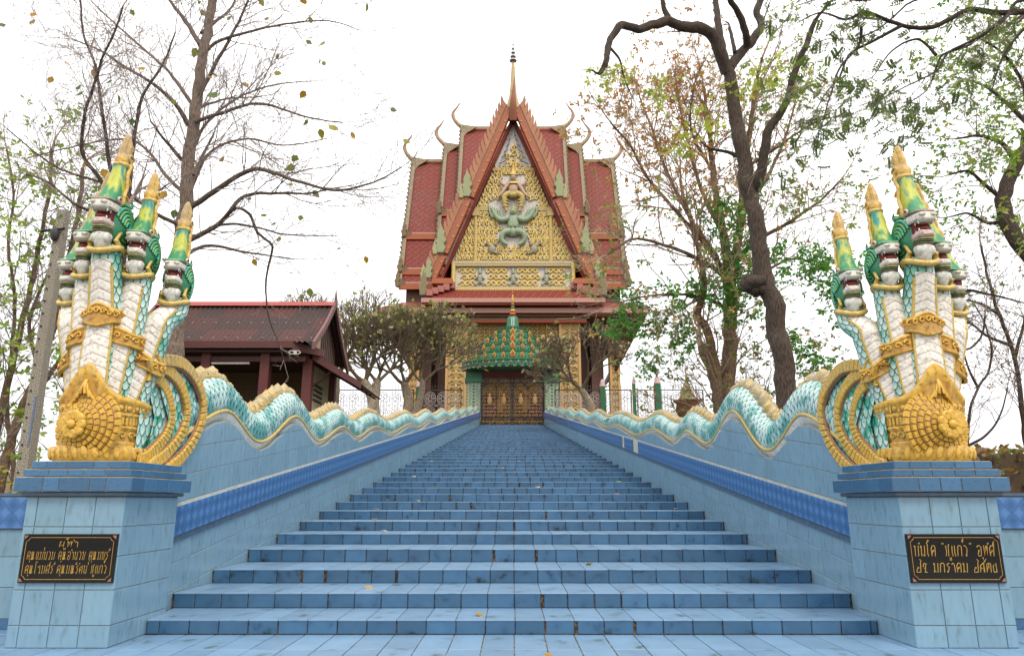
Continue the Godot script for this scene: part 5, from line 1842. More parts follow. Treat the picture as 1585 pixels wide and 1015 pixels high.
func flame(m: Mesher, at: Vector3, h: float, dir: float, col: Color, thick := 0.25) -> void:    # a flame shaped leaf standing up
	var ol := PackedVector2Array()
	for q in [[-0.16, 0.0], [0.18, 0.0], [0.3, 0.16], [0.2, 0.3], [0.34, 0.42], [0.2, 0.55], [0.24, 0.7], [0.1, 0.82], [0.02, 1.0], [-0.04, 0.8], [-0.16, 0.62], [-0.14, 0.48], [-0.28, 0.34], [-0.2, 0.2]]:
		ol.push_back(Vector2(q[0] * dir * h * 0.6, q[1] * h))
	m.extrude(ol, Transform3D(Basis.IDENTITY, at), thick, col, 0.05)

func temple() -> void:
	var rt := roof_tile_textures()
	var tile := mat(lin(1, 1, 1), 0.6, rt[0], 1.0, {"uv": true, "height": rt[1], "hscale": 5.0})
	var orange := Color(0.42, 0.115, 0.04)
	var brownred := Color(0.30, 0.10, 0.05)
	var pale := Color(0.47, 0.41, 0.31)
	var root := thing("temple_hall", "tall red roofed temple hall with gilded pediment behind the gate", "temple", Vector3(0.1, 0, 0))
	# ---- the crossing roofs, three lengths, each with skirts below
	var zr := -64.0
	# [half length, ridge y, then breaks: y, z]
	var tiers := [[5.05, 37.05, [[26.7, -60.6], [21.5, -59.3]]], [6.65, 35.1, [[26.9, -60.9], [21.9, -59.6]]], [9.75, 33.5, [[24.6, -60.4], [20.9, -59.3], [19.4, -58.7]]]]
	for k in 3:
		var hl: float = tiers[k][0]
		var yr: float = tiers[k][1]
		var breaks: Array = tiers[k][2]
		var dz := (2 - k) * 0.35
		for e in [1.0, -1.0]:                 # front and back slopes
			var y := yr
			var z := 0.0
			for b in breaks.size():
				var yb: float = breaks[b][0]
				var zb: float = (breaks[b][1] - zr) + dz
				var grow := 0.06 * b
				var m := Mesher.new()
				var p := [Vector3(-hl - grow, yb, zr + e * zb), Vector3(hl + grow, yb, zr + e * zb), Vector3(hl + grow, y, zr + e * z), Vector3(-hl - grow, y, zr + e * z)]
				if e < 0: p = [p[1], p[0], p[3], p[2]]
				roof_slab(m, p[0], p[1], p[2], p[3], 0.25, 0.85)
				part("roof_slope", m.mesh(tile), root)
				if e > 0:
					m = Mesher.new()
					m.box(Vector3(-hl - grow, yb - 0.55, zr + zb - 0.1), Vector3(hl + grow, yb - 0.02, zr + zb + 0.14), orange)
					m.box(Vector3(-hl - grow, yb - 0.02, zr + zb - 0.2), Vector3(hl + grow, yb + 0.13, zr + zb + 0.07), Color(0.5, 0.3, 0.24))
					part("fascia", m.mesh(M.plain), root)
					for s in [-1.0, 1.0]:       # verge boards with small upright leaves
						m = Mesher.new()
						var a := Vector3(s * (hl + grow), yb - 0.3, zr + zb + 0.2)
						var c := Vector3(s * (hl + grow), y + 0.15, zr + z + 0.15)
						var bw := 0.42
						m.hexa([a + Vector3(-0.2, 0, 0), a + Vector3(0.2, 0, 0), a + Vector3(0.2, 0, -bw), a + Vector3(-0.2, 0, -bw), c + Vector3(-0.2, 0, 0), c + Vector3(0.2, 0, 0), c + Vector3(0.2, 0, -bw), c + Vector3(-0.2, 0, -bw)], pale)
						var nn := int(a.distance_to(c) / 0.55)
						for i in nn:
							var q := a.lerp(c, (i + 0.5) / nn) + Vector3(s * 0.1, 0, 0)
							m.tri(q + Vector3(0, -0.2, 0.12), q + Vector3(s * 0.24, 0.24, 0.0), q + Vector3(0, 0.22, 0.12), Color(0.36, 0.28, 0.15))
							m.tri(q + Vector3(0, 0.22, 0.12), q + Vector3(s * 0.24, 0.24, 0.0), q + Vector3(0, -0.2, 0.12), Color(0.36, 0.28, 0.15))
						var dark := 0.18
						m.box(Vector3(minf(s * (hl + grow - 0.55), s * (hl + grow - 0.2)), minf(a.y, c.y) + 0.1, a.z - 0.25), Vector3(maxf(s * (hl + grow - 0.55), s * (hl + grow - 0.2)), a.y + 0.5, a.z - 0.05), Color(0.3, 0.26, 0.17))
						part("verge_board", m.mesh(M.aged), root)
						m = Mesher.new()
						flame(m, Vector3(s * (hl + grow + 0.12), yb - 0.35, zr + zb + 0.1), 1.6, -s, Color(0.34, 0.29, 0.17), 0.2)
						part("flame_finial", m.mesh(M.aged), root)
				y = yb - 0.45
				z = zb - 0.05
		var m := Mesher.new()
		m.box(Vector3(-hl, yr - 0.06, zr - 0.18), Vector3(hl, yr + 0.24, zr + 0.18), Color(0.52, 0.46, 0.35))
		for s in [-1.0, 1.0]:
			m.extrude(PackedVector2Array([Vector2(s * hl, yr + 0.3), Vector2(s * (hl - 1.5), yr + 0.05), Vector2(s * (hl - 0.5), yr - 0.6), Vector2(s * (hl - 0.1), yr - 1.2), Vector2(s * (hl + 0.15), yr - 0.1)]), Transform3D(Basis.IDENTITY, Vector3(0, 0, zr + 0.32)), 0.12, Color(0.55, 0.47, 0.34))
		part("ridge", m.mesh(M.aged), root)
		for s in [-1.0, 1.0]:
			chofa(root, Vector3(s * (hl - 0.1), yr + 0.1, zr + 0.2), s, 1.0)
			# gable end wall of the tier
			m = Mesher.new()
			var zb: float = breaks[0][1] - zr
			m.tri(Vector3(s * (hl - 0.5), yr - 0.4, zr), Vector3(s * (hl - 0.5), breaks[0][0], zr + s * zb), Vector3(s * (hl - 0.5), breaks[0][0], zr - s * zb), brownred)
			part("gable_wall", m.mesh(M.plain), root)
	# ---- front gable: its own roof, pediment and bargeboards
	var zp := -56.2
	var apex := 34.2
	var foot := 18.7
	var hwf := 6.1
	for s in [-1.0, 1.0]:
		var m := Mesher.new()
		var p := [Vector3(0, apex - 0.3, zp + 0.5), Vector3(0, apex - 0.3, zr), Vector3(s * hwf, foot, zr), Vector3(s * hwf, foot, zp + 0.5)]
		if s > 0: roof_slab(m, p[3], p[2], p[1], p[0], 0.25, 0.85)
		else: roof_slab(m, p[2], p[3], p[0], p[1], 0.25, 0.85)
		part("gable_roof", m.mesh(tile), root)
	gable_boards(root, zp, apex, foot, hwf, orange, brownred)
	pediment(root, zp)
	# spire on the apex
	var m := Mesher.new()
	m.lathe([Vector2(0.75, apex - 0.5), Vector2(0.6, apex + 0.6), Vector2(0.36, apex + 1.6), Vector2(0.24, apex + 2.8), Vector2(0.17, apex + 4.4), Vector2(0.1, apex + 5.0), Vector2(0.0, apex + 5.05)], 12, Transform3D(Basis.IDENTITY, Vector3(0, 0, zp + 0.2)), Color(0.55, 0.42, 0.2))
	part("spire", m.mesh(M.plain), root)
	m = Mesher.new()
	var horn := spline([Vector3(0, apex - 1.2, zp + 0.9), Vector3(0, apex + 0.2, zp + 1.3), Vector3(0.05, apex + 1.6, zp + 1.2), Vector3(0.12, apex + 3.0, zp + 0.9)], 12)
	m.tube(horn, PackedFloat32Array([0.35, 0.36, 0.35, 0.33, 0.3, 0.26, 0.22, 0.18, 0.14, 0.1, 0.08, 0.06, 0.03]), 8, brownred, true)
	part("horn_finial", m.mesh(M.plain), root)
	m = Mesher.new()
	m.tube(PackedVector3Array([Vector3(0, apex + 4.9, zp + 0.2), Vector3(0, apex + 7.4, zp + 0.2)]), PackedFloat32Array([0.05, 0.03]), 6, Color(0.35, 0.36, 0.37))
	for r in [[0.34, 5.1], [0.27, 5.5], [0.2, 5.9], [0.14, 6.3], [0.09, 6.7]]:
		m.lathe([Vector2(r[0], apex + r[1]), Vector2(r[0] * 0.95, apex + r[1] + 0.1), Vector2(0.03, apex + r[1] + 0.3)], 10, Transform3D(Basis.IDENTITY, Vector3(0, 0, zp + 0.2)), Color(0.55, 0.57, 0.6))
	part("spire_parasol", m.mesh(M.plain), root)
	# ---- front skirt roof, fascias, entablature
	m = Mesher.new()
	roof_slab(m, Vector3(-7.2, 16.85, zp + 1.9), Vector3(7.2, 16.85, zp + 1.9), Vector3(5.0, 18.0, zp + 0.3), Vector3(-5.0, 18.0, zp + 0.3), 0.15, 0.85)
	part("skirt_roof", m.mesh(tile), root)
	for s in [-1.0, 1.0]:
		m = Mesher.new()
		for i in 5:                           # stepped hip tiles
			var f := i / 5.0
			var c := Vector3(s * lerpf(5.0, 7.1, f), lerpf(18.2, 17.0, f), zp + lerpf(0.5, 1.9, f))
			m.box(c - Vector3(0.24, 0.2, 0.2), c + Vector3(0.24, 0.32, 0.3), Color(0.42, 0.15, 0.12))
		part("hip_tiles", m.mesh(M.plain), root)
		m = Mesher.new()
		flame(m, Vector3(s * 7.25, 17.1, zp + 1.6), 2.2, -s, Color(0.38, 0.34, 0.22), 0.2)
		part("flame_finial", m.mesh(M.aged), root)
		m = Mesher.new()                      # bracket block under the bargeboard foot
		m.box(Vector3(minf(s * 4.95, s * 6.6), 18.3, zp - 0.4), Vector3(maxf(s * 4.95, s * 6.6), 18.75, zp + 1.1), orange)
		m.box(Vector3(minf(s * 5.2, s * 6.2), 17.75, zp - 0.4), Vector3(maxf(s * 5.2, s * 6.2), 18.3, zp + 0.8), brownred)
		part("bracket", m.mesh(M.plain), root)
	m = Mesher.new()
	m.box(Vector3(-7.3, 16.45, zp + 1.7), Vector3(7.3, 16.8, zp + 2.05), Color(0.52, 0.27, 0.22))
	m.box(Vector3(-7.2, 16.3, zp + 1.2), Vector3(7.2, 16.45, zp + 1.9), Color(0.33, 0.09, 0.05))
	part("fascia", m.mesh(M.plain), root)
	m = Mesher.new()
	m.box(Vector3(-5.9, 15.35, zp + 0.1), Vector3(5.9, 16.7, zp + 0.7), Color(0.44, 0.35, 0.24))
	part("beam", m.mesh(M.plain), root)
	m = Mesher.new()
	m.box(Vector3(-5.9, 15.1, zp + 0.15), Vector3(5.9, 15.34, zp + 0.85), Color(0.42, 0.09, 0.04))
	part("beam_trim", m.mesh(M.plain), root)
	m = Mesher.new()
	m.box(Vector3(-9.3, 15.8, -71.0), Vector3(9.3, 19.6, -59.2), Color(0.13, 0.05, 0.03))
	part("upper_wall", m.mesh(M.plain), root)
	m = Mesher.new()                          # wide lower eaves with their sloping soffit
	roof_slab(m, Vector3(-10.8, 16.2, -54.9), Vector3(10.8, 16.2, -54.9), Vector3(9.3, 17.4, -57.6), Vector3(-9.3, 17.4, -57.6), 0.2, 0.85)
	part("lower_roof", m.mesh(tile), root)
	m = Mesher.new()
	m.box(Vector3(-10.9, 15.75, -55.0), Vector3(10.9, 16.15, -54.75), Color(0.50, 0.26, 0.21))
	part("fascia", m.mesh(M.plain), root)
	for s in [-1.0, 1.0]:
		m = Mesher.new()
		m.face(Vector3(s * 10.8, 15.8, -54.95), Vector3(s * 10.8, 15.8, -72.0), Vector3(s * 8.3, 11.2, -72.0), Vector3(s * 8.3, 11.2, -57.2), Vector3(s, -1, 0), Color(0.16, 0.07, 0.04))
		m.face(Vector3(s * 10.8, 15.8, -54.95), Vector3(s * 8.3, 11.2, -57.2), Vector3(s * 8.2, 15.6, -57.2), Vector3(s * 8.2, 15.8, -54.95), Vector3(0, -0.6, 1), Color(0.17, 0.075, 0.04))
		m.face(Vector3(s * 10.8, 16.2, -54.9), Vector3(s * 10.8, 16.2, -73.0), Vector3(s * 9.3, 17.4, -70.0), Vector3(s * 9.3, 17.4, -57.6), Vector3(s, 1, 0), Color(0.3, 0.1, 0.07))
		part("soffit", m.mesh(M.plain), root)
	m = Mesher.new()
	m.box(Vector3(-10.7, 15.55, -72.0), Vector3(10.7, 15.7, -55.1), Color(0.2, 0.09, 0.05))
	part("eave_ceiling", m.mesh(M.plain), root)
	# ---- walls and columns
	m = Mesher.new()
	m.box(Vector3(-7.6, 6.0, -72.0), Vector3(7.6, 20.5, -61.0), Color(0.10, 0.045, 0.025))
	part("wall", m.mesh(M.plain), root)
	m = Mesher.new()
	m.box(Vector3(-9.6, 5.4, -73), Vector3(9.6, 6.5, -55.0), Color(0.36, 0.3, 0.22))
	part("plinth", m.mesh(M.plain), root)
	var leafgold := Color(0.52, 0.33, 0.09)
	for q in [[-4.55, 0.85, 0, -56.6], [4.55, 0.85, 0, -56.6], [-8.1, 0.42, 0, -57.6], [8.3, 0.42, 0, -57.6], [-7.3, 0.5, 1, -58.6], [7.0, 0.5, 1, -58.6], [-5.9, 0.45, 1, -59.5], [5.9, 0.45, 1, -59.5]]:
		m = Mesher.new()
		var w: float = q[1]
		m.box(Vector3(q[0] - w, 6.4, q[3] - w), Vector3(q[0] + w, 15.3, q[3] + w), Color(0.55, 0.38, 0.16) if q[2] == 0 else Color(0.12, 0.05, 0.03))
		if q[2] == 0:
			for e in [-1.0, 1.0]:
				m.box(Vector3(q[0] + e * (w - 0.1) - 0.1, 6.45, q[3] + w), Vector3(q[0] + e * (w - 0.1) + 0.1, 15.2, q[3] + w + 0.1), Color(0.58, 0.35, 0.14))
			for i in 15:
				var cy := 6.9 + i * 0.56
				for e in [-1.0, 1.0]:
					scroll(m, Transform3D(Basis.IDENTITY, Vector3(q[0] + e * w * 0.33, cy, q[3] + w + 0.03)), w * 0.3, e, 0.06, leafgold)
				m.ball(Vector3(q[0], cy + 0.28, q[3] + w), Vector3(w * 0.16, 0.2, 0.07), Color(0.55, 0.42, 0.2), Transform3D.IDENTITY, 4, 8)
		part("column", m.mesh(M.plain), root)
	# lacy gold arch between the front columns
	m = Mesher.new()
	for s in [-1.0, 1.0]:
		for i in 34:
			for j in 26:
				var x := 3.75 - i * 0.19
				var y := 15.0 - j * 0.3
				if x < 0.0: continue
				var lim := 14.6 - 6.4 * pow(x / 3.75, 2.2)      # the opening's curve, with cusps
				lim += 0.35 * absf(sin(x * 3.2))
				if y < lim: continue
				if (i + j) % 2: continue
				scroll(m, Transform3D(Basis.IDENTITY, Vector3(s * x, y, zp + 0.25)), 0.2, s * (1.0 if j % 2 else -1.0), 0.065, Color(0.50, 0.33, 0.08).lerp(Color(0.42, 0.30, 0.14), rng.randf()), 7)
	part("lace_arch", m.mesh(M.plain), root, true)
	# carved gold door panels seen through the gate
	m = Mesher.new()
	m.box(Vector3(-2.3, 6.5, -60.98), Vector3(2.3, 11.5, -60.8), Color(0.09, 0.045, 0.02))
	for i in 13:
		for j in 14:
			if (i + j) % 3 == 0: continue
			scroll(m, Transform3D(Basis.IDENTITY, Vector3(-1.95 + i * 0.325, 6.9 + j * 0.33, -60.78)), 0.17, 1.0 if i < 6 else -1.0, 0.06, Color(0.42, 0.25, 0.07), 7)
	for e in [-1, 1]:
		m.ball(Vector3(e * 1.1, 9.2, -60.75), Vector3(0.34, 0.7, 0.14), Color(0.46, 0.3, 0.1))
		m.ball(Vector3(e * 1.1, 10.15, -60.75), Vector3(0.2, 0.28, 0.14), Color(0.46, 0.3, 0.1))
	part("carved_door", m.mesh(M.plain), root)

func gable_boards(root: Node3D, zp: float, apex: float, foot: float, hwf: float, orange: Color, brownred: Color) -> void:
	for s in [-1.0, 1.0]:
		var a := Vector3(0, apex, zp + 0.75)
		var z := Vector3(s * hwf, foot, zp + 0.75)
		for t in [[0.0, 0.54], [0.56, 0.86], [0.88, 1.0]]:
			var p0 := a.lerp(z, t[0]) + Vector3(s * 0.22 * t[0], 0, 0)
			var p1 := a.lerp(z, t[1]) + Vector3(s * 0.22 * t[0], 0, 0)
			var along := (p1 - p0).normalized()
			var out := Vector3(-along.y * 1.0, along.x, 0) * (1.0 if s > 0 else -1.0)
			if out.y < 0: out = -out
			var m := Mesher.new()
			var q := [p0, p1, p1 + out * 0.75, p0 + out * 0.75]
			for e in [[0.0, 0.3, 0.3, orange], [0.3, 0.72, 0.16, Color(0.36, 0.13, 0.065)]]:
				var lo0: Vector3 = p0 + out * e[0]
				var lo1: Vector3 = p1 + out * e[0]
				var hi0: Vector3 = p0 + out * e[1]
				var hi1: Vector3 = p1 + out * e[1]
				var dz := Vector3(0, 0, e[2])
				m.face(lo0 + dz, lo1 + dz, hi1 + dz, hi0 + dz, Vector3.BACK, e[3])
				m.face(lo0 + dz, lo1 + dz, lo1 - Vector3(0, 0, 0.3), lo0 - Vector3(0, 0, 0.3), -out, e[3])
				m.face(hi0 + dz, hi1 + dz, hi1 - Vector3(0, 0, 0.3), hi0 - Vector3(0, 0, 0.3), out, e[3])
				m.face(lo1 + dz, hi1 + dz, hi1 - Vector3(0, 0, 0.3), lo1 - Vector3(0, 0, 0.3), along, e[3])
				m.face(lo0 - Vector3(0, 0, 0.3), lo1 - Vector3(0, 0, 0.3), hi1 - Vector3(0, 0, 0.3), hi0 - Vector3(0, 0, 0.3), Vector3.FORWARD, e[3])
			var n := int(p0.distance_to(p1) / 0.95)
			for i in n:                       # round studs on the lower board
				m.ball(p0.lerp(p1, (i + 0.5) / n) + out * 0.15 + Vector3(0, 0, 0.3), Vector3(0.1, 0.1, 0.06), Color(0.5, 0.3, 0.12), Transform3D.IDENTITY, 4, 7)
			part("bargeboard", m.mesh(M.plain), root)
			var teeth := maxi(3, int(p0.distance_to(p1) / 0.62))
			for i in teeth:
				m = Mesher.new()
				var c := p0.lerp(p1, (i + 0.5) / teeth) + out * 0.6
				var up := -along
				var ol := PackedVector2Array()
				for w in [[-0.4, 0.0], [0.42, 0.0], [0.6, 0.45], [0.98, 0.85], [0.5, 0.78], [0.1, 0.55]]:
					ol.push_back(Vector2(w[0] * 1.0 + w[1] * 0.25, w[1] * 0.95))
				var b := Basis(up, out, up.cross(out))
				var xf := Transform3D(b, c)
				if b.z.z < 0:
					xf = Transform3D(Basis(-up, out, (-up).cross(out)), c)
					for w in ol.size(): ol[w].x = -ol[w].x
				m.extrude(ol, xf, 0.22, Color(0.38, 0.155, 0.08).lerp(Color(0.46, 0.21, 0.11), rng.randf()), 0.05)
				part("board_fin", m.mesh(M.plain), root)
			# flame at the foot of this stretch
			m = Mesher.new()
			for w in [[0.0, 2.6 if t[0] < 0.8 else 1.9, 0.7], [0.75, 1.4, 0.35]]:
				flame(m, p1 + out * w[2] + Vector3(s * w[0], -0.2, 0.15), w[1], -s, Color(0.42, 0.38, 0.18).lerp(Color(0.22, 0.33, 0.2), 0.5 if w[0] < 0.1 else 0.1), 0.22)
			part("flame_finial", m.mesh(M.plain), root)

func pediment(root: Node3D, zp: float) -> void:
	var apex := 32.8
	var base := 20.5
	var hw := 4.85
	var back := mat(lin(1, 1, 1), 0.4, ramp_tex(0.06, [0.3, 0.48, 0.52, 0.7], [Color(0.5, 0.52, 0.66), Color(0.8, 0.78, 0.74), Color(0.88, 0.83, 0.7), Color(0.93, 0.87, 0.7)], 61, 512, FastNoiseLite.TYPE_CELLULAR), 0.5)
	var m := Mesher.new()
	m.tri(Vector3(-hw - 0.9, base - 0.2, zp), Vector3(hw + 0.9, base - 0.2, zp), Vector3(0, apex + 1.0, zp))
	m.tri(Vector3(hw + 0.9, base - 0.2, zp - 0.3), Vector3(-hw - 0.9, base - 0.2, zp - 0.3), Vector3(0, apex + 1.0, zp - 0.3))
	part("pediment_ground", m.mesh(back), root)
	var gold := Color(0.72, 0.53, 0.15)
	# gold swirls
	m = Mesher.new()
	var n := 0
	for j in 33:
		var y := base + 0.3 + j * 0.385
		var w := hw * (apex - y) / (apex - base) - 0.15
		var cols := int(w / 0.36)
		for i in cols + 1:
			for s in [-1.0, 1.0]:
				if i == 0 and s < 0: continue
				var x: float = s * i * (w / maxf(1.0, cols))
				if y < 28.2 and y > 21.8 and absf(x) < 1.15 + (0.9 if y > 24.4 and y < 26.0 else 0.0): continue
				if j > 21 and absf(x) > w - 0.4: continue
				if j > 21 and (i + j) % 3 == 0: continue
				var r := 0.22 + 0.14 * rng.randf()
				scroll(m, Transform3D(Basis(Vector3(0, 0, 1), rng.randf_range(-1.2, 1.2) + (PI if j % 2 else 0.0)), Vector3(x + rng.randf_range(-0.06, 0.06), y, zp + 0.06)), r, s, 0.085, gold.lerp(Color(0.74, 0.64, 0.36), rng.randf() * 0.8), 8)
				var tip := PackedVector3Array([Vector3(x, y, zp + 0.1), Vector3(x + s * 0.16, y + 0.25, zp + 0.14), Vector3(x + s * 0.12, y + 0.5, zp + 0.08)])
				m.tube(tip, PackedFloat32Array([0.07, 0.085, 0.01]), 4, gold)
				n += 1
	part("gold_swirls", m.mesh(M.plain), root, true)
	# slim ribs of blue and white glass under the apex
	m = Mesher.new()
	for i in 15:
		var y := 28.6 + i * 0.26
		var w := hw * (apex - y) / (apex - base)
		for s in [-1.0, 1.0]:
			m.hexa([Vector3(s * w * 0.5 - 0.02, y, zp + 0.02), Vector3(s * w + 0.02, y - 0.3, zp + 0.02), Vector3(s * w + 0.02, y - 0.3, zp - 0.02), Vector3(s * w * 0.5 - 0.02, y, zp - 0.02), Vector3(s * w * 0.5 - 0.02, y + 0.1, zp + 0.09), Vector3(s * w + 0.02, y - 0.2, zp + 0.09), Vector3(s * w + 0.02, y - 0.2, zp - 0.02), Vector3(s * w * 0.5 - 0.02, y + 0.1, zp - 0.02)], Color(0.75, 0.75, 0.74) if i % 2 else Color(0.25, 0.28, 0.48))
	part("apex_ribs", m.mesh(M.gloss), root)
	# frames: two slim columns, cross rails, frieze
	for s in [-1.0, 1.0]:
		m = Mesher.new()
		m.tube(PackedVector3Array([Vector3(s * 3.15, base, zp + 0.15), Vector3(s * 3.15, 24.6, zp + 0.15)]), PackedFloat32Array([0.17, 0.15]), 8, Color(0.62, 0.45, 0.15))
		m.box(Vector3(s * 3.15 - 0.28, 24.5, zp), Vector3(s * 3.15 + 0.28, 25.2, zp + 0.34), Color(0.5, 0.38, 0.16))
		part("slim_column", m.mesh(M.plain), root)
		m = Mesher.new()
		m.box(Vector3(minf(s * 2.0, s * 3.4), 25.0, zp), Vector3(maxf(s * 2.0, s * 3.4), 25.35, zp + 0.2), Color(0.48, 0.38, 0.18))
		m.box(Vector3(minf(s * 1.1, s * 1.9), 28.7, zp), Vector3(maxf(s * 1.1, s * 1.9), 28.95, zp + 0.2), Color(0.48, 0.38, 0.18))
		part("rail", m.mesh(M.plain), root)
	m = Mesher.new()
	m.box(Vector3(-5.0, 20.05, zp), Vector3(5.0, 20.5, zp + 0.32), Color(0.50, 0.42, 0.25))
	m.box(Vector3(-5.05, 17.75, zp), Vector3(5.05, 18.25, zp + 0.4), Color(0.55, 0.44, 0.24))
	m.box(Vector3(-5.0, 18.25, zp - 0.1), Vector3(5.0, 20.05, zp + 0.05), Color(0.60, 0.58, 0.52))
	for i in 50:
		m.ball(Vector3(-4.9 + i * 0.2, 20.28, zp + 0.33), Vector3(0.07, 0.07, 0.05), gold, Transform3D.IDENTITY, 4, 6)
		m.ball(Vector3(-4.9 + i * 0.2, 18.0, zp + 0.41), Vector3(0.07, 0.1, 0.05), gold, Transform3D.IDENTITY, 4, 6)
	part("frieze", m.mesh(M.plain), root)
	m = Mesher.new()
	for i in 20:
		for j in 3:
			var x := -4.1 + i * 0.43
			if minf(absf(x), absf(absf(x) - 2.75)) < 0.42: continue
			scroll(m, Transform3D(Basis.IDENTITY, Vector3(x + (0.1 if j % 2 else -0.1), 18.55 + j * 0.55, zp + 0.08)), 0.3, 1.0 if i % 2 else -1.0, 0.095, gold, 9)
	part("frieze_swirls", m.mesh(M.plain), root, true)
	for s in [-1.0, 1.0]:
		m = Mesher.new()
		m.tube(PackedVector3Array([Vector3(s * 4.95, 18.1, zp + 0.2), Vector3(s * 4.95, 20.3, zp + 0.2)]), PackedFloat32Array([0.18, 0.18]), 8, gold)
		part("frieze_column", m.mesh(M.plain), root)
	for x in [-2.75, 0.0, 2.75]:
		m = Mesher.new()
		var c := Color(0.36, 0.37, 0.27)
		m.ball(Vector3(x, 18.95, zp + 0.14), Vector3(0.22, 0.42, 0.16), c)
		m.ball(Vector3(x, 19.55, zp + 0.16), Vector3(0.15, 0.2, 0.14), c)
		m.lathe([Vector2(0.12, 19.7), Vector2(0.05, 19.95), Vector2(0, 20.15)], 8, Transform3D(Basis.IDENTITY, Vector3(x, 0, zp + 0.16)), c)
		for e in [-1.0, 1.0]:
			m.tube(PackedVector3Array([Vector3(x + e * 0.2, 19.25, zp + 0.14), Vector3(x + e * 0.36, 18.95, zp + 0.18), Vector3(x + e * 0.08, 19.15, zp + 0.26)]), PackedFloat32Array([0.09, 0.08, 0.06]), 6, c, true)
			m.tube(PackedVector3Array([Vector3(x + e * 0.15, 18.65, zp + 0.14), Vector3(x + e * 0.4, 18.5, zp + 0.2), Vector3(x + e * 0.15, 18.38, zp + 0.2)]), PackedFloat32Array([0.13, 0.11, 0.08]), 6, c, true)
		part("kneeling_figure", m.mesh(M.plain), root)
	for s in [-1.0, 1.0]:
		m = Mesher.new()
		var c := Color(0.34, 0.31, 0.22)
		m.ball(Vector3(s * 1.75, 21.55, zp + 0.16), Vector3(0.33, 0.4, 0.2), c)
		m.ball(Vector3(s * 1.5, 22.0, zp + 0.2), Vector3(0.17, 0.19, 0.15), c)
		m.tube(PackedVector3Array([Vector3(s * 1.9, 21.8, zp + 0.2), Vector3(s * 2.25, 22.1, zp + 0.22), Vector3(s * 2.5, 21.8, zp + 0.2)]), PackedFloat32Array([0.11, 0.1, 0.05]), 6, c, true)
		m.tube(PackedVector3Array([Vector3(s * 1.6, 21.3, zp + 0.2), Vector3(s * 1.25, 21.15, zp + 0.25), Vector3(s * 1.15, 21.5, zp + 0.2)]), PackedFloat32Array([0.13, 0.11, 0.06]), 6, c, true)
		part("small_figure", m.mesh(M.plain), root)
	# green bird man with raised wings
	m = Mesher.new()
	var gr := Color(0.30, 0.40, 0.27)
	m.ball(Vector3(0, 23.9, zp + 0.2), Vector3(0.5, 0.85, 0.28), gr)
	m.ball(Vector3(0, 23.1, zp + 0.2), Vector3(0.62, 0.45, 0.3), gr)
	m.ball(Vector3(0, 24.85, zp + 0.3), Vector3(0.27, 0.34, 0.26), gr.lerp(Color(0.4, 0.35, 0.12), 0.3))
	m.lathe([Vector2(0.22, 25.05), Vector2(0.1, 25.4), Vector2(0, 25.6)], 8, Transform3D(Basis.IDENTITY, Vector3(0, 0, zp + 0.3)), Color(0.36, 0.36, 0.16))
	m.lathe([Vector2(0.09, -0.02), Vector2(0.0, 0.22)], 6, Transform3D(Basis(Vector3.RIGHT, PI / 2), Vector3(0, 24.8, zp + 0.52)), Color(0.4, 0.33, 0.1))
	for e in [-1.0, 1.0]:
		m.tube(spline([Vector3(e * 0.4, 24.3, zp + 0.25), Vector3(e * 1.0, 24.1, zp + 0.3), Vector3(e * 1.45, 24.45, zp + 0.3), Vector3(e * 1.8, 25.2, zp + 0.25)], 8), PackedFloat32Array([0.24, 0.25, 0.25, 0.24, 0.23, 0.21, 0.2, 0.18, 0.14]), 8, gr, true)
		for f in 6:
			m.tube(PackedVector3Array([Vector3(e * (0.7 + f * 0.2), 24.05 + f * 0.06, zp + 0.26), Vector3(e * (1.0 + f * 0.19), 24.5 + f * 0.05, zp + 0.3), Vector3(e * (1.25 + f * 0.17), 25.1 + f * 0.08, zp + 0.22)]), PackedFloat32Array([0.12, 0.1, 0.03]), 5, gr.lerp(Color(0.35, 0.42, 0.26), f * 0.12), true)
		m.tube(spline([Vector3(e * 0.3, 23.1, zp + 0.3), Vector3(e * 0.85, 22.9, zp + 0.42), Vector3(e * 0.95, 22.3, zp + 0.3), Vector3(e * 0.5, 21.95, zp + 0.3)], 6), PackedFloat32Array([0.3, 0.3, 0.27, 0.24, 0.2, 0.18, 0.14]), 8, gr, true)
		m.ball(Vector3(e * 0.2, 23.55, zp + 0.5), Vector3(0.1, 0.16, 0.1), gr.lerp(Color(0.42, 0.36, 0.14), 0.5))
	part("bird_figure", m.mesh(M.plain), root)
	# crowned figure riding on it
	m = Mesher.new()
	var skin_c := Color(0.55, 0.38, 0.28)
	var cloth := Color(0.52, 0.40, 0.14)
	m.ball(Vector3(0, 27.0, zp + 0.25), Vector3(0.42, 0.62, 0.26), skin_c)
	m.ball(Vector3(0, 28.0, zp + 0.32), Vector3(0.25, 0.33, 0.25), skin_c)
	m.ball(Vector3(0, 27.96, zp + 0.57), Vector3(0.05, 0.08, 0.05), skin_c, Transform3D.IDENTITY, 4, 6)
	m.lathe([Vector2(0.3, 28.15), Vector2(0.24, 28.4), Vector2(0.1, 28.8), Vector2(0.03, 29.3), Vector2(0, 29.4)], 10, Transform3D(Basis.IDENTITY, Vector3(0, 0, zp + 0.3)), gold)
	m.lathe([Vector2(0.5, 27.35), Vector2(0.44, 27.5), Vector2(0.2, 27.6)], 12, Transform3D(Basis.IDENTITY.scaled(Vector3(1, 1, 0.6)), Vector3(0, 0, zp + 0.3)), gold)
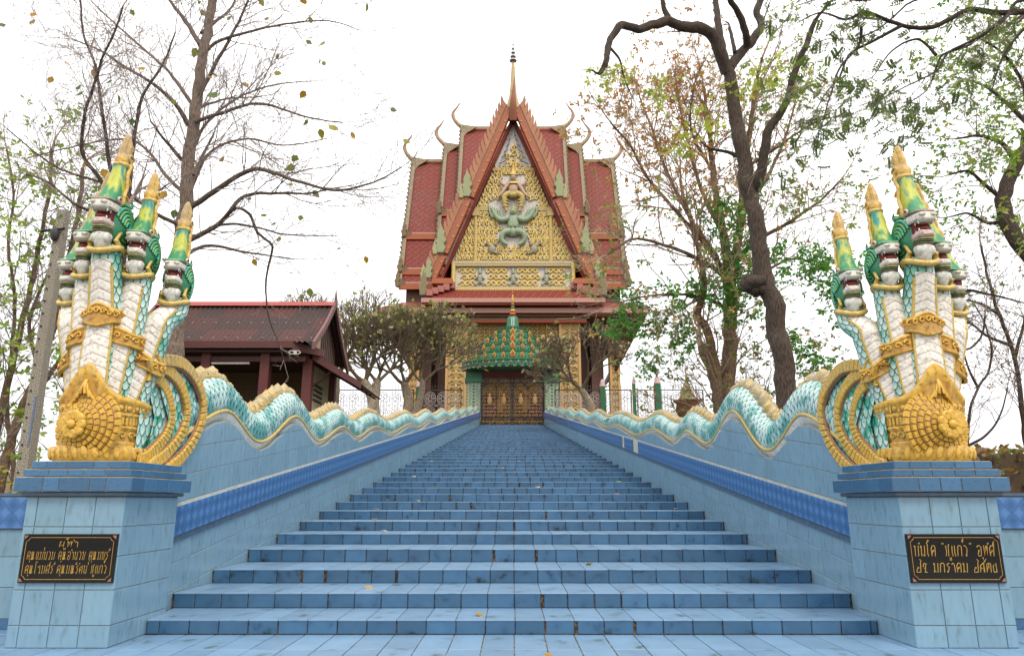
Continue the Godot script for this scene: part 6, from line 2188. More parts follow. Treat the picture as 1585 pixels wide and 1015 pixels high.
	for e in [-1.0, 1.0]:
		m.tube(spline([Vector3(e * 0.4, 27.4, zp + 0.3), Vector3(e * 0.75, 26.9, zp + 0.35), Vector3(e * 0.95, 26.5, zp + 0.4), Vector3(e * 1.25, 26.2, zp + 0.4)], 6), PackedFloat32Array([0.19, 0.17, 0.16, 0.15, 0.13, 0.12, 0.1]), 7, skin_c, true)
		m.tube(spline([Vector3(e * 0.4, 27.4, zp + 0.2), Vector3(e * 0.85, 27.3, zp + 0.3), Vector3(e * 1.15, 27.75, zp + 0.3)], 5), PackedFloat32Array([0.17, 0.16, 0.14, 0.12, 0.12, 0.1]), 7, skin_c, true)
		m.tube(spline([Vector3(e * 0.25, 26.5, zp + 0.35), Vector3(e * 0.75, 26.2, zp + 0.5), Vector3(e * 0.7, 25.5, zp + 0.4), Vector3(e * 0.55, 24.9, zp + 0.35)], 6), PackedFloat32Array([0.27, 0.26, 0.24, 0.21, 0.18, 0.17, 0.14]), 8, cloth, true)
		for k in 3:
			m.lathe([Vector2(0.24, -0.05), Vector2(0.27, 0.0), Vector2(0.24, 0.05)], 8, Transform3D(Basis.IDENTITY, Vector3(e * 0.64, 25.3 + k * 0.28, zp + 0.38)), gold)
	m.ball(Vector3(0, 26.35, zp + 0.35), Vector3(0.5, 0.3, 0.3), cloth)
	part("crowned_figure", m.mesh(M.plain), root)

# ---------------------------------------------------------------- the small pavilion on the left
func pavilion() -> void:
	var root := thing("pavilion", "open pavilion with weathered dark red corrugated roof behind the left parapet", "pavilion", Vector3(-9.0, 0, -25.0))
	var deep := Color(0.085, 0.022, 0.016)
	var brown := Color(0.115, 0.035, 0.028)
	var roof_mats := []
	for k in 4:
		roof_mats.append(mat([lin(0.062, 0.022, 0.018), lin(0.085, 0.024, 0.018), lin(0.052, 0.023, 0.02), lin(0.105, 0.026, 0.019)][k], 0.75, ramp_tex(0.03, [0.25, 0.5, 0.75], [Color(0.45, 0.42, 0.4), Color(0.8, 0.75, 0.72), Color(1, 1, 1)], 71) if k == 0 else roof_mats[0].albedo_texture, 1.0, {"scale3": Vector3(2.2, 0.35, 0.35)}))
	var ridge_y := 8.22
	var eave_y := 6.3
	var x0 := -3.9
	var x1 := 2.55
	var run := 2.3
	# corrugated sheets: three courses, each sheet a part
	for side in [1.0, -1.0]:
		for c in 3:
			var x: float = x0
			while x < x1 - 0.05:
				var e := minf(x + 0.86, x1)
				var rows := []
				var cols := []
				for r in [0, 1]:
					var f = (c + (1 - r)) / 3.0 + (0.03 if r == 0 else 0.0)
					var row := PackedVector3Array()
					var cr := PackedColorArray()
					var n := 20
					for i in n + 1:
						var xx := lerpf(x, e, float(i) / n)
						var w := 0.03 * cos(TAU * xx / 0.172)
						var sag := -0.12 * sin(f * PI)
						row.push_back(Vector3(xx, lerpf(ridge_y, eave_y, f) + sag + w + (2 - c) * -0.012 + (0.02 if r == 1 else 0.0), side * (run * f)))
						cr.push_back(Color.WHITE)
					rows.append(row); cols.append(cr)
				if side < 0: rows.reverse(); cols.reverse()
				var m := Mesher.new()
				m.grid(rows, cols)
				part("roof_sheet", m.mesh(roof_mats[rng.randi() % 4]), root)
				x = e
	var m := Mesher.new()
	for c in 3:
		for i in 16:
			var f := [0.06, 0.48, 0.93][c] as float
			m.ball(Vector3(x0 + 0.2 + i * 0.405, lerpf(ridge_y, eave_y, f) - 0.12 * sin(f * PI) + 0.03, run * f), Vector3(0.028, 0.02, 0.028), Color(0.5, 0.46, 0.44), Transform3D.IDENTITY, 4, 6)
	part("roof_bolts", m.mesh(M.plain), root, true)
	m = Mesher.new()
	for side in [1.0, -1.0]:
		m.face(Vector3(x0, ridge_y + 0.06, 0), Vector3(x1, ridge_y + 0.06, 0), Vector3(x1, ridge_y - 0.17, side * 0.3), Vector3(x0, ridge_y - 0.17, side * 0.3), Vector3(0, 1, side), Color(0.36, 0.05, 0.035))
	part("ridge_cap", m.mesh(M.plain), root)
	for g in [x0, x1]:                                  # bargeboards and gable
		for side in [1.0, -1.0]:
			m = Mesher.new()
			var pts := []
			for i in 7:
				var f := i / 6.0 * 1.08
				pts.append(Vector3(g, lerpf(ridge_y, eave_y, f) - 0.12 * sin(minf(f, 1.0) * PI), side * run * f))
			for i in 6:
				var a: Vector3 = pts[i]
				var b: Vector3 = pts[i + 1]
				m.hexa([a + Vector3(-0.04, -0.16, 0), a + Vector3(0.05, -0.16, 0), b + Vector3(0.05, -0.16, 0), b + Vector3(-0.04, -0.16, 0), a + Vector3(-0.04, 0.09, 0), a + Vector3(0.05, 0.09, 0), b + Vector3(0.05, 0.09, 0), b + Vector3(-0.04, 0.09, 0)] if side < 0 else [b + Vector3(-0.04, -0.16, 0), b + Vector3(0.05, -0.16, 0), a + Vector3(0.05, -0.16, 0), a + Vector3(-0.04, -0.16, 0), b + Vector3(-0.04, 0.09, 0), b + Vector3(0.05, 0.09, 0), a + Vector3(0.05, 0.09, 0), a + Vector3(-0.04, 0.09, 0)], Color(0.19, 0.085, 0.075))
			part("bargeboard", m.mesh(M.plain), root)
		m = Mesher.new()
		m.extrude(PackedVector2Array([Vector2(-0.05, -0.2), Vector2(0.09, -0.2), Vector2(0.05, 0.2), Vector2(0.0, 0.5), Vector2(-0.03, 0.2)]), Transform3D(Basis.IDENTITY, Vector3(g, ridge_y, -0.05)), 0.1, Color(0.2, 0.1, 0.09))
		part("gable_finial", m.mesh(M.plain), root)
	m = Mesher.new()
	m.tri(Vector3(x1 - 0.35, eave_y, 1.9), Vector3(x1 - 0.35, eave_y, -1.9), Vector3(x1 - 0.35, ridge_y - 0.25, 0), Color(0.045, 0.022, 0.016))
	m.box(Vector3(x1 - 0.34, eave_y - 0.1, 0.7), Vector3(x1 - 0.26, eave_y + 0.5, 1.2), Color(0.5, 0.36, 0.2))
	for i in 9:
		m.box(Vector3(x1 - 0.33, eave_y - 0.2, -1.6 + i * 0.25), Vector3(x1 - 0.31, eave_y + 0.3 + 1.3 * (1.0 - absf(-1.6 + i * 0.25) / 2.0), -1.45 + i * 0.25), Color(0.10, 0.045, 0.03))
	part("gable_boarding", m.mesh(M.plain), root)
	# eaves: fascia beams, side lean-to with its brace
	m = Mesher.new()
	m.box(Vector3(x0 - 0.2, eave_y - 0.25, run - 0.05), Vector3(x1 - 0.7, eave_y - 0.02, run + 0.08), brown)
	m.hexa([Vector3(x1 - 0.7, eave_y - 0.33, run - 0.15), Vector3(x1 - 0.7, eave_y - 0.33, run + 0.06), Vector3(x1 + 0.1, eave_y - 0.38, run - 0.7), Vector3(x1 + 0.1, eave_y - 0.38, run - 0.9), Vector3(x1 - 0.7, eave_y - 0.04, run - 0.15), Vector3(x1 - 0.7, eave_y - 0.04, run + 0.06), Vector3(x1 + 0.1, eave_y - 0.15, run - 0.7), Vector3(x1 + 0.1, eave_y - 0.15, run - 0.9)], brown)
	m.box(Vector3(x0, eave_y - 0.62, run - 0.5), Vector3(x1 - 0.4, eave_y - 0.45, run - 0.35), deep)
	part("eave_beam", m.mesh(M.plain), root)
	m = Mesher.new()
	roof_slab(m, Vector3(x1 + 1.35, 5.05, 1.5), Vector3(x1 + 1.35, 5.05, -2.4), Vector3(x1 - 0.3, 6.05, -2.0), Vector3(x1 - 0.3, 6.05, 1.5), 0.06, 0.3)
	part("lean_to_roof", m.mesh(roof_mats[2]), root)
	m = Mesher.new()
	m.hexa([Vector3(x1 - 0.35, 5.86, 1.48), Vector3(x1 - 0.35, 5.86, 1.6), Vector3(x1 + 1.4, 4.85, 1.6), Vector3(x1 + 1.4, 4.85, 1.48), Vector3(x1 - 0.35, 6.1, 1.48), Vector3(x1 - 0.35, 6.1, 1.6), Vector3(x1 + 1.4, 5.07, 1.6), Vector3(x1 + 1.4, 5.07, 1.48)], brown)
	m.box(Vector3(x1 - 0.4, 5.75, -1.9), Vector3(x1 - 0.3, 5.95, 1.5), deep)
	for i in 5:
		m.hexa([Vector3(x1 - 0.3, 5.82, -1.7 + i * 0.7), Vector3(x1 - 0.3, 5.82, -1.64 + i * 0.7), Vector3(x1 + 1.3, 4.9, -1.64 + i * 0.7), Vector3(x1 + 1.3, 4.9, -1.7 + i * 0.7), Vector3(x1 - 0.3, 5.9, -1.7 + i * 0.7), Vector3(x1 - 0.3, 5.9, -1.64 + i * 0.7), Vector3(x1 + 1.3, 4.98, -1.64 + i * 0.7), Vector3(x1 + 1.3, 4.98, -1.7 + i * 0.7)], deep)
	part("rafters", m.mesh(M.plain), root)
	m = Mesher.new()
	m.tube(PackedVector3Array([Vector3(x1 - 0.35, 4.9, 1.3), Vector3(x1 + 0.45, 5.55, 1.3)]), PackedFloat32Array([0.05, 0.05]), 4, deep)
	part("brace", m.mesh(M.plain), root)
	# posts, low inner wall, pierced end wall
	for q in [[x0 + 0.4, 1.75], [-1.1, 1.85], [0.85, 1.85], [x1 - 0.4, 1.45], [x1 - 0.4, -1.7], [x0 + 0.4, -1.7]]:
		m = Mesher.new()
		m.box(Vector3(q[0] - 0.15, 1.6, q[1] - 0.15), Vector3(q[0] + 0.15, 6.2, q[1] + 0.15), Color(0.13, 0.03, 0.024))
		part("post", m.mesh(M.plain), root)
	m = Mesher.new()
	m.box(Vector3(x0 - 1.3, 1.6, -1.85), Vector3(x1 - 0.5, 6.0, -1.7), Color(0.14, 0.09, 0.05))
	m.box(Vector3(x0 - 1.3, 1.6, -1.7), Vector3(x0 - 1.15, 6.0, 1.6), Color(0.14, 0.09, 0.05))
	m.box(Vector3(x0 - 1.3, 5.95, -1.9), Vector3(x1 - 0.5, 6.02, 2.2), Color(0.05, 0.025, 0.02))
	for i in 9:
		m.box(Vector3(x0 + 0.3, 3.0 + i * 0.2, -1.7), Vector3(x1 - 0.5, 3.02 + i * 0.2, -1.68), Color(0.08, 0.05, 0.03))
	part("back_wall", m.mesh(M.plain), root)
	m = Mesher.new()
	m.box(Vector3(x1 - 0.45, 1.6, -0.9), Vector3(x1 - 0.3, 5.7, 1.25), Color(0.50, 0.44, 0.29))
	for i in 6:
		for j in 4:
			m.box(Vector3(x1 - 0.3, 5.0 - j * 0.17, 0.95 - i * 0.2), Vector3(x1 - 0.285, 5.1 - j * 0.17, 1.09 - i * 0.2), Color(0.03, 0.022, 0.016))
	part("pierced_wall", m.mesh(M.plain), root)
	m = Mesher.new()
	m.box(Vector3(-0.9, eave_y - 0.72, 1.95), Vector3(0.35, eave_y - 0.66, 2.02), Color(0.62, 0.6, 0.55))
	part("tube_light_fitting", m.mesh(M.plain), root)
	m = Mesher.new()
	for q in [[0, 0, 0.3, 0.03], [0, 0.1, 0.3, 0.13], [0, 0, 0.03, 0.13], [0.27, 0, 0.3, 0.13], [0.13, 0.03, 0.2, 0.1]]:
		m.box(Vector3(x1 - 0.8 + q[0] * 1.3, eave_y - 0.48 + q[1], run + 0.1), Vector3(x1 - 0.8 + q[2] * 1.3, eave_y - 0.48 + q[3], run + 0.14), Color(0.6, 0.58, 0.55))
	part("wall_fitting", m.mesh(M.plain), root)
	m = Mesher.new()
	m.box(Vector3(x0 - 0.4, 0.5, -2.3), Vector3(x1 + 0.6, 2.2, 2.3), Color(0.3, 0.26, 0.2))
	part("floor_slab", m.mesh(M.plain), root)

func utility_pole() -> void:
	var root := thing("utility_pole", "weathered grey concrete utility pole left of the left serpent", "pole", Vector3(-10.75, 0, -16.0))
	var m := Mesher.new()
	m.hexa([Vector3(-0.15, -0.5, 0.14), Vector3(0.13, -0.5, 0.14), Vector3(0.13, -0.5, -0.14), Vector3(-0.15, -0.5, -0.14), Vector3(-0.16, 8.0, 0.1), Vector3(0.03, 8.0, 0.1), Vector3(0.03, 8.0, -0.1), Vector3(-0.16, 8.0, -0.1)], Color(0.52, 0.51, 0.48))
	for i in 24:
		m.box(Vector3(-0.09 + i * -0.002, 0.6 + i * 0.3, 0.1), Vector3(-0.05 + i * -0.002, 0.64 + i * 0.3, 0.145 - i * 0.001), Color(0.05, 0.045, 0.04))
	part("shaft", m.mesh(M.aged), root)
	m = Mesher.new()
	m.box(Vector3(0.03, 2.4, 0.12), Vector3(0.07, 3.5, 0.145), Color(0.14, 0.2, 0.34))
	part("blue_strip", m.mesh(M.plain), root)
	m = Mesher.new()
	m.tube(PackedVector3Array([Vector3(-0.45, 7.45, 0.12), Vector3(0.1, 7.5, 0.14)]), PackedFloat32Array([0.04, 0.04]), 6, Color(0.03, 0.03, 0.03))
	m.ball(Vector3(-0.1, 7.35, 0.15), Vector3(0.1, 0.17, 0.08), Color(0.03, 0.03, 0.03))
	part("bracket", m.mesh(M.plain), root)

# ---------------------------------------------------------------- trees
func twig(m: Mesher, p: Vector3, dir: Vector3, length: float, rad: float, level: int, tips: Array, o: Dictionary) -> void:
	var n := 5 if level > 0 else 4
	var pts := PackedVector3Array([p])
	var rr := PackedFloat32Array([rad])
	var d := dir.normalized()
	var bend = Vector3(rng.randfn(), rng.randfn() * 0.5, rng.randfn()) * o.get("bend", 0.16)
	for i in n:
		d = (d + bend * 0.5 + Vector3(rng.randfn(), rng.randfn(), rng.randfn()) * o.get("wander", 0.13) + Vector3.UP * o.get("lift", 0.05)).normalized()
		pts.push_back(pts[i] + d * length / n)
		rr.push_back(maxf(rad * lerpf(1.0, 0.35, (i + 1.0) / n), o.get("least", 0.004)))
	m.tube(pts, rr, 5 if rad > 0.02 else 3, o.get("col", Color.WHITE), false, 1.5)
	if level <= 0:
		tips.append([pts[n], d]); tips.append([pts[n - 2], d])
		return
	var kids: int = o.get("kids", 4)
	for k in kids:
		var f := rng.randf_range(0.25, 0.98)
		var i := clampi(int(f * n), 0, n - 1)
		var at := pts[i].lerp(pts[i + 1], f * n - i)
		var t := (pts[i + 1] - pts[i]).normalized()
		var side := t.cross(Vector3(rng.randfn(), rng.randfn(), rng.randfn())).normalized()
		var ang = rng.randf_range(0.4, 1.0) * o.get("spread", 1.0)
		twig(m, at, t * cos(ang) + side * sin(ang), length * rng.randf_range(0.45, 0.75), rr[i] * 0.6, level - 1, tips, o)
	tips.append([pts[n], d])

func limb_tree(root: Node3D, limbs: Array, bark_m: Material, twig_m: Material, o: Dictionary) -> Array:
	var tips := []
	var tw := Mesher.new()
	for k in limbs.size():
		var q: Array = limbs[k]
		var ctrl := []
		for c: Array in q[2]: ctrl.append(Vector3(c[0], c[1], c[2]))
		var n := ctrl.size() * 5
		var path := spline(ctrl, n)
		var rr := PackedFloat32Array()
		for i in path.size():
			var f := float(i) / n
			var knob = 1.0 + o.get("knobs", 0.06) * vnoise(path[i], 2.2, 3)
			path[i] += Vector3(vnoise(path[i], 1.7, 4), vnoise(path[i], 1.7, 5), vnoise(path[i], 1.7, 6)) * q[0] * 0.35
			rr.push_back(lerpf(q[0], q[1], pow(f, 0.8)) * knob * (1.0 + (0.35 * exp(-f * 9.0) if k == 0 else 0.0)))
		var m := Mesher.new()
		m.tube(path, rr, 12 if q[0] > 0.1 else 7, Color.WHITE, true, 0.6)
		part("trunk" if k == 0 else "limb", m.mesh(bark_m), root)
		var total := 0.0
		for i in path.size() - 1: total += path[i].distance_to(path[i + 1])
		var cnt := int(total * o.get("density", 2.2))
		if k == 0: cnt = int(cnt * o.get("trunk_share", 0.35))
		if q[0] < o.get("thick_only", 0.0): cnt = 0
		for c in cnt:
			var f := rng.randf_range(0.45 if k == 0 else 0.12, 1.0)
			var i := clampi(int(f * n), 0, n - 1)
			var t := (path[i + 1] - path[i]).normalized()
			var side := t.cross(Vector3(rng.randfn(), rng.randfn(), rng.randfn())).normalized()
			var ang := rng.randf_range(0.5, 1.1)
			var dir := t * cos(ang) + side * sin(ang)
			dir.y += o.get("rise", 0.1)
			twig(tw, path[i] + side * rr[i] * 0.7, dir, o.get("twig", 1.2) * rng.randf_range(0.6, 1.2), maxf(minf(rr[i] * 0.5, o.get("twig_r", 0.016)), 0.006), o.get("levels", 2), tips, o)
		twig(tw, path[n], path[n] - path[n - 1], o.get("twig", 1.2) * 0.8, q[1] * 0.8, 1, tips, o)
	part("twigs", tw.mesh(twig_m), root, true)
	return tips

func leaf_mesh(kind: int) -> ArrayMesh:
	var m := Mesher.new()
	if kind == 0:                       # a single blade
		leaf_shape(m, Transform3D.IDENTITY, Color.WHITE, 0.22)
	elif kind == 1:                     # a feathered leaf
		for i in 5:
			for e in [-1.0, 1.0]:
				var b := Basis(Vector3.UP, e * (0.95 - 0.08 * i)) * Basis(Vector3.FORWARD, e * 0.3)
				leaf_shape_small(m, Transform3D(b * Basis.from_scale(Vector3(0.42, 0.3, 0.36 - 0.02 * absf(i - 2.0))), Vector3(0, -0.02 * i * i, 0.12 + i * 0.17)))
		leaf_shape_small(m, Transform3D(Basis.IDENTITY.scaled(Vector3.ONE * 0.3), Vector3(0, -0.2, 1.0)))
	else:                               # a small spray of three
		for i in 3:
			leaf_shape_small(m, Transform3D(Basis(Vector3.UP, (i - 1) * 1.2).rotated(Vector3.RIGHT, 0.3 * (i - 1)).scaled(Vector3.ONE * 0.7), Vector3.ZERO))
	return m.mesh(M.leaf)

func leaf_shape_small(m: Mesher, xf: Transform3D) -> void:
	var a := xf * Vector3.ZERO
	var b := xf * Vector3(0.26, 0.05, 0.5)
	var c := xf * Vector3(0, -0.1, 1.0)
	var d := xf * Vector3(-0.26, 0.05, 0.5)
	var mid := xf * Vector3(0, 0.0, 0.5)
	m.face(a, b, mid, mid, xf.basis.y); m.face(b, c, mid, mid, xf.basis.y)
	m.face(c, d, mid, mid, xf.basis.y); m.face(d, a, mid, mid, xf.basis.y)

func foliage(root: Node3D, called: String, spots: Array, kind: int, size: float, cols: Array, droop := 0.3, spread := 0.1, each := 1) -> void:
	var mm := MultiMesh.new()
	mm.transform_format = MultiMesh.TRANSFORM_3D
	mm.use_colors = true
	mm.mesh = leaf_mesh(kind)
	mm.instance_count = spots.size() * each
	var i := 0
	for s: Array in spots:
		for e in each:
			var p: Vector3 = s[0] + Vector3(rng.randfn(), rng.randfn(), rng.randfn()) * spread
			var f := (Vector3(rng.randfn(), rng.randfn() * 0.6, rng.randfn()) + Vector3.DOWN * droop * 2.0 + (s[1] as Vector3) * 0.4).normalized()
			var x := f.cross(Vector3(rng.randfn(), rng.randfn() + 1.5, rng.randfn())).normalized()
			var b := Basis(x, f.cross(x), f).scaled(Vector3.ONE * size * rng.randf_range(0.65, 1.25))
			b = Basis(b.x, b.y, b.z)
			mm.set_instance_transform(i, Transform3D(b.orthonormalized().scaled(Vector3.ONE * size * rng.randf_range(0.65, 1.25)), p))
			var c: Color = cols[rng.randi() % cols.size()]
			mm.set_instance_color(i, c * rng.randf_range(0.75, 1.2))
			i += 1
	var o := MultiMeshInstance3D.new()
	o.name = called
	o.multimesh = mm
	o.set_meta("kind", "stuff")
	root.add_child(o, true)

func cluster(center: Vector3, r: Vector3, n: int, out: Array) -> void:
	for i in n:
		var d := Vector3(rng.randfn(), rng.randfn(), rng.randfn())
		out.append([center + Vector3(d.x * r.x, d.y * r.y, d.z * r.z) * 0.55, d.normalized()])

func forked(m: Mesher, p: Vector3, dir: Vector3, len: float, rad: float, level: int, tips: Array, spread: float) -> void:   # frangipani: blunt stems that fork again and again
	var mid := p + dir * len * 0.5 + Vector3(rng.randfn(), rng.randfn(), rng.randfn()) * len * 0.05
	var end := p + dir * len
	m.tube(PackedVector3Array([p, mid, end]), PackedFloat32Array([rad, rad * 0.9, rad * 0.8]), 6 if rad > 0.05 else 4, Color.WHITE, level == 0, 1.0)
	if level == 0:
		tips.append([end, dir]); return
	var k := 2 if rng.randf() < 0.55 else 3
	var a0 := rng.randf() * TAU
	for i in k:
		var a := a0 + TAU * i / k + rng.randfn() * 0.3
		var x := dir.cross(Vector3(0.3, 0.1, 0.9)).normalized()
		var y := dir.cross(x)
		var s := spread * rng.randf_range(0.6, 1.25)
		var nd := (dir * cos(s) + (x * cos(a) + y * sin(a)) * sin(s) + Vector3.UP * 0.14).normalized()
		forked(m, end, nd, len * rng.randf_range(0.68, 0.92), maxf(rad * 0.7, 0.014), level - 1, tips, spread)

func frangipani(at: Vector3, h: float, stems: Array, levels: int, label: String, leafy: float, lean := Vector3.ZERO) -> void:
	var root := thing("frangipani_tree", label, "tree", at, "bare frangipani trees on the terrace")
	var tips := []
	var br := Mesher.new()
	for s: Array in stems:
		var base := Vector3(s[0], -0.6, s[1])
		var ctrl := [base, base + Vector3(s[2] * 0.25, h * 0.14, 0), base + Vector3(s[2] * 0.5 + 0.1, h * 0.26, s[3] * 0.4), base + Vector3(s[2], h * 0.4, s[3])]
		var path := spline(ctrl, 14)
		var rr := PackedFloat32Array()
		for i in 15: rr.push_back(s[4] * (1.25 - 0.5 * i / 14.0) * (1.0 + 0.15 * vnoise(path[i] + at, 3.0)))
		var m := Mesher.new()
		m.tube(path, rr, 9, Color.WHITE, true, 0.6)
		part("trunk", m.mesh(M.bark_pale), root)
		var d0 := (path[14] - path[12]).normalized()
		for k in 3:
			var a := TAU * k / 3.0 + rng.randf()
			forked(br, path[14] - d0 * 0.1, (d0 * 0.75 + Vector3(cos(a), 0.1, sin(a)) * 0.75 + lean).normalized(), h * 0.15, s[4] * 0.4, levels, tips, 0.5)
	part("branches", br.mesh(M.bark_olive), root, true)
	var leaves := []
	var buds := []
	for t in tips:
		if rng.randf() < leafy: leaves.append(t)
		if rng.randf() < 0.035: buds.append(t)
	if leaves.size() > 0: foliage(root, "leaves", leaves, 0, 0.26, [Color(0.22, 0.26, 0.08), Color(0.28, 0.29, 0.12), Color(0.27, 0.23, 0.12)], -0.3, 0.12, 1)
	if buds.size() > 0: foliage(root, "flower_buds", buds, 2, 0.2, [Color(0.6, 0.5, 0.3), Color(0.5, 0.38, 0.2)], -0.6, 0.05, 2)

func lone_leaves(root: Node3D, tips: Array, n: int, size: float, cols: Array) -> void:      # single leaves that can be told apart
	for i in n:
		var t: Array = tips[rng.randi() % tips.size()]
		var m := Mesher.new()
		var f := Vector3(rng.randfn(), -1.4 + rng.randfn() * 0.5, rng.randfn()).normalized()
		var x := f.cross(Vector3(rng.randfn() * 0.4, 0.2, 1)).normalized()
		leaf_shape(m, Transform3D(Basis(x, f.cross(x), f).scaled(Vector3.ONE * size * rng.randf_range(0.7, 1.2)), t[0]), (cols[rng.randi() % cols.size()] as Color) * rng.randf_range(0.8, 1.2), 0.2)
		part("leaf", m.mesh(M.leaf), root)

func trees() -> void:
	var left_tree := [
		[0.240, 0.090, [[-7.15, 0.2, -15.0], [-7.23, 3.01, -15.00], [-7.28, 4.11, -15.00], [-7.34, 5.56, -15.00], [-7.40, 6.76, -15.00], [-7.43, 7.69, -15.00], [-7.46, 9.13, -15.00], [-7.42, 10.47, -15.00], [-7.39, 12.03, -15.00], [-7.31, 13.11, -15.00], [-7.29, 14.23, -15.00]]],
		[0.070, 0.030, [[-7.49, 11.85, -15.00], [-8.13, 12.82, -15.33], [-8.69, 13.55, -15.67], [-9.21, 14.49, -16.00]]],
		[0.060, 0.020, [[-7.44, 10.33, -15.00], [-6.99, 11.12, -14.75], [-6.58, 11.69, -14.50], [-6.20, 12.26, -14.25], [-5.90, 12.84, -14.00]]],
		[0.050, 0.020, [[-7.51, 12.19, -15.00], [-7.33, 12.78, -15.33], [-7.19, 13.37, -15.67], [-7.12, 14.30, -16.00]]],
		[0.060, 0.012, [[-7.56, 9.74, -15.00], [-7.70, 10.04, -14.60], [-8.06, 10.30, -14.20], [-8.55, 10.49, -13.80], [-8.80, 10.58, -13.40], [-9.21, 10.59, -13.00]]],
		[0.050, 0.020, [[-7.60, 8.84, -15.00], [-7.84, 9.14, -14.50], [-7.90, 9.27, -14.00]]],
		[0.050, 0.025, [[-7.30, 8.45, -15.00], [-7.36, 9.29, -15.50], [-7.40, 10.06, -16.00]]],
		[0.075, 0.012, [[-7.38, 7.61, -15.00], [-7.05, 7.66, -14.75], [-6.46, 7.92, -14.50], [-5.84, 8.18, -14.25], [-5.38, 8.12, -14.00], [-4.61, 7.77, -13.75], [-3.65, 7.40, -13.50], [-2.81, 7.47, -13.25], [-2.21, 7.65, -13.00]]],
		[0.070, 0.010, [[-7.41, 6.83, -15.00], [-7.05, 6.88, -14.83], [-6.40, 7.21, -14.67], [-5.89, 7.73, -14.50], [-5.09, 7.72, -14.33], [-4.44, 7.64, -14.17], [-3.41, 7.77, -14.00]]],
		[0.040, 0.015, [[-7.54, 10.09, -15.00], [-7.34, 10.73, -15.67], [-7.24, 11.25, -16.33], [-6.77, 11.70, -17.00]]],
		[0.045, 0.008, [[-7.49, 11.50, -15.00], [-6.92, 11.66, -14.60], [-6.09, 11.62, -14.20], [-5.22, 11.51, -13.80], [-4.04, 11.33, -13.40], [-3.15, 10.78, -13.00]]],
		[0.050, 0.010, [[-7.41, 7.30, -15.00], [-7.34, 7.13, -15.40], [-6.89, 7.59, -15.80], [-6.25, 7.68, -16.20], [-5.65, 7.65, -16.60], [-4.47, 7.76, -17.00]]],
		[0.050, 0.012, [[-7.45, 8.00, -15.00], [-8.17, 8.68, -15.40], [-8.93, 9.55, -15.80], [-9.76, 10.03, -16.20], [-11.14, 10.06, -16.60], [-12.70, 9.91, -17.00]]],
		[0.050, 0.012, [[-7.47, 8.81, -15.00], [-7.37, 10.08, -15.50], [-6.86, 11.08, -16.00], [-6.10, 11.77, -16.50], [-5.25, 12.18, -17.00]]],
		[0.050, 0.012, [[-7.48, 9.79, -15.00], [-6.62, 9.75, -14.50], [-5.57, 9.69, -14.00], [-4.39, 9.09, -13.50], [-3.43, 8.65, -13.00]]],
		[0.050, 0.012, [[-7.47, 10.21, -15.00], [-8.46, 11.48, -15.50], [-9.56, 12.56, -16.00], [-10.94, 13.90, -16.50], [-12.10, 15.11, -17.00]]],
		[0.050, 0.012, [[-7.42, 7.53, -15.00], [-7.22, 9.16, -15.38], [-6.50, 9.78, -15.75], [-5.67, 9.81, -16.12], [-4.74, 10.19, -16.50]]],
		[0.050, 0.012, [[-7.42, 7.22, -15.00], [-7.80, 7.32, -14.50], [-8.42, 7.70, -14.00], [-9.38, 7.90, -13.50], [-10.21, 8.51, -13.00]]],
		[0.050, 0.012, [[-7.38, 6.45, -15.00], [-6.97, 6.88, -15.33], [-6.21, 6.84, -15.67], [-5.25, 6.80, -16.00]]],
	]
	var hanging := [
		[0.035, 0.030, [[-6.40, 7.21, -14.67], [-6.03, 7.44, -14.50], [-5.67, 7.22, -14.34], [-5.49, 6.92, -14.17], [-5.32, 6.62, -14.00]]],
		[0.030, 0.008, [[-5.35, 6.68, -14.00], [-5.17, 6.53, -14.00], [-5.00, 6.36, -14.00], [-5.05, 5.94, -14.00], [-5.07, 5.55, -14.00], [-5.02, 5.13, -14.00], [-4.91, 4.72, -14.00], [-4.72, 4.32, -14.00], [-4.56, 3.90, -14.00]]],
	]
	var stem_tree := [
		[0.100, 0.050, [[-6.3, -0.1, -11.5], [-6.40, 2.59, -11.50], [-6.55, 4.10, -11.50], [-6.64, 5.23, -11.50], [-6.72, 6.06, -11.50]]],
		[0.050, 0.015, [[-6.72, 5.94, -11.50], [-6.75, 6.46, -11.58], [-6.83, 7.38, -11.67], [-6.86, 8.20, -11.75], [-6.83, 8.65, -11.83], [-6.62, 9.28, -11.92], [-6.52, 10.01, -12.00]]],
		[0.045, 0.015, [[-6.70, 5.82, -11.50], [-6.90, 6.27, -11.43], [-7.19, 6.69, -11.35], [-7.46, 7.08, -11.28], [-7.49, 7.79, -11.20], [-7.34, 8.33, -11.12], [-7.23, 8.80, -11.05], [-7.06, 9.13, -10.97], [-6.90, 9.73, -10.90]]],
		[0.045, 0.015, [[-6.67, 5.59, -11.50], [-7.15, 6.97, -11.61], [-7.41, 7.73, -11.73], [-7.64, 8.42, -11.84], [-7.91, 9.20, -11.96], [-8.34, 10.05, -12.07], [-8.58, 10.88, -12.19], [-8.82, 11.58, -12.30]]],
		[0.040, 0.012, [[-6.72, 5.94, -11.50], [-7.19, 6.06, -11.50], [-7.61, 6.24, -11.50], [-8.18, 6.67, -11.50], [-8.54, 6.79, -11.50]]],
		[0.040, 0.012, [[-6.73, 6.06, -11.50], [-6.55, 5.88, -11.50], [-6.23, 6.42, -11.50], [-6.00, 6.63, -11.50]]],
	]
